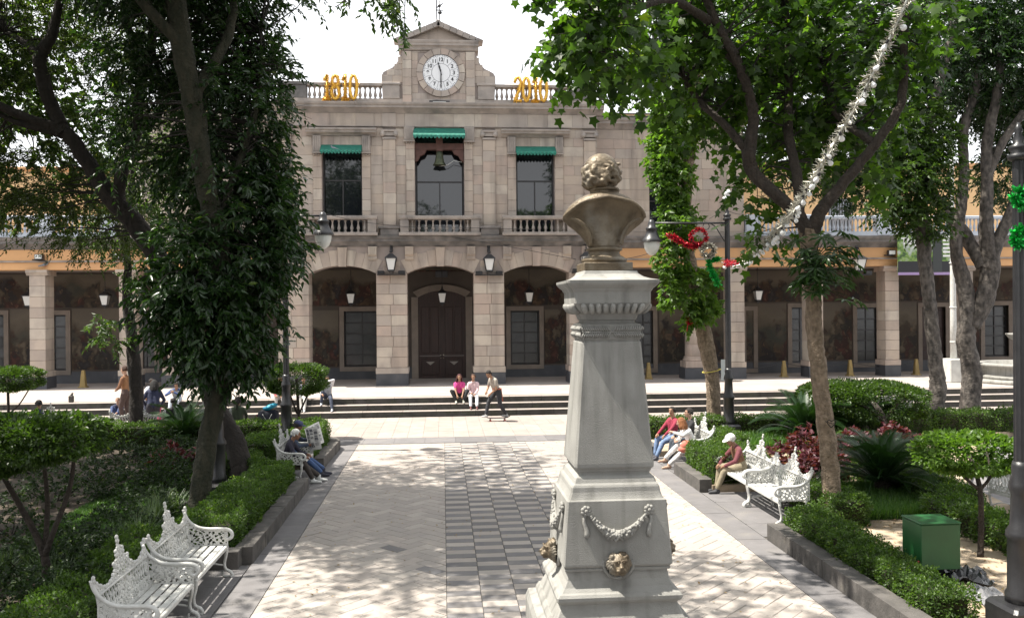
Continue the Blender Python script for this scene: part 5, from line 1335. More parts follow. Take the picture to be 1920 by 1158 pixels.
def make_bench(label, loc, rz, group):
    root = thing('garden_bench', label, 'bench', loc, group, rz)
    wi = M['whiteiron']; HL = .75
    c = .0165; nx = int(2 * HL / c); mb = MB(); cells = set()
    for i in range(nx):
        x = -HL + (i + .5) * c; top = back_top(x)
        for j in range(int((top - .44) / c)):
            z = .44 + (j + .5) * c
            edge = z > top - .03 or z < .465 or abs(x) > HL - .03 or abs(z - .785) < .018 or abs(z - .56) < .012
            hole = False
            if not edge:
                if .575 < z < .765 and .16 < abs(x) < .66: hole = abs(((abs(x) + .01 + .03 * math.sin((z - .57) * 16)) / .075) % 1 - .5) < .33
                else: hole = math.sin(2 * PI * x / .082 + 1.5 * math.sin(z * 30)) * math.sin(2 * PI * z / .075 + 1.2 * math.sin(x * 26)) > .10
            if not hole: cells.add((i, j))
    lace(mb, cells, lambda i, j, s: (-HL + i * c, back_y(.44 + j * c) + (.011 if s else -.007) + .006 * math.sin(i * 1.3) * math.sin(j * 1.1), .44 + j * c), .014)
    mb.build('back_panel', wi, root, local=True)
    mb = MB()
    n = 34
    for i in range(n + 1):
        x = -HL + 2 * HL * i / n; z = back_top(x); r = .017 + .008 * (i % 2)
        mb.ball((x, back_y(z), z + .004), (r, r * .9, r * 1.2), 6, 4)
    for x, z in ((0, 1.17), (0, 1.205), (-HL, .945), (HL, .945), (-.09, 1.07), (.09, 1.07), (-.2, .96), (.2, .96), (-HL, .975), (HL, .975)): mb.ball((x, back_y(z), z), (.024, .02, .028), 6, 5)
    mb.build('cresting', wi, root, local=True)
    mb = MB(); mb.tube([(-HL, back_y(.785) - .01, .785), (HL, back_y(.785) - .01, .785)], .015, 6); mb.build('back_rail', wi, root, local=True)
    for k in range(4):
        mb = MB(); y = .035 + .108 * k; mb.cbox(-HL + .01, HL - .01, y, y + .082, .424, .444, .006); mb.build('seat_slat', wi, root, local=True)
    mb = MB(); mb.cbox(-HL, HL, -.015, .03, .385, .44, .008); mb.cbox(-HL, HL, .458, .485, .39, .438, .006)
    for x in (-.37, 0, .37): mb.box(x - .02, x + .02, .03, .46, .40, .4235)
    mb.build('seat_frame', wi, root, local=True)
    for sx in (-1, 1):
        X = sx * HL
        arm = [(.585, .955), (.555, .86), (.49, .77), (.38, .70), (.25, .675), (.12, .672), (.02, .668), (-.045, .645), (-.075, .60), (-.065, .55), (-.02, .53), (.015, .555), (.01, .595), (-.015, .60)]
        mb = MB(); mb.tube(smooth_path([(X, y, z) for y, z in arm], 4), [.024, .022, .024, .026, .026, .024, .016], 8)
        a = mb.build('arm', wi, root, local=True)
        top = lambda y: np.interp(y, [-.03, .1, .25, .38, .49, .555], [.62, .66, .66, .69, .75, .84])
        cl = set(); cc = .0165
        for i in range(int(.56 / cc)):
            y = -.02 + (i + .5) * cc
            for j in range(int((top(y) - .44) / cc) + 1):
                z = .44 + (j + .5) * cc
                edge = z > top(y) - .02 or z < .46 or y < .0 or y > .5
                if edge or math.sin(2 * PI * y / .088 + 1.6 * math.sin(z * 34)) * math.sin(2 * PI * z / .083 + 1.3 * math.sin(y * 30)) < .04: cl.add((i, j))
        mb = MB(); lace(mb, cl, lambda i, j, s: (X + (.008 if s else -.006), -.02 + i * cc, .44 + j * cc), .014); mb.build('arm_panel', wi, root, local=True)
        for leg in ([(.0, .43), (.005, .32), (.03, .2), (.015, .11), (-.05, .07), (-.075, .025), (-.06, .0)], [(.47, .43), (.475, .3), (.45, .18), (.48, .1), (.56, .05), (.59, .0)]):
            mb = MB(); mb.tube(smooth_path([(X, y, z) for y, z in leg], 4), [.026, .022, .02, .022, .024, .022, .026], 8)
            f = leg[-1]; d = 1 if f[0] > .2 else -1
            mb.tube(smooth_path([(X, f[0], .015), (X, f[0] - d * .06, .012), (X, f[0] - d * .11, .02), (X, f[0] - d * .1, .07)], 3), .014, 6)
            mb.ball((X, leg[1][0], leg[1][1] + .05), (.03, .03, .045), 6, 5); mb.build('leg', wi, root, local=True)
        mb = MB(); mb.tube([(X, .02, .16), (X, .25, .2), (X, .46, .17)], .012, 6); mb.build('leg_stretcher', wi, root, local=True)
    return root
BG = 'white cast iron benches along the garden paths'
bench0 = make_bench('nearest white iron bench at the lower left, cut by the frame', (-3.04, 9.95, 0), PI / 2, BG)
dup(bench0, (-3.04, 11.62, 0), PI / 2, 'second white iron bench on the left, casting a slatted shadow on the slabs')
dup(bench0, (-3.02, 19.45, 0), PI / 2, 'white iron bench under the two elderly newspaper readers')
dup(bench0, (5.62, 14.88, 0), -PI / 2, 'empty sunlit white bench on the right beside the thick trunk')
dup(bench0, (5.62, 16.44, 0), -PI / 2, 'sunlit white bench under the old man in the white cap')
dup(bench0, (5.62, 20.15, 0), -PI / 2, 'white bench under the woman in white and two young men')
dup(bench0, (10.2, 13.9, 0), PI * .54, 'shaded white bench at the right edge beyond the small round tree')
for x, lab in ((-8.55, 'white bench back behind the slim dark trunk at the left'), (-6.75, 'white bench back seen over the left hedge below the person in black')): dup(bench0, (x, 25.55, 0), PI, lab)
dup(bench0, (-10.9, 25.6, 0), PI, 'white bench under the person in navy hood at the far left')
dup(bench0, (13.2, 25.3, 0), PI, 'white bench behind the flat-topped tree on the right')
# ================================================================== pedestal and bust
PX, PY = 1.325, 6.95
mon = thing('monument_pedestal', 'tall grey stone pedestal with swags and lion spouts in the middle of the path', 'pedestal', (PX, PY, 0))
def tier(name, prof, cham=.012, m='pedestal'):
    mb = MB(); mb.sqlathe(prof, (PX, PY), cham=cham); return mb.build(name, M[m], mon, (PX, PY, prof[0][1]))
tier('base', [(.78, 0), (.78, .35), (.72, .40), (.72, .8), (.66, .86), (.62, .95), (.62, 1.2), (.60, 1.26), (.54, 1.28), (.535, 1.31), (.515, 1.345)])
tier('base_moulding', [(.50, 1.348), (.475, 1.40), (.455, 1.44), (.452, 1.455), (.468, 1.47), (.484, 1.49), (.484, 1.515), (.470, 1.535), (.452, 1.545), (.425, 1.575), (.402, 1.625), (.392, 1.675), (.390, 1.69), (.408, 1.695), (.412, 1.705), (.408, 1.715)])
tier('die', [(.403, 1.7155), (.424, 1.738), (.424, 1.75), (.386, 2.222), (.376, 2.232)])
tier('die_moulding', [(.370, 2.2325), (.362, 2.25), (.358, 2.26), (.350, 2.285), (.345, 2.32), (.338, 2.335), (.325, 2.35), (.312, 2.39), (.30, 2.40), (.284, 2.41), (.284, 2.425), (.292, 2.435), (.292, 2.445), (.308, 2.462), (.310, 2.468)])
tier('shaft', [(.312, 2.4685), (.312, 2.495), (.236, 3.43), (.232, 3.44)], .018)
tier('frieze_band', [(.226, 3.4405), (.226, 3.455), (.236, 3.46), (.236, 3.572), (.226, 3.578), (.205, 3.585), (.194, 3.592), (.194, 3.606), (.206, 3.612), (.210, 3.63), (.218, 3.65), (.232, 3.662)])
tier('ovolo', [(.230, 3.6625), (.25, 3.675), (.275, 3.70), (.292, 3.73), (.298, 3.742)])
tier('cap', [(.300, 3.7425), (.302, 3.83), (.312, 3.845), (.318, 3.858), (.335, 3.872), (.350, 3.888), (.358, 3.902), (.360, 3.922), (.345, 3.926), (.30, 3.935), (.255, 3.952), (.225, 3.975), (.213, 4.0)])
# leaf carving on the ovolo and the laurel band
mb = MB()
for side in range(4):
    a = side * PI / 2; ca, sa = math.cos(a), math.sin(a); R = lambda x, y, z: (PX + x * ca - y * sa, PY + x * sa + y * ca, z)
    for i in range(9):
        x = -.235 + .47 * (i + .5) / 9 * 1.0
        P = [R(x * (1 + .0), -(.242 + .012), 3.668), R(x * 1.05, -(.283), 3.69), R(x * 1.12, -(.303), 3.722), R(x * 1.15, -.306, 3.738)]
        mb.tube(P, [.018, .024, .022, .012], 6)
mb.build('leaf_carving', M['pedestal'], mon)
mb = MB()
for side in range(4):
    a = side * PI / 2; ca, sa = math.cos(a), math.sin(a); R = lambda x, y, z: (PX + x * ca - y * sa, PY + x * sa + y * ca, z)
    for i in range(26):
        x = -.225 + .45 * (i + .5) / 26; s = 1 if x > 0 else -1
        for dz in (1, -1): mb.tube([R(x, -.240, 3.516), R(x + s * .018, -.252, 3.516 + dz * .024), R(x + s * .026, -.242, 3.516 + dz * .048)], [.004, .0085, .002], 5)
    mb.tube([R(-.232, -.242, 3.516), R(.232, -.242, 3.516)], .007, 5)
mb.build('laurel_carving', M['pedestal'], mon)
def ang_face(side):
    a = side * PI / 2; ca, sa = math.cos(a), math.sin(a)
    return lambda x, y, z: Vector((PX + x * ca - y * sa, PY + x * sa + y * ca, z))
def facey(z): return -np.interp(z, [1.74, 2.22], [.424, .386])
def swag(side):
    R = ang_face(side); mb = MB(); r = random.Random(side)
    for s in (-1, 1):
        x, z = s * .245, 2.155; y = facey(z) - .012
        for k in range(7): a = k * PI * 2 / 7; mb.ball(R(x + .026 * math.cos(a), y - .004, z + .026 * math.sin(a)), .017, 6, 5)
        mb.ball(R(x, y - .014, z), .016, 6, 5)
        P = [R(x + s * (.004 + .012 * math.sin(t * 6)), facey(z - t * .17) - .012, z - .03 - t * .17) for t in np.linspace(0, 1, 7)]
        mb.tube(P, [.010, .013, .015, .017, .019, .022, .018], 6)
    P = []
    for t in np.linspace(-1, 1, 25):
        x = t * .225; z = 1.965 + .165 * abs(t) ** 1.8; P.append((x, z))
    V = [R(x, facey(z) - .015, z) for x, z in P]; rad = [.008 + .034 * max(0, 1 - abs(t) ** 1.5) for t in np.linspace(-1, 1, 25)]
    mb.tube(V, rad, 8)
    for i, (x, z) in enumerate(P):
        for k in range(3):
            a = r.uniform(-1.3, 1.3); rr = rad[i]; mb.ball(R(x + r.uniform(-.008, .008), facey(z) - .015 - rr * math.cos(a), z + rr * math.sin(a)), .010 + .25 * rr * .5, 5, 4)
    for s in (-1, 1): mb.tube([R(-s * .03, facey(1.93) - .05, 1.93), R(0, facey(1.97) - .06, 1.966), R(s * .03, facey(2.0) - .05, 2.0)], .011, 6)
    mb.build('swag', M['pedestal'], mon, R(0, -.4, 2.0))
for side in range(4): swag(side)
def blob_mesh(name, prims, voxel, m, smooth=2, decim=None):
    """balls and tapered tubes melted into one skin; prims: MB"""
    me = prims.mesh(name + '_raw', m); o = bpy.data.objects.new(name, me); COL.objects.link(o)
    md = o.modifiers.new('r', 'REMESH'); md.mode = 'VOXEL'; md.voxel_size = voxel
    if smooth: sm = o.modifiers.new('s', 'SMOOTH'); sm.iterations = smooth; sm.factor = .5
    if decim: d = o.modifiers.new('d', 'DECIMATE'); d.ratio = decim
    dg = bpy.context.evaluated_depsgraph_get(); out = bpy.data.meshes.new_from_object(o.evaluated_get(dg)); out.name = name
    bpy.data.objects.remove(o); bpy.data.meshes.remove(me)
    out.materials.clear(); out.materials.append(m) if not isinstance(m, list) else [out.materials.append(q) for q in m]
    out.polygons.foreach_set('use_smooth', np.ones(len(out.polygons), dtype=bool)); return out
def lion():
    r = random.Random(4); mb = MB()                      # faces -y, origin on the wall
    mb.ball((0, -.05, .004), (.060, .055, .068), 12, 9); mb.ball((0, -.100, -.022), (.038, .040, .028), 10, 7); mb.ball((0, -.092, -.056), (.028, .030, .014), 8, 6)
    mb.tube([(0, -.092, .035), (0, -.118, .0), (0, -.138, -.010)], [.016, .017, .016], 8)
    for s in (-1, 1):
        mb.ball((s * .030, -.090, .024), (.016, .012, .010), 6, 5); mb.ball((s * .056, -.055, .058), (.018, .016, .022), 6, 5); mb.ball((s * .020, -.118, -.030), (.021, .020, .016), 8, 6)
        mb.tube([(s * .010, -.108, .045), (s * .028, -.110, .042), (s * .050, -.085, .030)], .008, 6)
    for k in range(72):
        a = k * 2.39996; q = .060 + .030 * ((k * 7) % 10) / 10; d = .055 * (1 - (q - .060) / .034)
        c, s_ = math.cos(a), math.sin(a)
        mb.tube(smooth_path([(q * .85 * c, -.02 - d, q * .85 * s_), (q * 1.05 * math.cos(a + .12), -.018 - d * .8, q * 1.05 * math.sin(a + .12)), (q * 1.16 * math.cos(a + .25), -.006 - d * .45, q * 1.16 * math.sin(a + .25) - .006)], 3), [.009, .0105, .004], 5)
    return blob_mesh('lion_head', mb, .0042, M['bronze'], 1)
LION = lion()
for side, zc in ((0, 1.757), (3, 1.757), (1, 1.757), (2, 1.757)):
    R = ang_face(side); p = R(0, -.418, zc)
    link('lion_head', LION, mon, p - wpos(mon), (0, 0, side * PI / 2))
    mb = MB()
    mb.tube([R(.125 * math.sin(a), -.405 - .01, zc + .125 * math.cos(a)) for a in np.linspace(-PI / 2 * 2.15, PI / 2 * 2.15, 3)][:1] + [R(.115 * math.sin(a), -.412, zc + .115 * math.cos(a)) for a in np.linspace(1.4, 2 * PI - 1.4, 22)], .016, 7)
    mb.build('spout_ring', M['pedestal'], mon, p)
# ---- the bust, seen from behind
BZ = 4.0
bust = thing('bust', 'weathered bronze bust of a balding man seen from behind on the pedestal', 'bust', (PX - .012, PY, BZ))
bx, by = PX - .012, PY
mb = MB(); mb.cbox(bx - .195, bx + .195, by - .195, by + .195, BZ, BZ + .068, .006); mb.build('bust_plinth', M['bronze'], bust)
mb = MB(); mb.lathe([(.175, .068), (.185, .085), (.185, .10), (.16, .118), (.135, .13), (.125, .15), (.13, .165), (.148, .172), (.148, .186), (.13, .192), (.118, .2)], 32, (bx, by, BZ)); mb.build('socle', M['bronze'], bust)
# torso: closed skin lofted from the socle to the neck; below the rim it is cut away
n = 44; rings = []
def ring(z, rx, ryb, ryf, cy=0., sq=1.):
    return [(bx + rx * math.copysign(abs(math.cos(t)) ** sq, math.cos(t)), by + cy + (ryf if math.sin(t) > 0 else ryb) * math.copysign(abs(math.sin(t)) ** sq, math.sin(t)), BZ + z) for t in (2 * PI * k / n for k in range(n))]
spec = [(.195, .125, .11, .13), (.23, .145, .10, .15), (.28, .185, .09, .18), (.33, .245, .085, .205), (.37, .295, .085, .215), (.405, .328, .10, .22), (.43, .338, .125, .22), (.45, .335, .15, .215), (.47, .322, .172, .21), (.492, .298, .182, .20), (.515, .262, .18, .185), (.54, .215, .168, .165), (.562, .165, .148, .14), (.585, .122, .125, .115), (.61, .098, .105, .10), (.64, .09, .095, .1), (.70, .086, .085, .105)]
mb = MB(); vs = []
for z, rx, ryb, ryf in spec: vs += ring(z, rx, ryb, ryf, .0, .9)
# rim: higher in the middle of the back, drooping to the shoulders
V2 = []
for (x, y, z) in vs:
    dx = min(1, abs(x - bx) / .34); zl = z - BZ
    up = float(np.interp(zl, [.24, .33, .43, .45, .492, .515, .54, .562, .585, .61, .64, .70], [0, .05, .12, .128, .11, .095, .08, .065, .05, .035, .02, 0]))
    z += up * (1 - dx * dx) * (1 if y < by else .5)
    V2.append((x, y, z))
k = len(spec); fs = [(i * n + j, i * n + (j + 1) % n, (i + 1) * n + (j + 1) % n, (i + 1) * n + j) for i in range(k - 1) for j in range(n)]
fs += [tuple(range(n))[::-1], tuple(range((k - 1) * n, k * n))]
mb.add(V2, fs, 0, True)
for s in (-1, 1):
    P = [(bx + s * .125, by - .095, BZ + .21), (bx + s * .135, by - .105, BZ + .28), (bx + s * .17, by - .11, BZ + .35), (bx + s * .225, by - .115, BZ + .40), (bx + s * .29, by - .10, BZ + .425)]
    mb.tube(smooth_path(P, 4), [.018, .02, .02, .018, .008], 8)
    P = [(bx + s * .335, by - .03, BZ + .44), (bx + s * .29, by - .125, BZ + .482), (bx + s * .19, by - .175, BZ + .548), (bx, by - .188, BZ + .588)]
    mb.tube(smooth_path(P, 5), [.012, .016, .016, .016], 8)
    P = [(bx + s * .11, by - .05, BZ + .65), (bx + s * .085, by - .105, BZ + .66), (bx, by - .125, BZ + .665)]
    mb.tube(smooth_path(P, 4), .016, 8)
bt = link('torso', blob_mesh('bust_torso', mb, .008, M['bronze'], 3), bust, -wpos(bust))
# head: face to +y turned to the right
rg = random.Random(12); mb = MB()
mb.ball((0, -.018, .022), (.082, .104, .092), 20, 14); mb.ball((0, -.04, -.03), (.070, .078, .075), 16, 10); mb.ball((0, .03, -.03), (.062, .075, .085), 14, 10); mb.ball((0, .055, -.078), (.035, .035, .03), 8, 6)
mb.tube([(0, -.02, -.05), (0, -.03, -.18)], [.066, .08], 14); mb.tube([(0, .092, .03), (0, .128, -.02)], [.012, .02], 6)
for s in (-1, 1): mb.ball((s * .028, .088, .034), (.028, .018, .012), 6, 5); mb.ball((s * .034, .08, -.02), (.026, .026, .024), 8, 6); mb.ball((s * .082, .008, -.012), (.012, .024, .036), 8, 6)
mb.ball((0, .095, -.048), (.025, .015, .012), 6, 5)
mb.ball((0, -.036, -.022), (.089, .098, .082), 18, 12); mb.ball((0, -.06, -.06), (.078, .075, .045), 14, 8)
for i in range(64):                               # wavy locks combed round the sides and the back, crown left bare
    th = -PI * 1.16 + PI * 1.32 * ((i * .618034) % 1); z0 = .052 - .125 * ((i * .381966 * 1.7) % 1) ** .9; w = rg.choice((-1, 1)); P = []; L = rg.uniform(.045, .075)
    for k in range(6):
        t = k / 5; a = th + w * .16 * math.sin(t * 4.2) + .10 * t * w; z = z0 - L * t * .8
        f = math.sqrt(max(.15, 1 - (max(z, 0) / .105) ** 2)) if z > 0 else 1 - .28 * max(0, -z - .07) / .05
        e = 1.0 + .06 * math.sin(t * PI) + (.03 if -.09 < z < -.03 else 0)
        P.append(Vector((math.cos(a) * .086 * f * e, math.sin(a) * .106 * f * e - .018, z)))
    r0 = rg.uniform(.009, .016); mb.tube(smooth_path(P, 3), [r0 * .4, r0, r0 * 1.1, r0, r0 * .7, .003], 7)
hm = blob_mesh('bust_head', mb, .0048, M['bronze'], 2)
link('head', hm, bust, (0, -.01, .815), (math.radians(8), math.radians(-2), math.radians(-60)), (1.45, 1.4, 1.28))
# ================================================================== people
SKIN = {'tan': (.34, .19, .12), 'brown': (.25, .135, .085), 'light': (.46, .28, .20)}
PMATS = {}
def cloth(c, name='cloth'):
    key = tuple(round(x, 3) for x in c)
    if key not in PMATS: PMATS[key] = mat('cloth_' + name, c, .85, tuple(x * .8 for x in c), 9, bump=.55, bscale=16)
    return PMATS[key]
EYEM = flat('dark_eye', (.015, .012, .01), .3)
def two_bone(a, b, l1, l2, hint):
    a, b, hint = Vector(a), Vector(b), Vector(hint); d = b - a; L = min(d.length, (l1 + l2) * .995); dn = d.normalized()
    x = (l1 * l1 - l2 * l2 + L * L) / (2 * L); h = math.sqrt(max(0, l1 * l1 - x * x)); q = (hint - dn * hint.dot(dn)); q = q.normalized() if q.length > 1e-6 else Vector((0, 1, 0))
    return a + dn * x + q * h, a + dn * L

def person(label, loc, rz, pelvis=(0, 0, .54), neck=(0, .02, 1.06), head=(0, .05, 1.24), yaw=0, nod=0., hands=((-.2, .38, .62), (.2, .38, .62)), feet=((-.1, .42, .06), (.1, .42, .06)),
           elbow=((-1, -.6, -.4), (1, -.6, -.4)), knee=((-.15, 1, .6), (.15, 1, .6)), skin='tan', top=(.5, .1, .1), bottom=(.05, .06, .1), shoe=(.6, .6, .6), hair=(.02, .015, .012), hstyle='short',
           sleeve='long', scale=1., voxel=.017, vest=None, cap=None, legs='long', group=None, foot_yaw=(0, 0), girth=1., shirt_tail=False, grip=.7):
    """faces +y locally; all joints in metres, feet on z = 0 of loc"""
    root = thing('person', label, 'person', loc, group, rz); root.scale = (scale,) * 3
    P_ = Vector(pelvis); N_ = Vector(neck); H_ = Vector(head)
    prims = []                                      # (kind, a, b, ra, rb, region)
    def cap_(a, b, ra, rb, reg): prims.append((Vector(a), Vector(b), ra, rb, reg))
    ax = (N_ - P_).normalized(); side = Vector((1, 0, 0)); fw = side.cross(ax).normalized() * 1
    if fw.y < 0 and abs(fw.y) > abs(fw.z): fw = -fw
    g = girth
    tor = lambda t, x=0, f=0: P_ + (N_ - P_) * t + side * x + fw * f
    for s in (-1, 1):
        cap_(tor(.0, s * .075), tor(.18, s * .07), .105 * g, .10 * g, 'bottom' if not shirt_tail else 'top')
        cap_(tor(.18, s * .06), tor(.5, s * .07, .01), .10 * g, .098 * g, 'top'); cap_(tor(.5, s * .07, .01), tor(.82, s * .085, .0), .10 * g, .095, 'top')
        cap_(tor(.80, s * .08), tor(.87, s * .135), .085, .066, 'top')
    cap_(tor(.9, 0, -.01), N_ + (H_ - N_) * .35, .066, .052, 'skin')
    cap_(tor(.9, 0, -.02), tor(.98, 0, -.01), .075, .062, 'top')
    # head
    hr = Euler((nod, 0, yaw)).to_matrix(); h = lambda x, y, z: H_ + hr @ Vector((x, y, z))
    cap_(h(0, -.015, .03), h(0, .0, .045), .083, .080, 'skin'); cap_(h(0, .03, -.02), h(0, .04, -.06), .066, .046, 'skin'); cap_(h(0, .055, -.088), h(0, .06, -.092), .03, .028, 'skin')
    cap_(h(0, .088, .015), h(0, .108, -.022), .010, .017, 'skin')
    for s in (-1, 1): cap_(h(s * .078, -.005, .015), h(s * .08, -.005, -.02), .016, .012, 'skin'); cap_(h(s * .03, .08, .038), h(s * .012, .084, .036), .013, .013, 'skin')
    cap_(N_ + (H_ - N_) * .2, h(0, -.01, -.04), .054, .052, 'skin')
    # arms
    hd = []
    for i, s in enumerate((-1, 1)):
        sh = tor(.84, s * .172, -.005); w = Vector(hands[i]); el, w = two_bone(sh, w, .29, .255, elbow[i])
        cap_(tor(.88, s * .12), sh, .064, .060, 'arm'); cap_(sh, sh.lerp(el, .55), .064, .057, 'arm'); cap_(sh.lerp(el, .5), el, .056 if sleeve == 'long' else .047, .050 if sleeve == 'long' else .042, 'arm' if sleeve == 'long' else 'skin')
        m_ = el.lerp(w, .92)
        cap_(el, m_, .050 if sleeve == 'long' else .041, .038 if sleeve == 'long' else .029, 'arm' if sleeve == 'long' else 'skin'); cap_(el.lerp(w, .85), w, .027, .026, 'skin')
        hdv = (w - el).normalized(); palm = w + hdv * .05; cap_(w + hdv * .01, palm + hdv * .02, .030, .034, 'skin'); hd.append((w, hdv, palm, s))
    # legs
    ft = []
    for i, s in enumerate((-1, 1)):
        hip = P_ + side * (s * .09) - ax * .01; f = Vector(feet[i]); kn, an = two_bone(hip, f + Vector((0, 0, .04)), .43, .42, knee[i])
        lg = 'bottom'
        cap_(hip, hip.lerp(kn, .5), .106 * g, .092 * g, lg); cap_(hip.lerp(kn, .5), kn, .092 * g, .070, lg); cap_(kn, kn.lerp(an, .35), .070, .068, lg if legs == 'long' else 'skin')
        cap_(kn.lerp(an, .35), an.lerp(kn, .1), .068 if legs == 'long' else .055, .056 if legs == 'long' else .038, lg if legs == 'long' else 'skin')
        fy = Euler((0, 0, foot_yaw[i])).to_matrix(); fd = fy @ Vector((0, 1, 0)); z0 = f.z - .06
        b = Vector((an.x, an.y, z0))
        cap_(an, b + fd * (-.03) + Vector((0, 0, .045)), .042, .044, 'shoe'); cap_(b + fd * (-.035) + Vector((0, 0, .04)), b + fd * .06 + Vector((0, 0, .042)), .038, .040, 'shoe'); cap_(b + fd * .06 + Vector((0, 0, .04)), b + fd * .17 + Vector((0, 0, .03)), .040, .030, 'shoe')
    mb = MB()
    for a, b, ra, rb, reg in prims:
        d = b - a; L = d.length
        if L < 1e-4: mb.ball(a, ra, 10, 8); continue
        q = d.to_track_quat('Z', 'Y').to_matrix(); k = 10; rows = [(-ra * .98, ra * .2), (-ra * .7, ra * .71), (0, ra), (L, rb), (L + rb * .7, rb * .71), (L + rb * .98, rb * .2)]
        vs = [a + q @ Vector((r * math.cos(2 * PI * j / k), r * math.sin(2 * PI * j / k), z)) for z, r in rows for j in range(k)]
        fs = [(i * k + j, i * k + (j + 1) % k, (i + 1) * k + (j + 1) % k, (i + 1) * k + j) for i in range(5) for j in range(k)] + [tuple(range(k))[::-1], tuple(range(5 * k, 6 * k))]
        mb.add(vs, fs)
    sk = PMATS.setdefault(('skin', skin), mat('skin_' + skin, SKIN[skin], .5, tuple(x * .85 for x in SKIN[skin]), 20, spec=.35))
    mats = [sk, cloth(top, 'top'), cloth(bottom, 'bottom'), cloth(shoe, 'shoe'), cloth(vest or top, 'vest'), EYEM, flat('lips', tuple(x * .7 for x in SKIN[skin]), .5)]
    me = blob_mesh('person_body', mb, voxel, mats, 2)
    n = len(me.polygons); C = np.zeros(n * 3); me.polygons.foreach_get('center', C); C = C.reshape(-1, 3)
    best = np.full(n, 1e9); reg = np.zeros(n, dtype=np.int32); RI = {'skin': 0, 'top': 1, 'bottom': 2, 'shoe': 3, 'arm': 9}
    for a, b, ra, rb, rg_ in prims:
        a_, d = np.array(a), np.array(b - a); L2 = max(float(d @ d), 1e-9); t = np.clip(((C - a_) @ d) / L2, 0, 1); q = np.linalg.norm(C - a_ - t[:, None] * d, axis=1) - (ra + (rb - ra) * t)
        if rg_ in ('top', 'bottom', 'shoe', 'arm'): q = q - .004
        m = q < best; best[m] = q[m]; reg[m] = RI[rg_]
    if vest:                                        # sleeveless vest over the torso
        X = np.abs((C - np.array(P_)) @ np.array(side)); t = ((C - np.array(P_)) @ np.array(ax)) / (N_ - P_).length
        reg[(reg == 1) & (X < .2) & (t < .95) & (t > -.15)] = 4
    reg[reg == 9] = 1
    me.polygons.foreach_set('material_index', reg)
    # fingers, eyes and mouth join the body mesh
    mb = MB()
    for w, hv, palm, s in hd:
        up = Vector((0, 0, 1)); lat = hv.cross(up); lat = lat.normalized() if lat.length > .1 else Vector((1, 0, 0)); dn = lat.cross(hv).normalized(); dn = -dn if dn.z > 0 else dn
        for k, (o, ln) in enumerate(((-.024, .062), (-.008, .074), (.008, .070), (.023, .055))):
            p = palm + lat * o + hv * .015; c1 = p + hv * ln * .5 + dn * .012 * grip; c2 = c1 + (hv * (1 - grip * .6) + dn * grip).normalized() * ln * .35; c3 = c2 + (hv * (.5 - grip * .6) + dn * grip).normalized() * ln * .25
            mb.tube([p, c1, c2, c3], [.0095, .009, .008, .006], 6, 0)
        p = palm - hv * .035 + lat * (-s * .024); mb.tube([p, p + hv * .03 + lat * (-s * .022) + dn * .01, p + hv * .062 + lat * (-s * .018) + dn * .026], [.012, .0105, .007], 6, 0)
    for s in (-1, 1): mb.ball(h(s * .029, .088, .022), (.011, .007, .006), 6, 4, 5); mb.tube([h(s * .046, .083, .043), h(s * .03, .094, .048), h(s * .014, .095, .043)], .0045, 4, 5)
    mb.tube([h(-.022, .092, -.052), h(0, .101, -.05), h(.022, .092, -.052)], .006, 5, 6)
    import bmesh
    bm = bmesh.new(); bm.from_mesh(me); ex = mb.mesh('x', mats); bm.from_mesh(ex); bm.to_mesh(me); bm.free(); bpy.data.meshes.remove(ex)
    me.name = 'person_body'
    link('body', me, root)
    # hair, cap
    hm = cloth(hair, 'hair')
    mb = MB(); rr = random.Random(hash(label) % 1000)
    if hstyle != 'none':
        mb.ball(h(0, -.022, .046), (.092, .102, .088), 14, 10, rot=hr)
        if hstyle in ('long', 'curly', 'tail'):
            for k in range(26 if hstyle != 'curly' else 60):
                th = rr.uniform(-PI * 1.05, PI * .05); d = Vector((math.cos(th), math.sin(th), 0)); L = (.26 if hstyle == 'long' else .19 if hstyle == 'curly' else .08)
                w = .018 if hstyle == 'curly' else .012
                a = h(d.x * .085, d.y * .09 - .02, .05); b = h(d.x * .105, d.y * .105 - .02, -.04); c = h(d.x * .115 + rr.uniform(-w, w), d.y * .105 - .02 + rr.uniform(-w, w), .02 - L)
                mb.tube(smooth_path([a, b, b.lerp(c, .5) + Vector((rr.uniform(-w, w), rr.uniform(-w, w), 0)) * 1.3, c], 3), [.022, .026, .024, .010], 6)
                if hstyle == 'curly': mb.ball(b.lerp(c, rr.random()), rr.uniform(.024, .036), 6, 5)
            if hstyle == 'tail': mb.tube(smooth_path([h(0, -.11, .04), h(0, -.17, .0), h(.01, -.16, -.12), h(0, -.15, -.27)], 3), [.03, .04, .035, .012], 7)
        else:
            for k in range(46):
                th = rr.uniform(-PI * 1.12, PI * .12) if k < 26 else rr.uniform(-PI, PI); z = rr.uniform(-.03, .06) if k < 26 else rr.uniform(.07, .10)
                d = Vector((math.cos(th), math.sin(th), 0)); q = .088 if k < 26 else .05; p0 = h(d.x * q, d.y * q * 1.08 - .022, z); mb.ball(p0, rr.uniform(.016, .026), 6, 5)
        # keep the face free: nothing in front of the hairline
        ho = link('hair', blob_mesh('hair', mb, .011, hm, 1), root); me2 = ho.data
        inv = hr.inverted()
        for v in me2.vertices:
            q = inv @ (v.co - H_)
            if q.y > .045 and q.z < .075: v.co = H_ + hr @ Vector((q.x * (1 if abs(q.x) > .06 else .9), .045 + (q.y - .045) * .15 - .012, q.z))
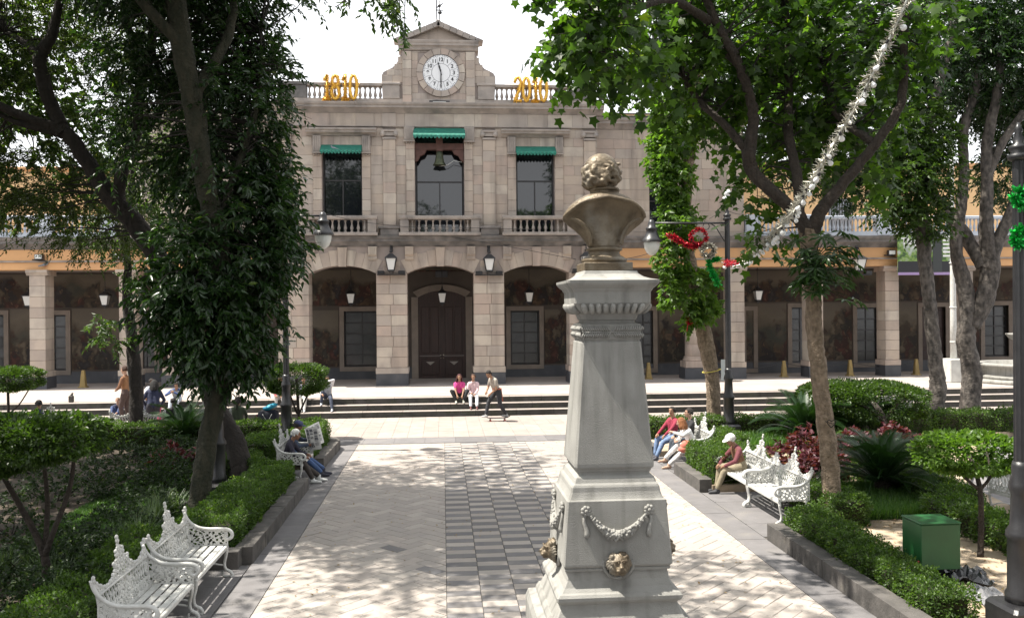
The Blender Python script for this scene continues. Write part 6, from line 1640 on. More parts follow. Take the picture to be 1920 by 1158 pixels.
    if cap:
        mb = MB(); mb.ball(h(0, -.012, .068), (.101, .113, .078), 14, 8, rot=hr)
        br = [h(x, y, .062 - .25 * abs(x) ** 1.5 - .10 * max(0, y - .1)) for x, y in ((-.085, .06), (-.075, .13), (-.04, .175), (0, .188), (.04, .175), (.075, .13), (.085, .06))]
        n0 = len(mb.v); mb.add(br + [p + Vector((0, 0, .009)) for p in br], [tuple(range(7)), tuple(range(7, 14))[::-1]] + [(i, 7 + i, 7 + (i + 1) % 7, (i + 1) % 7) for i in range(7)])
        mb.ball(h(0, -.012, .146), .010, 6, 4)
        mb.build('cap', cloth(cap, 'cap'), root, local=True)
    return root

def at(u, v, z=0.): return G(u, v, z)
R90 = PI / 2
SIT = dict(pelvis=(0, 0, .58), neck=(0, -.03, 1.08), head=(0, .02, 1.25))
# --- right side
person('elderly person in white cap, brown vest and maroon shirt sitting on the bench', (5.95, 16.95, 0), R90 + .05, scale=.93, pelvis=(0, 0, .57), neck=(0, .12, .99), head=(0, .23, 1.12), nod=-.45, yaw=.25,
       hands=((-.16, .42, .60), (.14, .44, .58)), feet=((-.10, .58, .06), (.12, .50, .06)), top=(.14, .035, .045), vest=(.17, .085, .045), bottom=(.26, .22, .15), shoe=(.06, .06, .065), hair=(.45, .44, .42), cap=(.8, .8, .78), skin='brown', voxel=.015, elbow=((-1, -.5, .1), (1, -.5, .1)))
person('person with curly auburn hair in white blouse and trousers, leaning forward on the bench', (5.80, 19.72, 0), R90 + .15, scale=.92, pelvis=(0, 0, .58), neck=(0, .24, 1.0), head=(-.02, .36, 1.14), nod=-.2, yaw=-.75,
       hands=((-.16, .62, .92), (.02, .46, .68)), feet=((-.06, .72, .06), (.18, .70, .18)), knee=((0, 1, .6), (-.3, 1, .8)), top=(.74, .73, .72), bottom=(.70, .69, .68), shoe=(.45, .3, .22), hair=(.20, .075, .025), hstyle='curly', skin='light', voxel=.016)
person('young person in maroon shirt and blue jeans at the far end of the right bench', (5.66, 21.0, 0), R90 + .35, scale=.92, pelvis=(0, 0, .58), neck=(0, .0, 1.08), head=(0, .04, 1.25), yaw=.45, hands=((-.22, .42, .66), (.12, .42, .64)), feet=((-.12, .62, .06), (.12, .5, .06)),
       top=(.26, .022, .05), bottom=(.15, .22, .36), shoe=(.1, .1, .12), skin='tan', voxel=.017)
person('young person in black leather jacket with dark swept hair on the right bench', (5.9, 20.4, 0), R90, scale=.94, **SIT, yaw=-.1, hands=((-.16, .36, .64), (.16, .36, .64)), feet=((-.1, .55, .06), (.1, .5, .06)), top=(.02, .02, .024), bottom=(.05, .06, .08), shoe=(.04, .04, .04), skin='light', voxel=.017)
# --- left bench with the newspaper
person('grey-haired elderly person in dark navy pullover on the left bench', (-3.40, 19.0, 0), -R90, scale=.95, pelvis=(0, 0, .56), neck=(0, .13, .96), head=(0, .23, 1.09), nod=-.3, yaw=.15, hands=((-.1, .46, .62), (.16, .45, .60)), feet=((-.08, .78, .06), (.13, .62, .06)), knee=((.1, 1, .8), (.1, 1, .6)),
       top=(.022, .020, .036), bottom=(.055, .045, .04), shoe=(.66, .66, .64), hair=(.52, .52, .50), skin='brown', voxel=.015)
person('person in blue cap and denim jacket reading a newspaper on the left bench', (-3.40, 19.72, 0), -R90 + .05, scale=.95, pelvis=(0, 0, .57), neck=(0, .07, 1.03), head=(0, .15, 1.18), nod=-.35, yaw=-.1, hands=((-.20, .40, .84), (.20, .40, .76)), feet=((-.1, .80, .06), (.14, .70, .06)),
       top=(.055, .075, .12), bottom=(.055, .10, .22), shoe=(.05, .05, .07), hair=(.03, .025, .02), cap=(.05, .06, .13), skin='brown', voxel=.015, grip=1.)
# --- on the steps
st = lambda k: (0.0, .2, .4, .6)[k]
def step_sitter(u, lab, lvl=3, **k):
    y = 30.15 + .36 * (lvl - 1) + .10; p = A(u, 700, y)
    base = st(lvl) - .0
    a = dict(pelvis=(0, 0, .10), neck=(0, .10, .60), head=(0, .14, .78), hands=((-.12, .46, .20), (.12, .46, .20)), feet=((-.12, .62, -.38), (.12, .60, -.38)), voxel=.018, scale=.9); a.update(k)
    return person(lab, (p.x, y, base), PI, **a)
step_sitter(861, 'person in pink top with long dark reddish hair seated on the top step', feet=((-.16, .36, -.16), (.14, .38, -.16)), hands=((-.10, .46, .0), (.08, .46, -.02)), knee=((-.9, 1, .9), (.9, 1, .9)), top=(.62, .06, .25), bottom=(.02, .02, .024), shoe=(.6, .6, .5), hair=(.07, .02, .022), hstyle='long', sleeve='short', girth=1.12, skin='tan')
step_sitter(887, 'person in pale pink cardigan and white trousers seated on the steps', top=(.66, .48, .50), bottom=(.70, .71, .74), shoe=(.13, .05, .05), hair=(.05, .025, .016), hands=((-.05, .40, .14), (.10, .38, .18)), skin='tan', hstyle='short')
step_sitter(614, 'person in white and grey jacket seated on the steps with hand to face', top=(.62, .63, .66), vest=(.30, .31, .34), bottom=(.04, .05, .08), shoe=(.55, .58, .64), hands=((-.02, .26, .70), (.16, .42, .22)), feet=((-.24, .60, -.38), (.2, .36, -.16)), yaw=.1, skin='tan')
step_sitter(527, 'person in red top half hidden behind the small round tree and lamp post', top=(.55, .03, .06), bottom=(.5, .5, .5), shoe=(.5, .5, .5), feet=((-.12, .36, -.16), (.12, .36, -.16)))
step_sitter(568, 'person in pale trousers seated behind the small round tree', top=(.2, .2, .24), bottom=(.62, .60, .56), shoe=(.7, .7, .7), legs='long', neck=(0, -.12, .58), head=(0, -.1, .76), feet=((-.14, .62, -.38), (-.02, .60, -.38)))
# skateboarder
sp = G(930, 789, 0)
person('young person in printed shirt and dark trousers stooping as they ride a skateboard', (sp.x + .02, sp.y, .125), R90 + .5, pelvis=(0, -.02, .86), neck=(0, .16, 1.32), head=(0, .30, 1.44), nod=-.6, yaw=.5, hands=((-.02, .24, .80), (.14, .30, .86)), feet=((-.12, -.30, .06), (.12, .34, .06)), foot_yaw=(-1.2, -1.2),
       knee=((-.4, 1, 0), (.4, 1, 0)), top=(.36, .32, .28), bottom=(.028, .03, .036), shoe=(.4, .4, .4), hair=(.018, .014, .012), sleeve='short', shirt_tail=False, skin='tan', voxel=.016)
sb = thing('skateboard', 'skateboard with dark deck and red wheels under the stooping rider', 'skateboard', (sp.x + .05, sp.y, 0), rz=.06)
mb = MB(); P = [(-.42, .16), (-.33, .115), (-.2, .10), (.2, .10), (.33, .115), (.42, .16)]
vs = []
for x, z in P:
    w = .10 if abs(x) < .4 else .06
    vs += [(x, -w, z), (x, w, z), (x, w, z + .012), (x, -w, z + .012)]
mb.add(vs, [(i * 4 + j, (i + 1) * 4 + j, (i + 1) * 4 + (j + 1) % 4, i * 4 + (j + 1) % 4) for i in range(5) for j in range(4)] + [(0, 1, 2, 3), (23, 22, 21, 20)]); mb.build('deck', flat('skateboard_deck', (.05, .045, .045), .7), sb, local=True)
for x in (-.24, .24):
    mb = MB(); mb.tube([(x, -.07, .055), (x, .07, .055)], .012, 6); mb.box(x - .025, x + .025, -.03, .03, .055, .10); mb.build('truck', M['whiteiron'], sb, local=True)
    for y in (-.075, .075): mb = MB(); mb.tube([(x, y - .016, .03), (x, y + .016, .03)], .03, 12); mb.build('wheel', flat('red_wheel', (.35, .05, .04), .4), sb, local=True)
mb = MB(); q = Vector((sp.x + .02, sp.y, .125)); c = math.cos(R90 + .5); s_ = math.sin(R90 + .5)
W_ = lambda x, y, z: q + Vector((x * c - y * s_, x * s_ + y * c, z))
mb.add([W_(-.15, -.10, .95), W_(.15, -.10, .95), W_(.13, -.22, .55), W_(-.02, -.24, .52), W_(-.15, -.11, .95) + Vector((0, .01, 0)), W_(.15, -.12, .95), W_(.13, -.24, .55), W_(-.02, -.26, .52)], [(0, 1, 2, 3), (7, 6, 5, 4), (0, 4, 5, 1), (1, 5, 6, 2), (2, 6, 7, 3), (3, 7, 4, 0)])
mb.tube([W_(.17 * math.cos(a), .0 + .13 * math.sin(a) - .02, .95) for a in np.linspace(0, 6.28, 15)], .022, 6)
props(mb.build('tied_jacket', flat('rust_cloth', (.36, .10, .06), .9), None, q), 'rust-red jacket tied round the waist of the skateboarder', 'jacket')
# --- group at the left
p = A(234, 760, 29.6)
person('person in brown patterned jumper standing at the foot of the steps, looking left', (p.x, 29.75, 0), R90 - .2, pelvis=(0, 0, .93), neck=(0, .03, 1.46), head=(0, .06, 1.63), hands=((-.12, .24, 1.05), (.16, .26, 1.12)), feet=((-.1, .03, .06), (.1, -.05, .06)), top=(.17, .075, .035), vest=(.26, .13, .06), bottom=(.07, .045, .04), shoe=(.5, .48, .42), hair=(.045, .02, .012), skin='light', scale=1.1)
step_sitter(222, 'child in navy clothes and pale trainers sitting low beside the standing person', lvl=1, top=(.02, .025, .06), bottom=(.06, .09, .2), shoe=(.62, .64, .66), hair=(.20, .12, .07), skin='light', scale=.8, neck=(0, .06, .50), head=(0, .1, .67), feet=((-.1, .52, .02), (.1, .56, .06)))
step_sitter(287, 'person in white and blue top seated on the steps beyond the slim trunk', top=(.55, .58, .66), vest=(.45, .48, .58), bottom=(.03, .035, .06), shoe=(.5, .5, .55), yaw=1., skin='brown', neck=(.05, .05, .6))
p = A(292, 760, 27.2)
person('person in dark blue coat with long black hair standing with back turned', (p.x, 27.0, 0), 0.3, pelvis=(0, 0, .88), neck=(0, .12, 1.36), head=(.02, .20, 1.52), nod=-.35, hands=((-.2, .22, .85), (.2, .25, .85)), feet=((-.1, 0, .06), (.1, .05, .06)), top=(.018, .024, .06), bottom=(.02, .02, .03), hair=(.010, .009, .009), hstyle='long', shirt_tail=True, girth=1.15, skin='brown')
step_sitter(332, 'person in blue and grey jacket with pale jeans leaning forward on the top step', top=(.045, .08, .21), vest=(.34, .35, .37), bottom=(.50, .55, .62), shoe=(.1, .1, .1), neck=(-.04, .24, .50), head=(-.08, .36, .64), nod=-.4, hands=((-.02, .48, .40), (.1, .44, .38)), skin='tan')
def bench_back(u, lab, y=25.2, **k):
    p = A(u, 780, y); a = dict(SIT, scale=.93); a.update(dict(hands=((-.16, .34, .64), (.16, .34, .64)), feet=((-.1, .5, .06), (.1, .5, .06)), voxel=.02)); a.update(k)
    return person(lab, (p.x, y, 0), 0., **a)
bench_back(326, 'person in black seen from behind on the bench, beside a pink bag', top=(.016, .016, .02), bottom=(.03, .03, .04), hair=(.012, .01, .01), yaw=.2, skin='brown')
bench_back(73, 'person in navy jacket seen from behind at the far left', top=(.03, .04, .10), bottom=(.03, .03, .04), hair=(.012, .01, .012), skin='brown')
bench_back(446, 'person in olive green jacket with dark ponytail seen from behind', top=(.075, .095, .06), bottom=(.03, .03, .04), hair=(.018, .013, .012), hstyle='tail', skin='brown')
# backpack bundle on the bench end, bags, newspaper
ms_ = A(446, 800, 25.2); st_ = thing('stone_bench', 'low dark stone seat under the person in the olive jacket', 'seat', (ms_.x, 25.2, 0)); mb = MB(); mb.cbox(ms_.x - .5, ms_.x + .5, 24.98, 25.42, 0, .42, .02); mb.build('seat_block', M['kerb'], st_)
p = A(502, 790, 25.0); X, Y = p.x, 25.1
bp = thing('backpack', 'large navy backpack with drawstring cord standing on the ground beyond the hedge', 'backpack', (X, Y, 0))
mb = MB(); vs = []; prof = [(.24, .0, .13), (.29, .05, .16), (.30, .4, .17), (.30, .75, .16), (.27, .86, .13), (.18, .90, .07)]
for hw, z, hd in prof: vs += [(X + hw * math.copysign(abs(math.cos(t)) ** .5, math.cos(t)), Y + hd * math.copysign(abs(math.sin(t)) ** .5, math.sin(t)), z) for t in (2 * PI * j / 20 for j in range(20))]
mb.add(vs, [(i * 20 + j, i * 20 + (j + 1) % 20, (i + 1) * 20 + (j + 1) % 20, (i + 1) * 20 + j) for i in range(5) for j in range(20)] + [tuple(range(20))[::-1], tuple(range(100, 120))], 0, True)
mb.build('sack', flat('navy_nylon', (.012, .013, .028), .6), bp)
mb = MB(); mb.tube(smooth_path([(X - .13, Y - .175, .80), (X - .02, Y - .185, .62), (X + .02, Y - .185, .60), (X + .13, Y - .175, .80)], 4), .008, 5); mb.tube([(X, Y - .185, .61), (X + .01, Y - .185, .35)], .008, 5); mb.build('cord', M['lampglass'], bp)
mb = MB(); mb.tube([(X - .29, Y + .02, .1), (X - .31, Y + .02, .78)], .03, 6); mb.build('red_trim', flat('red_strap', (.14, .02, .03), .7), bp)
mb = MB(); mb.ball((X + .08, Y - .02, 1.0), (.20, .13, .07), 12, 8, rot=Euler((0, -.32, .2)).to_matrix()); mb.ball((X - .03, Y - .02, .95), (.13, .11, .06), 10, 6)
props(mb.build('turquoise_bundle', flat('turquoise_nylon', (.02, .34, .52), .5, (.015, .26, .42), 12), None, (X, Y, .9)), 'bright turquoise bundle lying on top of the navy backpack', 'bundle')
p = A(305, 780, 25.6)
hb = thing('handbag', 'pink bag standing on the bench back beside the person in black', 'bag', (p.x, 25.62, .45))
mb = MB(); mb.cbox(p.x - .14, p.x + .14, 25.56, 25.7, .45, .80, .03); mb.build('bag_body', flat('pink_leather', (.45, .05, .12), .5), hb)
mb = MB(); mb.tube(smooth_path([(p.x - .08, 25.63, .79), (p.x - .05, 25.63, .95), (p.x + .05, 25.63, .95), (p.x + .08, 25.63, .79)], 4), .012, 6); mb.build('bag_handle', flat('pink_strap', (.40, .04, .1), .5), hb)
# coral bag of the woman in white
mb = MB(); c = Vector((5.52, 19.35, .46)); mb.ball(c + Vector((0, 0, .1)), (.14, .1, .13), 10, 8); mb.ball(c + Vector((-.02, .02, .02)), (.17, .12, .09), 10, 6)
props(mb.build('coral_bag', flat('coral_cloth', (.52, .15, .11), .8), None, c), 'coral cloth bag beside the person in white on the right bench', 'bag')
# newspaper: open sheets with columns of grey print
NPM = flat('newsprint', (.70, .69, .66), .9, (.64, .63, .60), 6); NPI = flat('print_ink', (.13, .13, .14), .9)
c = Vector((-3.02, 19.72, .92)); npr = thing('newspaper', 'open newspaper held up by the reader in the blue cap', 'newspaper', c)
rng = random.Random(5)
for s, (a, b, t) in enumerate((((.02, -.02, -.34), (.33, -.34, -.26), 0), ((.02, -.02, -.34), (.29, .34, -.22), 1))):
    o = Vector(a) + c; e = Vector(b) + c; upv = Vector((-.10, 0, .50)) if s == 0 else Vector((-.12, .02, .48)); u_ = e - o
    nrm = u_.cross(upv).normalized(); nrm = nrm if nrm.x < 0 else -nrm
    grid = [[o + u_ * (i / 6) + upv * (j / 6) + nrm * (.03 * math.sin(i / 6 * PI) * (1 + .4 * math.sin(j))) for j in range(7)] for i in range(7)]
    mb = MB(); vs = [p for r in grid for p in r]; n = len(vs); vs2 = vs + [p - nrm * .004 for p in vs]; fs = [(i * 7 + j, (i + 1) * 7 + j, (i + 1) * 7 + j + 1, i * 7 + j + 1) for i in range(6) for j in range(6)]
    mb.add(vs2, fs + [tuple(n + q for q in f[::-1]) for f in fs]); pg = mb.build('page', NPM, npr)
    for face in (1, -1):
        mb = MB()
        def pt(x, y): return o + u_ * x + upv * y + nrm * (.03 * math.sin(x * PI) * (1 + .4 * math.sin(y * 6))) + nrm * (.003 if face == 1 else -.007)
        for col in range(3):
            x0 = .06 + .31 * col; y = .92
            while y > .06:
                h_ = rng.choice((.014, .014, .014, .05, .12)); 
                if y - h_ < .05: break
                if rng.random() < .85: mb.add([pt(x0, y), pt(x0 + .26 * rng.uniform(.7, 1), y), pt(x0 + .26, y - h_), pt(x0, y - h_)], [(0, 1, 2, 3)])
                y -= h_ + .016
        mb.build('print', NPI, pg)
M['leafplane'] = leafmat('plane_leaf', (.013, .032, .007), (.058, .110, .016), (.20, .26, .035), .5)
# ================================================================== trees
LAMB = lambda mb, pts, r, **k: limb_px(mb, pts, r, **k)
def tree(name, label, base, group=None, cat='tree'):
    return thing(name, label, cat, base, group)
def grow(root, bark, limbs, crowns, twig_every=9, twig_r=.012, extra=None):
    """limbs: list of (pts, radii); crowns: list of (part name, blobs px, density, leaf kwargs, material)"""
    mb = MB(); pts = []
    for q, r in limbs: pts += limb_px(mb, q, r)
    ms = MB()
    for nm, bl, dens, kw, mt in crowns:
        arr, tw = crown_arrays(blobs_px(bl, dens) + (extra if extra and nm == 'crown' else []), **kw)
        leaf_part(nm, arr, M[mt], root)
        if twig_every: twigs_into(ms, tw, pts[2:], twig_every, twig_r)
    mb.build('trunk', M[bark], root)
    if ms.v: ms.build('branches', M['barkdark'], root)
GT = 'trees of the garden'
LAU = dict(L=.155, Wd=.06, tmpl=LANCE, per=9, twig=.38, shell=.5, droop=.55, upb=.9, jit=.35)
FINE = dict(L=.085, Wd=.032, tmpl=DIAMOND, per=16, twig=.45, shell=.35, droop=.35, upb=.9, jit=.45)
MID = dict(L=.12, Wd=.05, tmpl=DIAMOND, per=13, twig=.45, shell=.4, droop=.4, upb=.9, jit=.4)

# big dark tree left of the path, its trunk wrapped in glossy shoots
t = tree('laurel_tree', 'big dark-leaved tree with mossy leaning trunk left of the path', G(368, 985, .15), GT)
grow(t, 'barkmoss', [([(368, 992, 15.2), (372, 960, 15.25), (382, 880, 15.4), (396, 790, 15.5), (418, 700, 15.5), (425, 600, 15.4), (415, 500, 15.2), (398, 400, 15.0), (378, 300, 14.8), (358, 180, 14.6), (338, 60, 14.4), (322, -60, 14.2), (300, -220, 14.0)], [.24, .19, .17, .17, .18, .18, .178, .172, .168, .165, .16, .15, .11]),
    ([(412, 640, 15.5), (450, 560, 15.8), (500, 460, 16.0), (540, 380, 16.2)], [.09, .07, .05, .02]), ([(400, 420, 15), (450, 300, 15.4), (485, 180, 15.6), (490, 60, 15.8)], [.07, .055, .04, .015]), ([(360, 180, 14.6), (430, 60, 15), (440, -80, 15.2)], [.11, .08, .03]),
    ([(345, 90, 14.4), (250, -20, 14), (180, -150, 13.6)], [.1, .08, .03])],
    [('foliage', [(428, 560, 15.4, 95, 130, .95), (475, 440, 15.7, 85, 110, .9), (370, 500, 15.1, 70, 90, .8), (500, 400, 16.0, 42, 110, .6), (445, 645, 15.6, 50, 58, .6), (385, 640, 15.2, 50, 80, .6), (345, 600, 15.1, 42, 55, .5), (528, 462, 16.1, 34, 20, .3), (510, 330, 16, 30, 60, .4), (420, 330, 16.5, 110, 90, 1.), (300, 555, 15.0, 48, 50, .4), (455, 545, 15.8, 60, 70, .6)], 30, LAU, 'leafdark'),
     ('crown', [(445, 210, 15.8, 80, 120, 1.3), (400, 90, 16.9, 120, 120, 1.5), (465, 120, 16, 65, 95, .9), (400, -80, 16.6, 180, 120, 1.6), (505, 190, 16.2, 34, 75, .6), (310, 60, 16.9, 120, 150, 1.5), (300, 240, 16.8, 90, 110, 1.2), (260, -120, 14.6, 190, 120, 2.), (430, -200, 15.8, 130, 110, 1.6), (350, -260, 15, 200, 120, 2.)], 19, dict(MID, L=.125, Wd=.05), 'leafdark')], extra=[((-5.0, 14, 10.6), (2.3, 2.4, 1.1), 640), ((-5.3, 17.4, 11.7), (2.3, 2.8, 1.2), 700), ((-5.7, 21.5, 13.2), (2.0, 2.2, 1.2), 380), ((-3.1, 12.6, 10.2), (2.1, 1.4, .9), 330), ((-1.0, 11.5, 10.6), (1.6, 1.2, .9), 140), ((-4.7, 15.6, 11.0), (1.8, 1.8, 1.0), 320), ((-7.5, 16.5, 12), (2.2, 2.6, 1.4), 380)])  # extra: unseen crown above the view, shaped to lay dappled shade on the path
# dark forked tree behind, whose stump-like lower trunk stands beside the lamp post
t = tree('forked_tree', 'dark tree whose lower trunk leans left beside the square lamp base and forks high up', G(452, 922, .15), GT)
grow(t, 'barkdark', [([(456, 930, 18.0), (450, 880, 18.0), (440, 830, 18.1), (418, 790, 18.2), (396, 740, 18.3), (372, 660, 18.3), (335, 560, 18.2), (290, 475, 18.0), (245, 410, 17.9), (200, 360, 17.8), (160, 300, 17.7), (122, 248, 17.6), (60, 225, 17.5), (0, 200, 17.4), (-60, 170, 17.2)], [.27, .225, .21, .21, .21, .20, .20, .20, .19, .17, .15, .13, .1, .08, .04]),
    ([(120, 250, 17.6), (112, 230, 17.6), (85, 170, 17.5), (75, 110, 17.4), (95, 70, 17.3), (108, 20, 17.2), (130, -80, 17)], [.15, .14, .13, .12, .1, .08, .04]), ([(78, 112, 17.4), (45, 80, 17.5), (10, 60, 17.6)], [.09, .07, .03]),
    ([(222, 385, 17.8), (225, 340, 17.8), (242, 290, 18), (258, 235, 18.1), (258, 180, 18.2), (282, 110, 18.2), (286, 50, 18.2), (300, -40, 18.2)], [.13, .12, .11, .11, .10, .09, .08, .04]), ([(280, 112, 18.2), (258, 85, 18.1), (236, 45, 18), (232, 0, 18), (225, -60, 18)], [.08, .07, .07, .06, .03]), ([(258, 235, 18.1), (290, 222, 18.3), (306, 195, 18.4), (312, 175, 18.4)], [.09, .08, .06, .03]),
    ([(120, 252, 17.6), (40, 232, 17.5), (0, 215, 17.5)], [.08, .06, .04])],
    [('crown', [(150, 390, 19.5, 90, 75, 1.4), (90, 330, 19.1, 95, 60, 1.4), (60, 365, 18.5, 75, 26, 1.1), (180, 440, 19.9, 75, 45, .9), (230, 300, 20.1, 90, 90, 1.4), (150, 130, 19.1, 130, 90, 1.7), (40, 60, 18.7, 120, 75, 1.7), (210, 20, 19.5, 120, 80, 1.7), (20, 270, 18.9, 60, 45, .8), (100, -90, 18.5, 230, 100, 2.2), (270, 130, 20.3, 70, 90, 1.2), (-60, 330, 18.5, 80, 90, 1.2), (-120, 60, 18.0, 150, 160, 2.)], 14, FINE, 'leafolive')], 24)
t = tree('slim_tree', 'slim dark straight trunk behind the left hedge, near the group on the steps', G(255, 830, .0), GT)
grow(t, 'barkdark', [([(256, 836, 25.0), (255, 760, 25.0), (253, 690, 25.0), (246, 620, 25.0), (238, 560, 25.0), (240, 500, 25.0), (237, 440, 25.0), (245, 360, 25.0), (255, 260, 25.0)], [.20, .185, .175, .15, .14, .10, .10, .08, .05]), ([(240, 540, 25.0), (258, 530, 25.0), (275, 515, 25.0)], [.08, .06, .03]), ([(250, 655, 25.), (225, 640, 24.9), (190, 622, 24.8)], [.05, .03, .015])],
    [('crown', [(228, 420, 25, 60, 55, 1.), (265, 330, 25, 80, 80, 1.3), (210, 628, 24.8, 26, 20, .4), (190, 605, 24.7, 16, 14, .3), (250, 500, 25, 22, 28, .4)], 14, dict(MID, L=.15, Wd=.055), 'leafmid')], 0)

# right: plane tree with the maple-like leaves, its lower trunk pale and carved
t = tree('lobed_leaf_tree', 'tall tree with thick pale lower trunk and lobed leaves, right of the path', G(1565, 985, .13), GT)
grow(t, 'barkpale', [([(1566, 992, 14.0), (1564, 960, 14.0), (1558, 880, 14.05), (1548, 800, 14.1), (1538, 720, 14.1), (1530, 640, 14.1), (1524, 560, 14.1), (1520, 490, 14.1), (1514, 425, 14.1)], [.185, .155, .145, .14, .135, .135, .13, .13, .155])], [])
mb = MB(); PT = []
for q, r in [([(1516, 440, 14.1), (1495, 400, 14.1), (1450, 362, 14.2), (1412, 322, 14.3), (1404, 286, 14.3), (1412, 230, 14.3), (1406, 180, 14.2), (1385, 120, 14.1), (1352, 60, 14), (1325, 0, 13.9), (1310, -80, 13.8)], [.125, .11, .105, .11, .115, .09, .082, .078, .072, .065, .04]),
             ([(1404, 286, 14.3), (1360, 235, 14.6), (1310, 190, 14.8), (1265, 120, 15), (1230, 90, 15.2)], [.075, .065, .055, .045, .02]),
             ([(1520, 440, 14.1), (1540, 395, 14), (1580, 345, 13.9), (1640, 270, 13.8), (1690, 190, 13.7), (1695, 80, 13.6), (1700, -40, 13.5)], [.13, .11, .09, .078, .07, .06, .03]),
             ([(1500, 410, 14.1), (1495, 340, 14.3), (1480, 250, 14.6), (1478, 150, 14.9), (1475, 20, 15)], [.085, .085, .08, .07, .04]), ([(1385, 120, 14.1), (1330, 70, 14.4), (1290, 10, 14.6)], [.07, .05, .03]), ([(1640, 270, 13.8), (1560, 200, 14.6), (1530, 60, 15)], [.07, .06, .03])]: PT += limb_px(mb, q, r)
PT += limb_px(mb, [(1330, 40, 14), (1260, 0, 13.2), (1190, 20, 12.4), (1130, 60, 12), (1090, 110, 11.9)], [.07, .06, .045, .03, .015])
mb.build('limbs', M['bark'], t)
LOB = dict(L=.15, Wd=.145, tmpl=LOBED, per=6, twig=.55, shell=.5, droop=.5, upb=1., jit=.4)
arr, tw = crown_arrays(blobs_px([(1126, 50, 11.9, 73, 80, 1.1), (1181, 93, 11.9, 64, 45, .9), (1106, 98, 11.9, 55, 22, .6), (1081, -5, 11.9, 41, 45, .7), (1210, 50, 15.5, 110, 90, 1.6), (1300, 130, 15.5, 110, 80, 1.4), (1250, -90, 14.6, 190, 60, 1.6), (1380, 60, 14.9, 130, 90, 1.6), (1335, 200, 15.9, 45, 24, .6), (1440, 200, 15.5, 100, 80, 1.3),
        (1480, -70, 14.9, 170, 60, 1.5), (1560, 110, 15.3, 120, 100, 1.6), (1116, -115, 11.9, 119, 80, 1.5), (1450, 420, 15.1, 45, 38, .5), (1410, 345, 15.1, 34, 35, .4), (1600, 280, 15.3, 85, 55, .9), (1540, 260, 15.5, 80, 60, .9), (1660, 60, 14.5, 110, 110, 1.5), (1061, 45, 11.9, 33, 26, .5), (1066, 113, 11.9, 27, 12, .4), (1440, 330, 15.5, 30, 45, .4)], 11.5), **LOB)
leaf_part('crown', arr, M['leafplane'], t); ms = MB(); twigs_into(ms, tw, PT, 5, .013); ms.build('branches', M['barkdark'], t)
# carved heart on the trunk
hp = A(1556, 792, 13.86); mb = MB()
mb.tube(smooth_path([hp + Vector((.075 * math.sin(a) ** 3, -.06 - .01 * math.cos(a), .06 * (math.cos(a) - .4 * math.cos(2 * a) - .15 * math.cos(3 * a)))) for a in np.linspace(0, 2 * PI, 13)], 2), .008, 5); mb.tube([hp + Vector((-.1, -.05, .03)), hp + Vector((.02, -.075, -.01)), hp + Vector((.10, -.05, .04))], .007, 5)
mb.build('carved_heart', M['barkdark'], t)
# great lobed leaves growing on that trunk
def palmate(rng):
    V = [(0, 0, 0)]; F = []
    for k, ang in enumerate((-118, -78, -40, 0, 40, 78, 118)):
        a = math.radians(ang); ln = 1.0 - .18 * abs(ang) / 118; b = len(V); c, s = math.cos(a), math.sin(a)
        for r, w in ((.18, .05), (.5, .105), (.72, .085)):
            for sg in (1, -1): V.append((ln * r * c - sg * w * s, ln * r * s + sg * w * c, -.10 * r * r + .02))
        V.append((ln * c, ln * s, -.22)); V.append((ln * .35 * c, ln * .35 * s, -.045))
        F += [(0, b, b + 7), (0, b + 7, b + 1), (b, b + 2, b + 7), (b + 7, b + 3, b + 1), (b + 2, b + 4, b + 7), (b + 7, b + 5, b + 3), (b + 4, b + 6, b + 7), (b + 7, b + 6, b + 5)]
    return MB().add(V, F)
ar = thing('shrub_on_trunk', 'clump of big deeply lobed dark leaves growing on the thick right trunk', 'plant', A(1525, 530, 13.9))
PM = palmate(0).mesh('leaf', M['leafdark']); a_ = PM.attributes.new('var', 'FLOAT', 'FACE'); a_.data.foreach_set('value', np.full(len(PM.polygons), .75, dtype=np.float32))
rr = random.Random(8); c0 = A(1528, 515, 14.0); ms = MB()
for k in range(62):
    th = rr.uniform(-PI, .25); el = rr.uniform(-.3, .9); L = rr.uniform(.3, .62); d = Vector((math.cos(th) * math.cos(el) * 1.0 + .15, math.sin(th) * math.cos(el) * .8, math.sin(el)))
    z0 = Vector((0, 0, rr.uniform(-.42, .35))); p0 = c0 + z0 * .7; p1 = c0 + z0 + d * L
    ms.tube(smooth_path([p0, p0.lerp(p1, .5) + Vector((0, 0, .06)), p1], 3), [.010, .007, .005], 5)
    q = Vector((d.x, d.y, -.25 - rr.random() * .5)).normalized().to_track_quat('X', 'Z'); o = link('leaf', PM, ar, p1 - wpos(ar), q.to_euler(), (rr.uniform(.19, .30),) * 3)
ms.build('leaf_stems', M['leafolive'], ar)

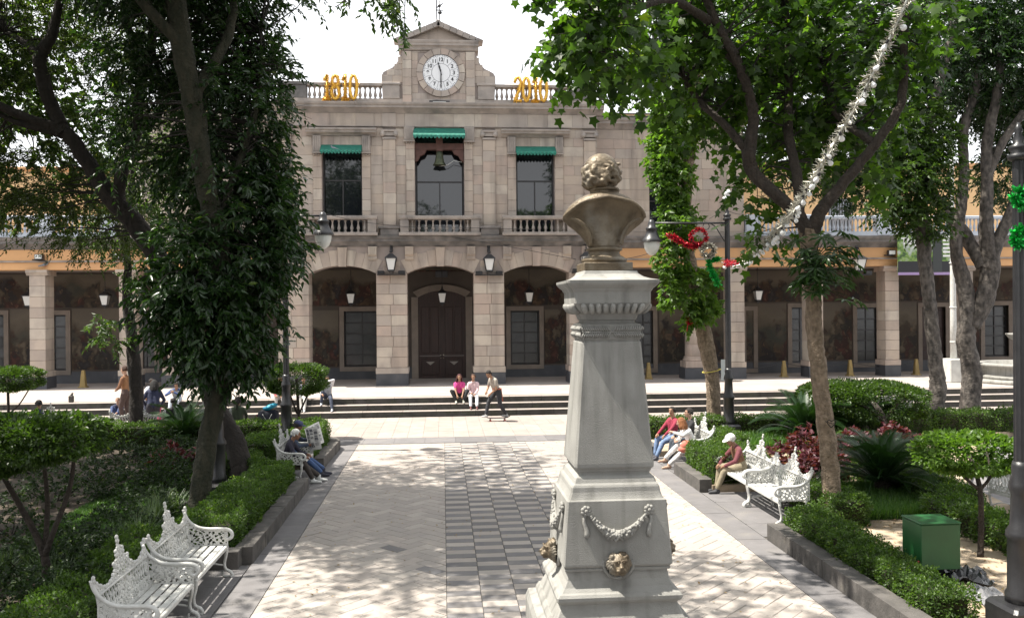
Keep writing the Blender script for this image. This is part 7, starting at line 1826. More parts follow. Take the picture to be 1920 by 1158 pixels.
# ivy-clad tree by the right lamp post
t = tree('ivy_tree', 'pale trunk clad in bright glossy ivy behind the right lamp post', G(1340, 805, .13), GT)
grow(t, 'barkpale', [([(1342, 812, 24.6), (1340, 770, 24.6), (1334, 710, 24.6), (1326, 650, 24.6), (1312, 590, 24.6), (1298, 520, 24.6), (1288, 450, 24.6), (1285, 380, 24.6), (1292, 300, 24.6), (1302, 220, 24.6), (1305, 120, 24.6), (1300, 0, 24.6)], [.24, .20, .20, .23, .21, .18, .17, .17, .16, .15, .12, .06])],
    [('ivy', [(1256, 260, 24.3, 34, 60, .6), (1264, 340, 24.2, 28, 60, .5), (1272, 420, 24.2, 30, 50, .55), (1258, 470, 24.2, 26, 50, .4), (1256, 545, 24.1, 13, 34, .25), (1306, 540, 24.2, 36, 40, .5), (1318, 575, 24.2, 22, 22, .35), (1288, 225, 24.3, 34, 45, .6), (1300, 596, 24.2, 16, 18, .25), (1250, 215, 24.3, 28, 30, .5), (1243, 300, 24.2, 20, 60, .4)], 52, dict(L=.15, Wd=.085, tmpl=DIAMOND, per=9, twig=.22, shell=.7, droop=.5, upb=.7, jit=.4), 'leaflight'),
     ('crown', [(1290, 110, 25, 90, 80, 1.5), (1350, 150, 25.5, 90, 90, 1.5), (1320, 20, 25, 120, 90, 1.8)], 9, dict(MID, L=.15, Wd=.06), 'leafdark')], 0)
# two trees farther right
t = tree('rough_barked_tree', 'straight grey rough-barked tree at the right with a leafy sleeve', G(1755, 805, .13), GT)
grow(t, 'barkgrey', [([(1757, 812, 24.3), (1755, 770, 24.3), (1760, 728, 24.3), (1754, 690, 24.3), (1748, 610, 24.3), (1740, 540, 24.3), (1732, 470, 24.3), (1728, 400, 24.3), (1730, 320, 24.3), (1742, 230, 24.3), (1765, 140, 24.3), (1790, 30, 24.3), (1800, -60, 24.3)], [.24, .21, .24, .20, .19, .18, .19, .18, .17, .15, .125, .10, .06])],
    [('foliage', [(1705, 330, 24, 58, 75, .9), (1690, 260, 24, 40, 50, .7), (1740, 250, 24, 40, 60, .7), (1672, 345, 24, 26, 40, .5), (1730, 410, 24, 48, 30, .6), (1655, 390, 24.2, 22, 30, .4), (1770, 330, 24, 24, 60, .5)], 36, dict(L=.15, Wd=.07, tmpl=DIAMOND, per=9, twig=.35, shell=.6, droop=.4, upb=.8, jit=.4), 'leafmid'),
     ('crown', [(1700, 130, 25, 110, 110, 1.8), (1790, 60, 25, 120, 110, 1.8), (1640, 40, 25.5, 110, 100, 1.8)], 8, dict(MID, L=.16, Wd=.06), 'leafdark')], 0)
t = tree('smooth_forked_tree', 'smooth grey tree with knotted forking limbs near the right edge', G(1822, 800, .13), GT)
grow(t, 'barkgrey', [([(1824, 806, 25.2), (1818, 760, 25.2), (1822, 700, 25.2), (1812, 640, 25.2), (1815, 580, 25.2), (1805, 520, 25.2), (1792, 460, 25.2), (1800, 400, 25.2), (1808, 320, 25.2), (1808, 240, 25.2), (1832, 150, 25.2), (1845, 40, 25.2)], [.32, .29, .275, .27, .27, .21, .17, .16, .15, .135, .115, .08]),
    ([(1822, 610, 25.2), (1845, 560, 25.0), (1858, 500, 24.9), (1850, 430, 24.9), (1850, 350, 24.9), (1852, 270, 24.9), (1868, 180, 24.8), (1880, 60, 24.8)], [.26, .27, .26, .2, .17, .16, .13, .08]), ([(1852, 505, 24.9), (1872, 450, 24.8), (1895, 400, 24.7), (1915, 345, 24.6), (1940, 280, 24.5)], [.2, .18, .17, .15, .1]),
    ([(1842, 500, 25), (1810, 440, 25.4), (1775, 400, 25.6), (1748, 360, 25.8), (1715, 300, 26)], [.17, .2, .18, .14, .08]), ([(1850, 340, 24.9), (1878, 270, 24.7), (1920, 210, 24.5)], [.12, .12, .1])],
    [('crown', [(1860, 120, 26, 120, 130, 2.), (1920, 220, 26.5, 70, 80, 1.2), (1800, 20, 26, 150, 110, 2.), (1880, 320, 27, 40, 50, .7), (1560, 300, 27.5, 75, 60, 1.2), (1620, 200, 27.5, 90, 80, 1.5), (1940, 60, 25, 120, 160, 2.), (1500, 160, 27.5, 110, 90, 1.6), (1530, 30, 27.5, 130, 100, 1.8), (1420, 90, 27.5, 90, 110, 1.5), (1480, 270, 27.5, 100, 60, 1.2), (1640, 310, 27.5, 70, 40, 1.), (1720, 200, 28, 100, 100, 1.6), (1890, 130, 28, 90, 120, 1.6), (1880, 320, 28, 45, 70, .8), (1660, 300, 28, 60, 60, .9), (1600, 360, 28, 40, 30, .6)], 13, dict(FINE, L=.17, Wd=.06, per=14), 'leafdark')], 0)
# the tree above the left end of the path whose lowest twigs hang into the sky
t = tree('overhanging_tree', 'tree at the left edge whose twigs hang into the sky left of the clock', (-7.5, 9.5, .15), GT)
mb = MB(); PT = []
P = smooth_path([(-7.5, 9.2, .1), (-7.4, 9.2, 2.5), (-7.0, 9.3, 5), (-5.5, 9.6, 7.2), (-3.2, 10, 8.3), (-1.2, 10.3, 8.5), (-.4, 10.4, 8.2)], 6); mb.tube(P, [.28, .25, .22, .16, .10, .05, .015], 10, 0, True, .06); PT += P
P = smooth_path([(-7.0, 9.3, 5), (-8.2, 8.5, 8), (-8.5, 7.5, 11)], 5); mb.tube(P, [.16, .12, .04], 8); PT += P
mb.build('trunk', M['bark'], t)
bl = [((-7.5, 8.5, 10), (2.6, 2.4, 1.8), 300), ((-4.6, 9.2, 8.9), (1.7, 1.5, 1.0), 170), ((-2.6, 9.8, 9.2), (1.5, 1.3, .8), 120), ((-8.5, 11, 9), (1.8, 2, 1.4), 170), ((-5.2, 12.2, 10.2), (2.2, 1.8, 1.1), 190), ((-7.8, 13.4, 9.6), (1.8, 1.8, 1.3), 150), ((-6.2, 10.2, 8.4), (1.4, 1.2, .7), 110)]
bl += [(tuple(A(u, v, 10.3)), (.18, .25, .10), k) for u, v, k in ((722, 2, 6), (750, 10, 4), (690, -4, 6), (756, 28, 3), (742, -18, 8), (668, -20, 7), (752, 44, 2))]
arr, tw = crown_arrays(bl, **dict(MID, L=.10, Wd=.045, per=11, twig=.3)); leaf_part('crown', arr, M['leafmid'], t)
ms = MB(); twigs_into(ms, tw, PT, 6, .008)
for a, b in (((640, -30), (655, 18)), ((655, -10), (628, 14))): ms.tube([A(*a, 10.3), A((a[0] + b[0]) / 2 + 6, (a[1] + b[1]) / 2, 10.3), A(*b, 10.3)], .006, 4)
ms.build('branches', M['barkdark'], t)
# unseen trees added round the view to shade the gardens and block sky light
for lab, x, y, h, R_ in (('unseen shade tree added beyond the left edge, level with the slim trunk', -11.5, 20, 9.8, 3.6), ('unseen shade tree added beyond the lower left corner', -11.5, 12.8, 10, 3.6), ('unseen shade tree added behind the bandstand on its left side', -7.0, 1.5, 9.0, 3.3), ('unseen shade tree added behind the bandstand on its right side', 8.0, 1.0, 9.0, 3.2),
                         ('unseen shade tree added far behind the bandstand', -2.5, -12, 9.5, 4.2), ('unseen shade tree added far behind and right of the bandstand', 6.5, -11, 9.0, 4.0), ('unseen shade tree added far behind and left of the bandstand', -11.0, -9, 9.0, 4.0), ('unseen shade tree added beyond the right edge', 12.5, 9, 9.0, 3.4), ('unseen shade tree added in the far right garden', 17.5, -5, 9., 4.)):
    t = tree('unseen_shade_tree', lab, (x, y, .15 if abs(x) > 5 else 0), GT); mb = MB(); mb.tube(smooth_path([(x, y, -.05), (x + .2, y, 3), (x, y + .2, 6), (x + .1, y, h)], 5), [.3, .26, .2, .05], 10, 0, True, .06); mb.build('trunk', M['bark'], t)
    arr, tw = crown_arrays([((x, y, h), (R_, R_, 2.6), 640), ((x + 1.5, y + 1, h - 2.2), (2.2, 2.2, 1.5), 220), ((x - 1.6, y - 1, h - 2.), (2.2, 2.2, 1.5), 220), ((x, y, h - 1), (R_ * .7, R_ * .7, 2), 260)], **dict(MID, L=.21, Wd=.11)); leaf_part('crown', arr, M['leafmid'], t)
# unseen bandstand under the viewpoint; its roof is added to cut sky light
bs = thing('bandstand', 'unseen bandstand under the viewpoint, its roof added to block sky light', 'bandstand', (.6, -3.6, 0)); c = (.6, -3.6, 0)
mb = MB(); mb.lathe([(4.4, -.05), (4.4, 1.9), (4.5, 1.95), (4.5, 2.1), (.1, 2.1)], 8, c, 0, False); mb.build('platform', M['pedestal'], bs)
mb = MB(); mb.lathe([(5.3, 5.9), (5.3, 6.05), (2.6, 7.3), (.2, 8.2), (.1, 8.0), (5.2, 5.9)], 8, c, 0, False); mb.build('roof', M['frame'], bs)
for k in range(8):
    a = 2 * PI * k / 8; mb = MB(); mb.lathe([(.09, 2.1), (.07, 2.3), (.055, 5.6), (.1, 5.95)], 10, (c[0] + 4.2 * math.cos(a), c[1] + 4.2 * math.sin(a), 0)); mb.build('post', M['blackiron'], bs)

# ================================================================== clipped trees
def topiary(label, base, boxes, stems, m='leafmid', L=.075, Wd=.042, n=1500, g='clipped flat-topped trees', rough=.06):
    root = thing('clipped_tree', label, 'tree', base, g); arr = []
    for c, r in boxes:
        a = 2 * (r[0] * r[1] + r[1] * r[2] + r[0] * r[2]) * 4 * .8; k = int(a * n)
        d = norm(RNG.normal(0, 1, (k, 3))); e = np.sign(d) * np.abs(d) ** .55; e = e / np.max(np.abs(e), axis=1, keepdims=True) ** .75
        e = e / np.maximum(1, np.linalg.norm(e * np.array([.82, .82, .9]), axis=1, keepdims=True))
        q = RNG.uniform(.82, 1.04, (k, 1)); P = np.array(c) + e * q * np.array(r) * (1 + rough * np.sin(e[:, :1] * 9 + e[:, 1:2] * 5) * np.cos(e[:, 2:] * 6))
        arr.append(leaf_arrays(P, d + RNG.normal(0, .5, (k, 3)), L, Wd, DIAMOND, .8, .5, .45 + RNG.normal(0, .2, k)))
    leaf_part('crown', merge(arr), M[m], root)
    mb = MB()
    for P, r in stems: mb.tube(smooth_path(P, 5), r, 8, 0, True, .08)
    mb.build('stem', M['bark'], root)
    return root
def tbox(u0, u1, v0, v1, y, d): 
    a, b = A(u0, v1, y), A(u1, v0, y); return ((a + b) / 2, ((b.x - a.x) / 2, d, (b.z - a.z) / 2))
c, r = tbox(503, 609, 682, 738, 25.0, .8); topiary('round clipped tree on a thin stem behind the left lamp post', (c.x, c.y, .1), [(c, r)], [([(c.x, c.y, 0), (c.x + .05, c.y, .6), (c.x, c.y, c.z)], [.05, .045, .04]), ([(c.x + .05, c.y, .75), (c.x + .25, c.y, 1.2), (c.x + .5, c.y + .2, c.z)], [.03, .025, .02]), ([(c.x, c.y, .8), (c.x - .3, c.y - .2, c.z)], [.03, .02])], 'leafmid', .06, .034, 2200)
c, r = tbox(-40, 68, 688, 732, 25.2, .8); topiary('small clipped tree on a thin stem at the far left', (c.x, c.y, .1), [(c, r)], [([(c.x, c.y, 0), (c.x + .02, c.y, .7), (c.x, c.y, c.z)], [.045, .04, .035]), ([(c.x, c.y, .9), (c.x + .3, c.y, 1.15), (c.x + .75, c.y, c.z)], [.025, .02, .015])], 'leafmid', .06, .034, 2200)
c, r = tbox(-90, 176, 778, 866, 10.9, .75); b = G(80, 1118, .15); S_ = [([b, b + Vector((.03, 0, .5)), b + Vector((-.35, .1, 1.2)), Vector((c.x - .5, c.y, c.z))], [.06, .05, .035, .02]), ([b + Vector((.03, 0, .5)), b + Vector((.15, -.05, .8)), b + Vector((.35, .0, 1.4)), Vector((c.x + .6, c.y, c.z))], [.045, .035, .03, .018]), ([b + Vector((.02, 0, .45)), b + Vector((.0, .15, 1.2)), Vector((c.x + .1, c.y + .2, c.z))], [.04, .03, .02])]
topiary('broad clipped tree with several dark stems at the lower left', b, [(c, r), (c + Vector((-.4, .1, -.12)), (r[0] * .7, r[1] * .9, r[2] * 1.1))], S_, 'leafmid', .062, .036, 1500)
c, r = tbox(1517, 1712, 714, 790, 22.4, 1.25); b = G(1660, 835, .13); topiary('wide flat-topped clipped tree behind the red shrubs on the right', b, [(c, r), (c + Vector((-.95, 0, .02)), (r[0] * .38, 1., r[2] * .9))], [([b, b + Vector((-.05, 0, .7)), Vector((c.x + .3, c.y, c.z))], [.09, .08, .05]), ([b + Vector((-.03, 0, .6)), b + Vector((-.5, .1, 1.0)), Vector((c.x - .6, c.y, c.z))], [.05, .04, .02]), ([b + Vector((-.03, 0, .6)), b + Vector((.4, .1, 1.1)), Vector((c.x + .9, c.y, c.z))], [.05, .04, .02])], 'leafmid', .07, .04, 1500)
c, r = tbox(1738, 1888, 812, 884, 12.1, .52); b = G(1838, 1043, .13); topiary('small bright round-headed tree on a thin stem behind the green box', b, [(c, r)], [([b, b + Vector((.02, 0, .5)), b + Vector((0, 0, 1.0)), Vector((c.x + .02, c.y, c.z))], [.045, .038, .035, .025]), ([b + Vector((0, 0, .95)), b + Vector((-.22, .05, 1.15)), Vector((c.x - .35, c.y, c.z))], [.025, .02, .012]), ([b + Vector((0, 0, .95)), b + Vector((.2, .05, 1.15)), Vector((c.x + .3, c.y, c.z))], [.025, .02, .012])], 'leaflight', .075, .046, 1500, rough=.1)

# ================================================================== cycads
def frond_mesh():
    V = []; F = []; n = 46
    for i in range(n):
        t = .08 + .92 * i / (n - 1); x = t; z = .20 * math.sin(t * 2.2) - .22 * t * t * t
        ln = .22 * math.sin(PI * min(1, .12 + t * .86)) ** .7 * (1 - .15 * t)
        for s in (1, -1):
            b = len(V); V += [(x - .004, 0, z), (x + .005, 0, z), (x + ln * .62, s * ln * .80, z - .02 * ln + .03), (x + ln * .30 - .004, s * ln * .44, z + .03), (x + ln * .30 + .009, s * ln * .40, z + .028)]
            F += [(b, b + 4, b + 3), (b, b + 1, b + 4), (b + 3, b + 4, b + 2)]
    for i in range(10):
        t0, t1 = i / 10, (i + 1) / 10; zf = lambda t: .20 * math.sin(t * 2.2) - .22 * t ** 3; w = .012 * (1 - t0 * .7); b = len(V)
        V += [(t0, -w, zf(t0)), (t0, w, zf(t0)), (t1, w * .9, zf(t1)), (t1, -w * .9, zf(t1))]; F.append((b, b + 1, b + 2)); F.append((b, b + 2, b + 3))
    V = np.array(V); F = np.array(F)
    return big_mesh('frond', V, F, M['cycad'], RNG.uniform(0, 1, len(F)))
FROND = frond_mesh()
def cycad(label, c, R_, n, seed, zc=.25):
    root = thing('cycad', label, 'plant', c, 'cycads in the garden beds'); rr = random.Random(seed)
    for k in range(n):
        a = k * 2.4 + rr.uniform(-.2, .2); el = -.1 + 1.15 * (k / n) + rr.uniform(-.1, .1); s = R_ * rr.uniform(.85, 1.1)
        link('frond', FROND, root, (.06 * math.cos(a), .06 * math.sin(a), zc), (rr.uniform(-.15, .15), -el, a), (s, s * rr.uniform(.85, 1), s))
    mb = MB(); mb.lathe([(.16, -.1), (.17, .1), (.15, .25), (.06, .34)], 10); mb.build('caudex', M['bark'], root, local=True)
cycad('big dark cycad with arching fronds behind the green box', G(1655, 928, .13), 1.22, 72, 1, .22); cycad('dark cycad beyond the thick trunk, in front of the steps', G(1508, 830, .13), 1.35, 48, 2); cycad('dark cycad below the bench backs at the left', G(345, 838, .15), 1.15, 40, 3); cycad('dull cycad behind the red shrubs on the right', G(1618, 815, .13), 1.3, 26, 5, .5)

# ================================================================== hedges and beds
HG = 'clipped box hedges'
hedge('clipped green hedge along the left kerb, from the benches to the newspaper reader', [(-3.95, -3.10, 13.05, 16.2, .12, .60), (-3.8, -3.10, 16.25, 18.2, .12, .62)], 3000)
hedge('small bright hedge patch between the lamp base and the newspaper bench', [(-4.7, -3.85, 17.9, 19.0, .12, .68), (-4.5, -3.8, 19.2, 20.6, .12, .85)], 2400)
hedge('green hedge behind the newspaper readers at the corner', [(-3.75, -3.10, 20.7, 23.6, .12, .78)], 2300)
hedge('long low hedge across the left garden in front of the bench backs', [(-14, -3.3, 23.2, 23.85, .12, .75)], 1100, .06, .036)
hedge('low hedge behind the two nearer benches on the left', [(-4.6, -3.85, 8.6, 10.9, .12, .55), (-4.5, -3.85, 10.95, 12.8, .12, .62)], 3000, .04, .025)
hedge('dense green hedge along the kerb at the lower right', [(5.42, 5.98, 9.3, 11.6, .1, .46), (5.42, 6.0, 11.65, 13.45, .1, .50)], 3600, .038, .024)
hedge('bright hedge between the empty right bench and the thick trunk', [(6.3, 6.9, 13.5, 14.9, .1, .58), (6.35, 6.85, 15.0, 16.5, .1, .45)], 3000)
hedge('sunlit hedge between the old man and the woman in white', [(5.42, 6.6, 17.15, 19.0, .1, .72), (6.3, 6.9, 19.0, 20.4, .1, .78)], 2600)
hedge('low hedge along the plaza behind the right lamp post', [(5.5, 13.6, 23.2, 23.85, .1, .66)], 1300, .055, .033)
hedge('hedge in front of the far trees at the right', [(13.9, 17.2, 23.2, 23.85, .1, .7)], 1300, .055, .033)
hedge('hedge beside the paving at the right, behind the small round tree', [(8.0, 8.7, 11.2, 14.0, .1, .5), (8.5, 9.3, 14.2, 17.5, .1, .5), (9.6, 10.4, 17.8, 22.5, .1, .5)], 1800, .05, .03)
rr = random.Random(21)
MS = [(120, 905, 13.4, 'low dark mound under the broad clipped tree'), (250, 870, 17.5, 'rounded shrub in the middle of the left garden'), (215, 930, 13.8, 'rounded shrub behind the two left benches'), (60, 960, 12.3, 'dark mound at the left edge behind the stems'), (300, 855, 19.5, 'rounded shrub below the left cycad'), (180, 845, 19, 'mound left of the slim trunk'), (270, 900, 15.6, 'shrub mound before the valve cover'),
      (150, 990, 12.0, 'dark shrub just behind the nearest bench'), (210, 985, 12.8, 'shrub mound between the benches and the lawn'), (330, 880, 17.8, 'shrub mound beside the mossy trunk'), (100, 860, 17, 'mound behind the broad clipped tree'), (20, 900, 14.5, 'shrub mound at the far left edge'), (230, 825, 21.5, 'mound in front of the long left hedge'), (320, 822, 21.8, 'mound between slim trunk and left cycad'), (60, 850, 20, 'mound far back at the left edge'), (40, 1050, 10.6, 'dark shrub at the lower left corner'), (150, 1060, 10.8, 'shrub beside the nearest bench back')]
for u, v, y, lab in MS:
    c = A(u, v, y); s = rr.uniform(.5, .72); mound(lab + ', dark green', (c.x, c.y, .18), (s * 1.15, s, s * rr.uniform(.62, .85)), int(330 * s * s * 4), .055, .034, 'leafgarden')
for u, v, y, s, lab in ((325, 850, 20.4, .5, 'dark red coleus left of the mossy trunk'), (468, 850, 20.6, .55, 'dark red coleus right of the stump-like trunk'), (402, 852, 20.8, .5, 'dark red coleus behind the square-based lamp post')):
    c = A(u, v, y); mound(lab, (c.x, c.y, .3), (s * .9, s * .9, s * .55), 130, .11, .07, 'leafred', 'red-leaved shrubs', 'red_shrub', per=8)
for u, v, y, r, lab in ((1512, 848, 18.8, (.72, .6, .62), 'crimson shrub left of the thick right trunk'), (1600, 836, 19.6, (.62, .6, .55), 'crimson shrub between trunk and cycad'), (1535, 880, 17.6, (.5, .45, .45), 'lower crimson shrub behind the empty bench'), (1675, 822, 20.6, (.55, .5, .42), 'crimson shrub at the foot of the flat-topped tree')):
    c = A(u, v, y); r = (r[0] * .95, r[1], r[2] * .82); mound(lab, (c.x, c.y, max(.28, c.z - .14)), r, int(300 * r[0] * 1.6), .12, .075, 'leafred', 'red-leaved shrubs', 'red_shrub', per=8)
# strappy grass clumps
def blades(P, L, Wd, rng=RNG, spread=.7, droop=.8):
    n = len(P); a = rng.uniform(0, 2 * PI, n); d = np.stack([np.cos(a), np.sin(a), np.zeros(n)], 1); s = np.stack([-np.sin(a), np.cos(a), np.zeros(n)], 1)
    l = L * rng.uniform(.5, 1.15, (n, 1)); sp = spread * rng.uniform(.2, 1.2, (n, 1)); w = Wd * rng.uniform(.7, 1.2, (n, 1)); V = []
    for t, ww in ((0, 1.), (.5, .85), (1., .12)):
        c = P + d * (l * sp * t) + np.array([0, 0, 1.]) * l * (t * 1.0 - droop * .55 * t * t * sp); V += [c - s * w * ww, c + s * w * ww]
    V = np.stack(V, 1).reshape(-1, 3); F = (np.arange(n) * 6)[:, None, None] + np.array([[0, 1, 3], [0, 3, 2], [2, 3, 5], [2, 5, 4]])[None]
    return V, F.reshape(-1, 3), np.repeat(np.clip(.5 + rng.normal(0, .25, n), 0, 1), 4)
STR = [(330, 900, 15.8, 'pale strappy grass clump left of the mossy trunk'), (290, 915, 15.0, 'pale strappy grass clump behind the valve cover'), (235, 935, 13.6, 'strappy grass clump between the dark mounds'), (245, 985, 12.6, 'strappy clump behind the far left bench'), (195, 1000, 11.9, 'strappy clump behind the gap of the two benches'), (90, 1010, 11.6, 'strappy clump left of the benches'), (30, 1000, 12, 'strappy clump at the lower left edge'), (150, 1035, 11.2, 'strappy clump under the dark stems'), (275, 940, 14.2, 'strappy grass clump at the edge of the left lawn')]
for u, v, y, lab in STR:
    c = A(u, v, y); root = thing('grass_clump', lab, 'plant', (c.x, c.y, .14), 'strappy grass clumps')
    arr = []
    for k in range(3):
        q = np.array([c.x + RNG.normal(0, .16), c.y + RNG.normal(0, .16), .14]); arr.append(blades(q + RNG.normal(0, .03, (70, 3)) * np.array([1, 1, 0]), .52, .009))
    leaf_part('blades', merge(arr), M['strapleaf'], root)
def turf(name, n, poly, z, L=.07, Wd=.0045, m='grassblade', patch=None):
    xs = [p[0] for p in poly]; ys = [p[1] for p in poly]; P = np.stack([RNG.uniform(min(xs), max(xs), n), RNG.uniform(min(ys), max(ys), n)], 1)
    ins = np.zeros(n, bool); k = len(poly)
    for i in range(k):
        a, b = poly[i], poly[(i + 1) % k]; c = ((a[1] > P[:, 1]) != (b[1] > P[:, 1])) & (P[:, 0] < (b[0] - a[0]) * (P[:, 1] - a[1]) / (b[1] - a[1] + 1e-12) + a[0]); ins ^= c
    P = P[ins]
    if patch: P = P[np.sin(P[:, 0] * 2.1 + 1) * np.sin(P[:, 1] * 1.7) + .4 * np.sin(P[:, 0] * 6) * np.sin(P[:, 1] * 5) > patch]
    P = np.concatenate([P, np.full((len(P), 1), z)], 1); o = leaf_part(name, blades(P, L, Wd, spread=.6), M[m], None, 'stuff'); return o
sheet('lawn_base', -6.6, -3.9, 12.96, 19.8, .155, mat('mown_turf', (.035, .075, .018), .95, (.06, .085, .03), 7, bump=.4, bscale=60))
turf('lawn_grass', 42000, [(-6.6, 12.96), (-3.9, 12.96), (-3.9, 19.8), (-6.6, 19.8)], .155, .07, .006)
turf('ground_cover', 26000, [(7.0, 13.9), (8.7, 13.9), (9.2, 16.4), (7.1, 16.6)], .13, .22, .008, 'grassblade')
turf('bed_grass', 30000, [(6.9, 17.2), (10.5, 17.2), (14, 23), (6.5, 23)], .13, .10, .008, 'leaflight', -.15)
turf('bed_grass', 9000, [(7.5, 21.2), (11.5, 21.2), (11.5, 22.8), (7.5, 22.8)], .13, .3, .012, 'grassblade')
sheet('bed_soil', 6.6, 9.4, 13.4, 17.2, .135, mat('leaf_litter_soil', (.13, .10, .07), .95, (.20, .155, .10), 4, bump=.5, bscale=25))
# fallen leaves on the paving and soil
def litter(name, n, x0, x1, y0, y1, z, L, mt):
    P = np.stack([RNG.uniform(x0, x1, n), RNG.uniform(y0, y1, n), np.full(n, z)], 1); arr = leaf_arrays(P, norm(np.stack([RNG.normal(0, 1, n), RNG.normal(0, 1, n), np.full(n, .12)], 1)), L, L * .5, DIAMOND, 4., .1)
    return leaf_part(name, arr, M[mt], None, 'stuff')
M['deadleaf'] = leafmat('dry_fallen_leaf', (.16, .10, .045), (.30, .21, .10), None, .15, .8)
litter('fallen_leaves', 380, -2.3, 4.6, 10, 24, .008, .05, 'deadleaf'); litter('fallen_leaves', 700, 6.2, 9.3, 9, 17, .142, .06, 'deadleaf'); litter('fallen_leaves', 260, -6.5, -3.9, 13, 19, .17, .06, 'deadleaf')
# ================================================================== garland, tinsel, cables, pigeons
# string of white bulbs wound with silver foil, from the right lamp post up and out of the picture
PTS = [(1352, 492, 22.8), (1385, 492, 20.4), (1420, 470, 16.8), (1465, 425, 13.6), (1515, 352, 12.0), (1565, 265, 11.2), (1610, 190, 10.7), (1650, 110, 10.3), (1690, 25, 10.0), (1725, -60, 9.7), (1790, -220, 9.0)]
path = smooth_path([A(*p) for p in PTS], 8)
gl = thing('bulb_garland', 'sagging garland of white bulbs and silver foil crossing the right trees', 'garland', path[0])
mb = MB(); mb.tube(path, .014, 6); mb.build('cord', M['lampglass'], gl)
foil = mat('silver_foil', (.52, .50, .43), .35, (.32, .31, .26), 30, metal=.6)
V, F = tinsel(None, path[10:], .115, 3600, .006); mb = MB(); mb.add(V, F.tolist()); o = mb.build('silver_foil', foil, gl); o['kind'] = 'stuff'
foilr = mat('red_foil', (.50, .015, .03), .3, (.35, .01, .03), 30, metal=.5); foilg = mat('green_foil', (.01, .28, .04), .3, (.02, .42, .07), 30, metal=.5)
V, F = tinsel(None, path[2:12], .12, 420, .010); mb = MB(); mb.add(V, F.tolist()); o = mb.build('red_foil', foilr, gl); o['kind'] = 'stuff'
P = np.array([p[:] for p in path]); cum = np.concatenate([[0], np.cumsum(np.linalg.norm(np.diff(P, axis=0), axis=1))])
bmb = MB(); bmb.lathe([(.012, 0), (.016, -.03), (.036, -.06), (.044, -.085), (.040, -.11), (.02, -.128), (.004, -.132)], 10); BULB = bmb.mesh('bulb', M['whitebag'])
smb = MB(); smb.lathe([(.022, .05), (.024, .0), (.02, -.012)], 8); SOCK = smb.mesh('socket', M['blackiron'])
rr = random.Random(3); d = .5
while d < cum[-1]:
    p = Vector([np.interp(d, cum, P[:, i]) for i in range(3)]); dark = d < 5.5 and rr.random() < .55
    o = link('bulb', BULB, gl, p + Vector((rr.uniform(-.05, .05), rr.uniform(-.05, .05), -.06)) - wpos(gl), (rr.uniform(-.9, .9), rr.uniform(-.9, .9), 0), (rr.uniform(.62, .95),) * 3); s = link('socket', SOCK, o)
    d += rr.uniform(.08, .38)
# tinsel star figures on the right lamp post
def tinsel_thing(label, pts, r, n, m, loops=4, name='tinsel'):
    P = smooth_path([A(*q) for q in pts], 5); root = thing(name, label, 'tinsel', P[0]); V, F = tinsel(None, P, r, n, .013)
    mb = MB(); mb.add(V, F.tolist()); o = mb.build('strands', m, root); mb = MB(); mb.tube(P, .018, 5); mb.build('wire', M['blackiron'], root)
tinsel_thing('red tinsel arm reaching left from the lamp post towards the bust', [(1252, 440, 22.9), (1275, 452, 22.9), (1295, 462, 22.9), (1318, 458, 22.9)], .11, 600, foilr)
tinsel_thing('red tinsel ring on the lamp arm beside the ivy', [(1310 + 15 * math.cos(a), 444 + 14 * math.sin(a), 22.85) for a in np.linspace(0, 6.3, 10)], .085, 520, foilr)
tinsel_thing('silver tinsel rosette between red and green tinsel on the lamp post', [(1328 + 11 * math.cos(a), 470 + 11 * math.sin(a), 22.8) for a in np.linspace(0, 6.3, 10)], .12, 600, foil)
tinsel_thing('green tinsel tail hanging beside the lamp shaft', [(1348, 485, 22.85), (1332, 488, 22.85), (1330, 500, 22.85), (1338, 515, 22.85), (1346, 532, 22.85)], .12, 800, foilg)
for v0, lab in ((372, 'upper green tinsel pompon on the post at the right edge'), (445, 'lower green tinsel pompon on the post at the right edge')):
    tinsel_thing(lab, [(1914 + 9 * math.cos(a), v0 + 14 * math.sin(a), 8.8) for a in np.linspace(0, 6.3, 10)], .085, 420, foilg)
c = A(1291, 598, 24.0); mb = MB(); V, F = tinsel(None, [c, c + Vector((.04, 0, -.1))], .11, 240, .014); mb.add(V, F.tolist()); mb.tube([c, c + Vector((-.05, 0, -.35))], .012, 5)
props(mb.build('red_bow', foilr, None, c), 'small red foil bow hanging in the ivy of the pale trunk', 'bow')
# paper notice tied to the ivy-clad trunk
c = A(1342, 690, 24.2); nt_ = thing('notice', 'pale paper notice tied to the trunk of the ivy-clad tree', 'notice', c)
mb = MB(); mb.box(c.x + .14, c.x + .26, c.y - .05, c.y - .04, c.z - .35, c.z + .25); mb.build('paper', flat('pale_paper', (.5, .52, .52), .7), nt_)
mb = MB(); mb.tube([(c.x - .0 + .26 * math.cos(a), 24.6 + .26 * math.sin(a), c.z - .1 + .05 * math.cos(a)) for a in np.linspace(0, 6.3, 16)], .012, 5); mb.build('string', flat('yellow_string', (.6, .5, .1), .7), nt_)
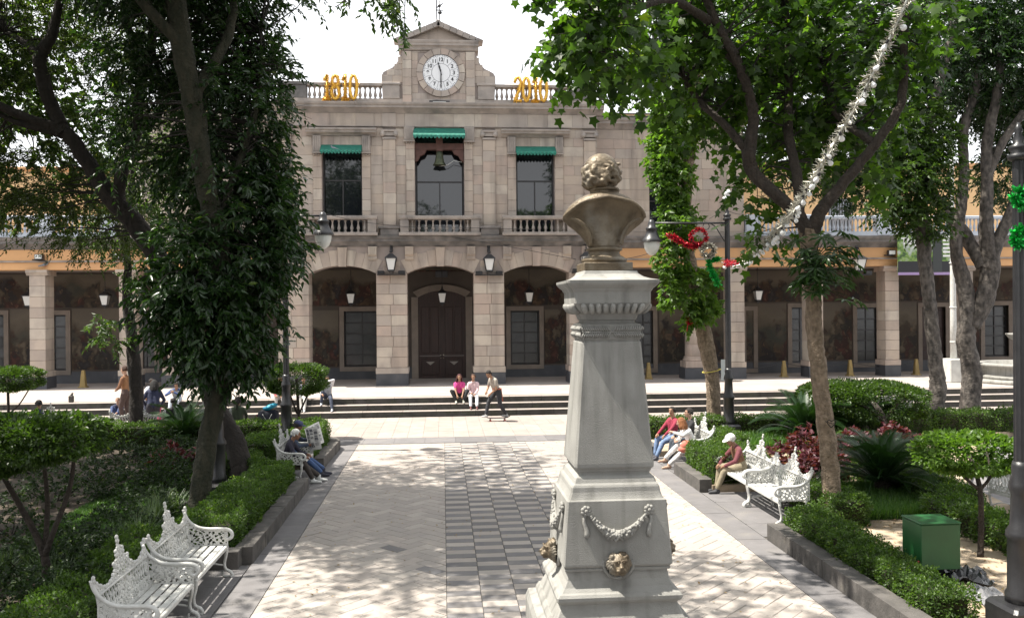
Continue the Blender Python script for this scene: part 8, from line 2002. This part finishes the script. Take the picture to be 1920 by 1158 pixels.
# cables
def cable(label, pts, r=.011, m='blackiron'):
    P = smooth_path([A(*p) for p in pts], 6); mb = MB(); mb.tube(P, r, 5); props(mb.build('cable', M[m], None, P[0]), label, 'cable', 'cables strung across the front')
cable('thin dark cable rising from the left edge along the left terrace', [(-40, 462, 34), (40, 452, 34.5), (120, 435, 35), (220, 420, 35.4)])
cable('dark cable along the balconies from the lamp to the middle pier', [(600, 398, 34.8), (660, 412, 35.2), (745, 424, 35.5), (840, 426, 35.5), (1000, 430, 35.4)])
cable('thin cable sagging from the middle corbels to the bust', [(820, 440, 35.7), (930, 458, 35.6), (1080, 486, 35.4)])
cable('thin cable behind the lamp hanging to the right of the bust', [(1115, 492, 30), (1190, 482, 30), (1280, 458, 31), (1400, 440, 33), (1560, 436, 35)])
cable('cable from the stone range to the right terrace', [(1330, 410, 36.3), (1360, 396, 36.4), (1395, 402, 36.5), (1470, 388, 37.5), (1560, 372, 40)])
# pigeons
def pigeon(label, p, rz):
    root = thing('pigeon', label, 'pigeon', p, 'pigeons', rz); mb = MB()
    mb.ball((0, 0, .09), (.07, .12, .06), 8, 6, rot=Euler((.35, 0, 0)).to_matrix()); mb.ball((0, .11, .19), (.033, .037, .035), 7, 6); mb.tube([(0, .08, .12), (0, .11, .19)], [.05, .03], 7); mb.tube([(0, -.09, .06), (0, -.24, .02)], [.045, .03], 6); mb.tube([(0, .14, .19), (0, .17, .18)], [.01, .002], 5)
    link('body', blob_mesh('pigeon_body', mb, .012, flat('pigeon_grey', (.22, .23, .26), .7, (.14, .15, .17), 20), 1), root)
    mb = MB()
    for s in (-1, 1): mb.tube([(s * .025, .02, .05), (s * .025, .03, 0)], .007, 5); mb.tube([(s * .025, .0, .004), (s * .025, .06, .004)], .007, 5)
    mb.build('feet', flat('pigeon_feet', (.4, .12, .1), .6), root, local=True)
pigeon('grey pigeon standing on the left green awning', A(626, 283, YW - .28) + Vector((0, 0, .02)), 1.2)
pigeon('dark pigeon perched on the capital of the leftmost pillar', A(84, 500, YG - .08), -1.2)
p = G(135, 771, .2); p.y = 29.9
bt = thing('dark_object', 'small dark object standing on the steps at the left', 'bag', (A(136, 760, 31.3).x, 31.2, .6)); mb = MB(); mb.cbox(-.08, .08, -.07, .07, 0, .24, .03); mb.tube([(0, 0, .22), (.05, 0, .33)], [.05, .03], 8); mb.build('body', flat('dark_canvas', (.06, .055, .05), .9), bt, local=True)  # unidentified stump-like object, built as a small dark box
fix_normals()
